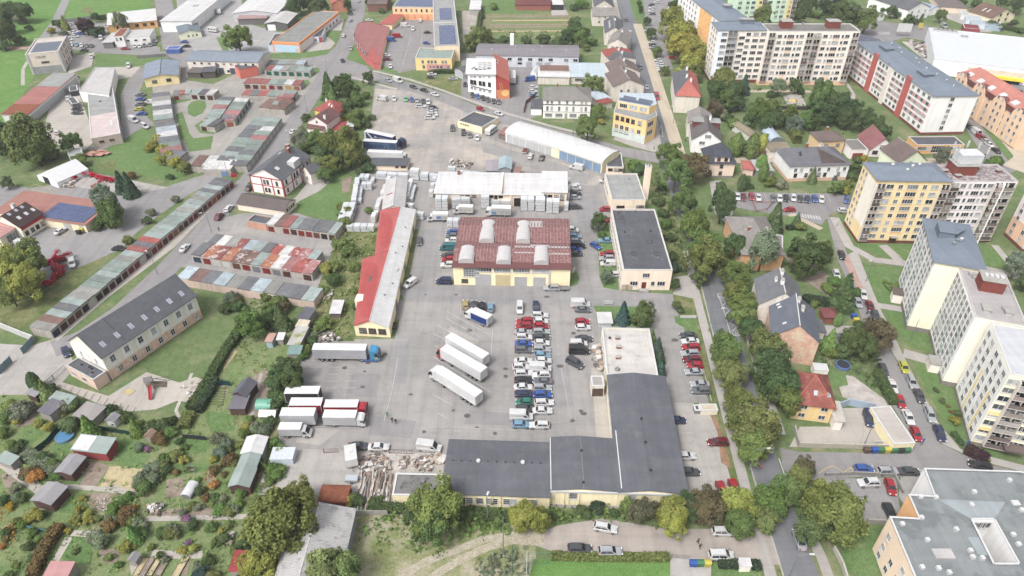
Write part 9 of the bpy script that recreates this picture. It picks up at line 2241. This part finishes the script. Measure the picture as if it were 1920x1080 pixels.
ug('ground_cover',[(640,140),(690,150),(700,170),(690,240),(660,320),(600,330),(560,280),(600,200)],500,0.6,'g',0.6);ug('ground_cover',[(1335,150),(1500,180),(1620,215),(1700,270),(1500,250),(1340,225)],500,0.7,'d',0.7);ug('ground_cover',[(1530,690),(1560,640),(1620,640),(1660,700),(1640,730),(1600,700)],260,0.5,'d',0.5)
# people and small things
person(726,777,A(60,170,130),A(50,120,100),'walk',200,'person in green overalls walking on the yard');person(735,787,A(50,50,55),A(40,40,45),'walk',20,'person in black walking on the yard, left of the pair');person(742,790,A(70,66,66),A(50,50,58),'walk',10,'person in dark clothes walking on the yard, right of the pair');person(770,519,A(50,50,55),A(50,50,60),'stand',180,'person in dark clothes standing behind the white van')
person(1309,1014,A(60,60,64),A(60,56,56),'walk',60,'person in dark clothes walking on the gravel track');person(1313,1024,A(50,48,50),A(44,44,50),'walk',40,'second person in dark clothes nearer the minivan');person(410,430,A(56,60,80),A(60,60,66),'stand',30,'person standing by the garage lane');person(1226.5,277,A(60,56,58),A(40,40,46),'walk',90,'pedestrian on the corner below the orange office');person(1626,586,A(90,100,130),A(60,60,80),'walk',130,'pedestrian on the upper estate street')
person(812,166,A(60,60,70),A(44,44,50),'walk',270,'pedestrian on the pavement by the yellow office');person(1001,288,A(50,50,54),A(50,50,54),'stand',270,'person standing by the white doors of the barrel hall');person(1285,263,A(50,50,56),A(40,40,46),'walk',0,'pedestrian on the pavement beside the white gabled house')
def bin_(label,x,y,col,lid,group):
 p=G(x,y,0.5);root=thing('waste_container',label,'bin',(p.x,p.y,0.12),rnd.uniform(-.08,.08),group);mb=MB();mb.v+=[(-0.6,-0.42,0.12),(0.6,-0.42,0.12),(0.6,0.42,0.12),(-0.6,0.42,0.12),(-0.68,-0.52,1.2),(0.68,-0.52,1.2),(0.68,0.52,1.2),(-0.68,0.52,1.2)];mb.f+=[(3,2,1,0),(4,5,6,7),(0,1,5,4),(1,2,6,5),(2,3,7,6),(3,0,4,7)];mb.m+=[0]*6;mb.build('tub',OBJP,root,color=col);mb=MB()
 for i in range(6):
  a,b=math.pi*i/6,math.pi*(i+1)/6;ups(mb,[(-0.7,-0.54*math.cos(a),1.2+0.3*math.sin(a)),(0.7,-0.54*math.cos(a),1.2+0.3*math.sin(a)),(0.7,-0.54*math.cos(b),1.2+0.3*math.sin(b)),(-0.7,-0.54*math.cos(b),1.2+0.3*math.sin(b))],0.04)
 mb.build('lid',OBJP,root,color=lid)
 for sx in(-0.5,0.5):
  for sy in(-0.35,0.35):wheel(root,sx,sy,0.08,0.06,'castor')
GRN,BLU,YLW=A(84,140,96),A(60,100,190),A(226,210,90)
for x,c,l,t in((1624.5,A(120,100,90),A(110,90,84),'brown waste container, leftmost of the row below the garage block'),(1638.5,BLU,BLU,'blue waste container in the row below the garage block'),(1650.5,GRN,GRN,'green waste container between the blue and the yellow one'),(1662.5,YLW,YLW,'yellow waste container in the row below the garage block'),(1675,GRN,GRN,'green waste container between the yellow and the black one'),(1687.5,A(80,84,84),A(60,64,66),'black waste container in the row below the garage block'),(1699.5,GRN,GRN,'green waste container at the right end of the row')):
 bin_(t,x,846,c,l,'waste containers by the garage block')
for x,c,t in((1299,BLU,'blue recycling container by the driveway gate'),(1312.5,GRN,'green recycling container by the driveway gate'),(1325.5,YLW,'yellow recycling container by the driveway gate')):bin_(t,x,1058,c,c,'recycling containers by the driveway')
for x,y,c,t in((1604,602,YLW,'yellow container beside the estate street'),(1600,594,BLU,'blue container beside the estate street'),(154,433,YLW,'yellow container behind the hire shop'),(148,437,A(60,62,64),'black container behind the hire shop')):bin_(t,x,y,c,c,'single containers')
for x,y,a,t in((1328,622,(2.6,0.3),'street lamp on the lawn strip opposite the bus bay'),(1404,887,(2.6,0.2),'street lamp beside the give-way marking'),(1478,1084,(2.4,0),'street lamp at the bottom end of the main street'),(1617,841,(1.2,0.8),'street lamp behind the waste containers'),(397,651-215,(-1.2,-0.8),'street lamp on the garage lane by the standing person'),(296,515,(-1.5,1.0),'street lamp between the longest garage row and the school'),(1705,640,(-1.0,-1.2),'street lamp at the foot of the first tower'),(1694,610,(1.2,1.0),'street lamp on the lawn beside the second tower porch'),(428,332,(1,1),'street lamp at the upper end of the longest garage row'),(548,280,(-1,0.5),'street lamp opposite the long outer garage row'),(1623,528,(-1.2,-0.6),'street lamp on the corner of the round lawn'),(1075,252,(0.5,-1.2),'street lamp on the pavement by the barrel hall'),(615,142,(-1,0.4),'street lamp on the green corner of the junction'),(1262,232,(-1.5,0),'street lamp beside the corner house'),(576,210,(-1,0.4),'street lamp below the junction near the pink house'),(914,975,(0.2,0.6),'lamp post in the hedge behind the southern hall')):
 lamp(t,x,y,7.5,a)
GF=A(96,130,112);fence('green mesh fence on the edge of the football pitch',[(990,1078),(990,1059),(1032,1058)],4.0,A(120,165,140),4,px=True,kind='bars');fence('pale concrete panel fence behind the corrugated hall',[(662,966),(700,966),(728,966)],1.6,A(200,196,188),3.5);fence('red-brown steel gate frames by the scrap yard',[(608,850),(636,849)],1.4,A(140,84,80),3.5,'gate',kind='bars')
fence('red-brown steel gate frames beside the rubble',[(730,850),(776,852)],1.4,A(140,84,80),4,'gate',kind='bars');fence('grey board wall along the meadow road',[(258,110),(312,106),(320,114)],1.6,A(150,148,146),4,'garden_wall');fence('grey fence wall at the top of the business park',[(124,42),(170,36),(200,32)],1.8,A(170,172,176),4);fence('metal yard fence around the old school forecourt',[(88,724),(102,712),(125,692)],1.6,A(120,120,122),3,kind='bars')
fence('green-blue sheet gate at the left end of the school lane',[(0,702),(24,678)],2.0,A(140,170,178),3);fence('green-blue sheet gate beside the white wall',[(44,664),(66,640)],2.0,A(140,170,178),3);fence('white boundary wall below the big yellow tree',[(-20,606),(20,622),(44,632),(66,640)],2.0,A(236,236,234),5,'garden_wall',th=0.3);fence('dark green screen fence below the blue pool',[(68,850),(92,832),(114,804)],1.6,A(40,84,74),3)
fence('dark green screen fence across the allotments',[(188,806),(220,812),(255,818)],1.4,A(40,84,74),3);fence('dark screen fence by the gabled garden house',[(396,726),(420,722),(434,724)],1.6,A(40,80,84),3);fence('dark fence panels at the end of the hedge walk',[(344,822),(388,826)],1.4,A(58,66,70),3);fence('teal barrier film along the lowest allotments',[(50,990),(76,996),(104,1000)],0.9,A(90,160,165),3)
fence('dark red-brown board fence behind the villa gardens',[(1372,292),(1432,290),(1448,288)],1.5,A(150,110,100),3);fence('dark plank fence in the park below the ivory block',[(1462,205),(1520,207),(1548,204)],1.6,A(84,78,74),3);fence('pale glass balustrade in the park',[(1364,207),(1406,207)],1.6,A(176,190,196),3);fence('low red railing round the estate car park island',[(1410,380),(1448,382),(1438,394),(1418,398),(1410,380)],0.9,A(196,120,116),3,kind='bars')
fence('concrete wall round the office car park',[(1546,892),(1600,890),(1676,893),(1692,926)],1.0,A(176,174,170),4,'garden_wall',th=0.3);fence('pale stone wall under the big tree by the office lawn',[(1624,981),(1660,983)],1.4,A(196,192,184),4,'garden_wall',th=0.3);fence('garden wall along the pavement by the office lawn',[(1562,1030),(1578,1060),(1590,1100)],1.2,A(214,210,200),4,'garden_wall',th=0.4)
fence('steel gate across the driveway by the recycling bins',[(1258,1046),(1292,1049)],1.2,A(150,156,160),4,'gate',kind='bars');fence('yard boundary rail on the lane corner',[(1205,566),(1222,565),(1225,580)],1.2,A(205,200,196),3,kind='bars');fence('brown board fence round the small courtyard by the villa',[(982,212),(986,196),(1006,180)],1.8,A(150,100,86),3);p=G(285,728);t=thing('playground_tower','wooden playground tower with a roof and a red slide','playground',(p.x,p.y,0.1),R(20))
TIMB=sf('weathered_timber',A(150,134,122),0.9,0.15,1.0)
for sx in(-0.7,0.7):
 for sy in(-0.7,0.7):
  q_((sx-0.07,sx+0.07,sy-0.07,sy+0.07,0,3.0),'post',TIMB,t)
q_((-0.8,0.8,-0.8,0.8,1.4,1.55),'deck',TIMB,t)
for s in(-1,1):
 mb=MB();ups(mb,[(-0.95,s*1.0,2.9),(0.95,s*1.0,2.9),(0.95,0,3.7),(-0.95,0,3.7)],0.08);mb.build('roof_board',sf('grey_boards',A(140,134,134),0.9),t)
mb=MB();SLD=sf('slide_red',A(206,50,70),0.3);ups(mb,[(-0.3,-0.8,1.5),(0.3,-0.8,1.5),(0.3,-4.4,0.35),(-0.3,-4.4,0.35)],0.06)
for s in(-0.33,0.33):ups(mb,[(s-0.04,-0.8,1.75),(s+0.04,-0.8,1.75),(s+0.04,-4.4,0.6),(s-0.04,-4.4,0.6)],0.3)
mb.build('slide',SLD,t);mb=MB();ups(mb,[(0.9,-0.6,1.5),(0.9,0.6,1.5),(3.4,1.0,0.1),(3.4,-1.0,0.1)],0.1);mb.tube((0.8,0.9,2.0),(4.2,1.2,0.1),0.06,n=6);mb.tube((0.8,0.9,2.0),(3.6,2.6,0.1),0.06,n=6);mb.build('climbing_ramp',TIMB,t)
def ringpool(name,label,cat,x,y,r,h,rim,top):
 p=G(x,y,h);t=thing(name,label,cat,(p.x,p.y,0.05));n=28;mb=MB()
 for i in range(n):
  a,b=2*math.pi*i/n,2*math.pi*(i+1)/n;ca,sa,cb,sb=math.cos(a),math.sin(a),math.cos(b),math.sin(b);mb.poly([(r*ca,r*sa,0),(r*cb,r*sb,0),(r*cb,r*sb,h),(r*ca,r*sa,h)]);mb.poly([(r*ca,r*sa,h),(r*cb,r*sb,h),(r*.88*cb,r*.88*sb,h+0.02),(r*.88*ca,r*.88*sa,h+0.02)]);mb.poly([(r*.88*ca,r*.88*sa,h+0.02),(r*.88*cb,r*.88*sb,h+0.02),(r*.88*cb,r*.88*sb,h-0.1),(r*.88*ca,r*.88*sa,h-0.1)])
 mb.build('rim',rim,t);mb=MB();mb.poly([(r*.88*math.cos(2*math.pi*i/n),r*.88*math.sin(2*math.pi*i/n),h-0.06)for i in range(n)]);mb.build('cover',top,t);return t
ringpool('pool','round blue garden pool with a blue cover in the allotments','pool',120.5,817,1.95,0.7,sf('pool_wall',A(120,160,195),0.5),sf('pool_cover',A(92,152,202),0.35,0.06));t=ringpool('trampoline','round trampoline with a blue rim behind the brick gable house','trampoline',1581,683,1.75,0.7,sf('trampoline_rim',A(110,140,205),0.6),sf('trampoline_mat',A(60,64,76),0.7))
def swing(label,x,y):
 p=G(x,y);t=thing('garden_swing',label,'swing',(p.x,p.y,0.03));mb=MB()
 for sx in(-0.9,0.9):
  mb.tube((sx,-0.6,0),(sx,0,1.8),0.05,n=5);mb.tube((sx,0.6,0),(sx,0,1.8),0.05,n=5)
 mb.tube((-0.9,0,1.8),(0.9,0,1.8),0.05,n=5);mb.build('frame',MG,t);q_((-0.7,0.7,-0.25,0.25,0.5,0.58),'seat',TIMB,t)
swing('metal garden swing frame on the allotment lawn',360,884)
def post(label,x,y,h,name='pole',col=MG,r=0.08):
 p=G(x,y);t=thing(name,label,'pole',(p.x,p.y,0));mb=MB();mb.tube((0,0,0),(0,0,h),r,r*0.7,n=7);mb.build('shaft',col,t);mb=MB();mb.tube((0,0,0),(0,0,0.25),r*2.2,n=7);mb.build('foot',CON,t)
post('tall white floodlight pole at the corner of the pitch',944,1042,12,r=0.11);post('green net pole at the end of the gravel track',961,1075,9,col=sf('green_paint',A(84,140,110),0.6));post('white pole at the near end of the pitch net',987,1085,9,col=FW)
def board(label,x,y,w,h,col,leg=0.6,rz=0,name='sign_board'):
 p=G(x,y,leg);t=thing(name,label,'sign',(p.x,p.y,0.1),R(rz));q_((-w/2,w/2,-0.05,0.05,leg,leg+h),'panel',OBJP,t,color=col)
 for s in(-1,1):
  q_((s*w*0.4-0.05,s*w*0.4+0.05,-0.05,0.05,0,leg-0.002),'leg',MG,t)
board('white sign board on the lawn beside the yard lane',1141,571,2.4,1.4,A(236,236,236),0.3);board('long white sign board on the lawn at the yard entrance',1290,597,4.4,0.9,A(240,240,240),0.3);board('white sign board at the corner of the workshop',1075,512,1.6,1.8,A(232,232,226),0.4,50);board('white sign board on the lawn before the yellow block',1568,421,1.8,1.8,A(238,240,232),0.6,60);board('red sign board on the verge by the garage lane',440,333,2.2,1.6,A(214,70,80),1.2,20)
board('white notice board on the green corner by the garages',591,127,1.2,1.2,A(244,244,240),0.8,20);board('large white billboard by the supermarket',1694,60,7.5,4.5,A(242,242,242),2.5,-10);board('yellow sign by the supermarket entrance road',1725,53,2.6,3.0,A(246,222,120),1.0,0);board('white solar-like board leaning at the garage block',1659,829,4.5,0.3,A(244,244,244),0.3,0);board('blue parking sign post at the corner of the estate street',1731,827,0.7,0.7,A(70,130,215),1.6,20)
board('blue street sign beside the nearest tower',1813,832,1.2,1.0,A(90,140,215),2.0,30);bld('kiosk','small white utility kiosk between two clipped hedges','kiosk',[(1388,1062),(1408,1062),(1408,1048),(1388,1048)],1.9,'mono',wl_('kiosk_white',236,226,214),sf('pale_sheet',A(232,230,232),0.6),rise=0.15,over=0.1)
bld('substation','beige utility box with a grey grille in the staff parking','kiosk',[(1314,770),(1346,770),(1344,757.5),(1313,757.5)],1.4,'flat',wl_('kiosk_beige',228,216,190),sf('beige_sheet_top',A(226,214,188),0.8),par=0.03);bld('grille_box','grey grille enclosure left of the beige utility box','kiosk',[(1302,770),(1313,770),(1313,759),(1303,759)],1.2,'flat',MG,DR,par=0.1)
def heap(name,label,cat,pts,n,mk,hgt,sizes,rz=None):
 w=[G(*p)for p in pts];c=sum(w,Vector())/len(w);t=thing(name,label,cat,(c.x,c.y,0.03));poly=[(p.x-c.x,p.y-c.y)for p in w];xs,ys=[p[0]for p in poly],[p[1]for p in poly];rr=random.Random(n)
 for i in range(n):
  for _ in range(30):
   x,y=rr.uniform(min(xs),max(xs)),rr.uniform(min(ys),max(ys))
   if inside(x,y,poly):break
  sx,sy,sz=[rr.uniform(*s)for s in sizes];o=q_((-sx/2,sx/2,-sy/2,sy/2,0,sz),mk,OBJM,t,(x,y,rr.uniform(0,hgt)),color=rr.choice(HC));o.rotation_euler=(rr.uniform(-0.25,0.25),rr.uniform(-0.25,0.25),rr.uniform(*rz)if rz else rr.uniform(0,3))
HC=[A(222,212,200),A(206,190,176),A(232,228,222),A(176,148,134),A(160,154,150),A(130,122,118),A(240,236,232),A(200,172,152)];heap('timber_pile','pile of long pale planks beside the rusty shed','timber',[(672,900),(718,898),(730,940),(668,942)],70,'plank',0.7,[(0.2,0.35),(3.5,6.0),(0.06,0.14)],(-0.15,0.15));heap('timber_pile','dark red-brown beams at the right of the plank pile','timber',[(720,905),(733,906),(730,945),(718,944)],24,'beam',0.4,[(0.2,0.3),(4.0,6.0),(0.15,0.25)],(-0.06,0.06))
heap('scrap_heap','heap of broken boards and rubble beside the motorhome','rubble',[(676,856),(725,852),(735,885),(700,896),(672,890)],110,'broken_board',0.6,[(0.4,1.3),(0.25,0.9),(0.06,0.35)]);heap('scrap_heap','brick-red heap of rubble by the southern hall corner','rubble',[(772,862),(800,858),(812,884),(776,886)],60,'rubble_block',0.6,[(0.3,1.0),(0.3,0.9),(0.15,0.5)])
heap('scrap_heap','white scrap sheets stacked at the left wall of the southern hall','scrap',[(800,852),(832,855),(832,870),(800,866)],26,'sheet',0.6,[(0.8,2.4),(0.6,1.4),(0.05,0.2)]);heap('rubble_pile','white slab stack on the rubble yard','slabs',[(752,860),(766,860),(764,880),(750,880)],24,'slab',0.5,[(0.6,1.2),(0.4,0.8),(0.1,0.2)])
heap('junk_pile','clutter of stones and blocks below the rough grass','rubble',[(592,632),(620,624),(640,640),(596,646)],36,'block',0.5,[(0.5,1.3),(0.5,1.0),(0.3,0.7)]);heap('junk_pile','white and red junk under a torn sheet near the garages','junk',[(604,560),(622,545),(622,556),(612,568)],26,'junk_piece',0.6,[(0.5,1.6),(0.4,1.2),(0.1,0.5)])
heap('junk_pile','pale slabs stacked among the bushes by the lower fence','slabs',[(496,900),(520,892),(518,908),(498,910)],12,'slab',0.4,[(1.2,2.0),(0.9,1.5),(0.1,0.3)]);heap('material_pile','row of purple and brown scrap machinery on the gravel','scrap',[(845,300),(885,305),(884,316),(848,314)],34,'scrap_piece',0.5,[(0.5,2.0),(0.4,1.0),(0.1,0.6)])
heap('material_pile','brown crates stacked by the loading-dock porch','crates',[(1110,650),(1126,650),(1128,700),(1114,690)],26,'crate',0.3,[(0.8,1.6),(0.8,1.4),(0.3,0.8)]);heap('material_pile','brown stacked timber balls beside the marquee conifers','timber',[(232,358),(262,358),(260,366),(230,366)],28,'log',0.5,[(0.8,1.4),(0.6,1.0),(0.4,0.7)])
heap('material_pile','pale machines standing before the marquee','machines',[(118,338),(145,336),(142,352),(120,352)],22,'machine',0.3,[(0.6,1.6),(0.6,1.2),(0.4,1.1)]);heap('junk_pile','blue and white barrels at the vegetable path','barrels',[(276,945),(306,948),(300,966),(280,968)],18,'barrel',0.2,[(0.5,0.8),(0.5,0.8),(0.6,0.9)])
heap('junk_pile','white garden furniture and boxes in the lower allotments','junk',[(416,1006),(446,1004),(444,1020),(418,1022)],14,'box',0.3,[(0.6,1.6),(0.5,1.2),(0.3,0.7)]);heap('junk_pile','broken concrete along the edge of the playground','rubble',[(340,725),(372,712),(390,720),(362,752)],34,'slab',0.05,[(0.6,1.8),(0.3,0.7),(0.06,0.14)])
heap('junk_pile','stones scattered on the dry flower bed','stones',[(180,930),(225,935),(215,960),(180,955)],30,'stone',0.05,[(0.2,0.4),(0.2,0.4),(0.1,0.2)]);heap('container_lot','jumble of pallets and crates behind the supermarket wall','crates',[(1702,78),(1745,84),(1752,116),(1732,112)],60,'crate',0.6,[(1.0,2.4),(0.8,1.6),(0.4,1.0)])
for i,(x,y,s)in enumerate(((263,1066,1),(275,1066,1),(290,1064,.9),(307,1062,1),(338,1066,1.2))):
 p=G(x,y);t=thing('raised_bed','wooden raised bed at the bottom allotments, '+ORD[i]+' from left','raised bed',(p.x,p.y,0.02),R(-8),'raised beds');w,l=0.6*s,2.0*s
 for k,(a,b,c,d)in enumerate(((-w,w,-l,-l+.08),(-w,w,l-.08,l),(-w,-w+.08,-l+.08,l-.08),(w-.08,w,-l+.08,l-.08))):
  q_((a,b,c,d,0,0.35),'board',TIMB,t)
 q_((-w+.085,w-.085,-l+.085,l-.085,0,0.28),'soil',SOIL if i%2 else STRAW,t)
for i in range(7):
 y=727+i*5.0;p,q=G(404+i*-2,y),G(424+i*-1,y+3);d=(q-p);t=thing('raised_bed','narrow planted row beside the gabled garden house, '+ORD[i]+' from top','raised bed',((p.x+q.x)/2,(p.y+q.y)/2,0.02),math.atan2(d.y,d.x),'planted rows');q_((-d.length/2,d.length/2,-0.22,0.22,0,0.18),'edging',TIMB,t);q_((-d.length/2+.05,d.length/2-.05,-0.17,0.17,0.18,0.34),'plants',sf('lettuce',A(120,150,80),0.9,0.2,1.5),t)
for i,(x,y)in enumerate(((850,770),(1089,771),(1094,776),(722,665),(718,669),(948,692),(948,706),(876,780),(894,802),(928,813),(1072,789),(1050,687),(798,553),(855,553),(1025,557),(690,680),(684,697),(680,726),(646,690),(880,620),(770,740),(795,810),(1075,625),(1265,638))):
 p=G(x,y);r=0.35+0.1*(i%4);mb=MB();mb.poly([(r*math.cos(j*math.pi/7)*(1+0.2*(i%3)),r*math.sin(j*math.pi/7),0.115)for j in range(14)]);tag(mb.build('manhole_cover' if i%3==0 else 'oil_stain',sf('dark_spot',A(112,110,108),0.7),None,(p.x,p.y,0)),kind='structure')
hm=bpy.data.materials.new('haze_air');hm.use_nodes=True;hm.node_tree.nodes.clear();ho=hm.node_tree.nodes.new('ShaderNodeOutputMaterial');hv=hm.node_tree.nodes.new('ShaderNodeVolumePrincipled');hv.inputs['Color'].default_value=(0.95,0.97,1,1);hv.inputs['Density'].default_value=0.00012;hm.node_tree.links.new(hv.outputs[0],ho.inputs['Volume']);hz=MB();hz.box(-4200,4200,-600,5200,-1.2,124);tag(hz.build('haze',hm),kind='stuff')
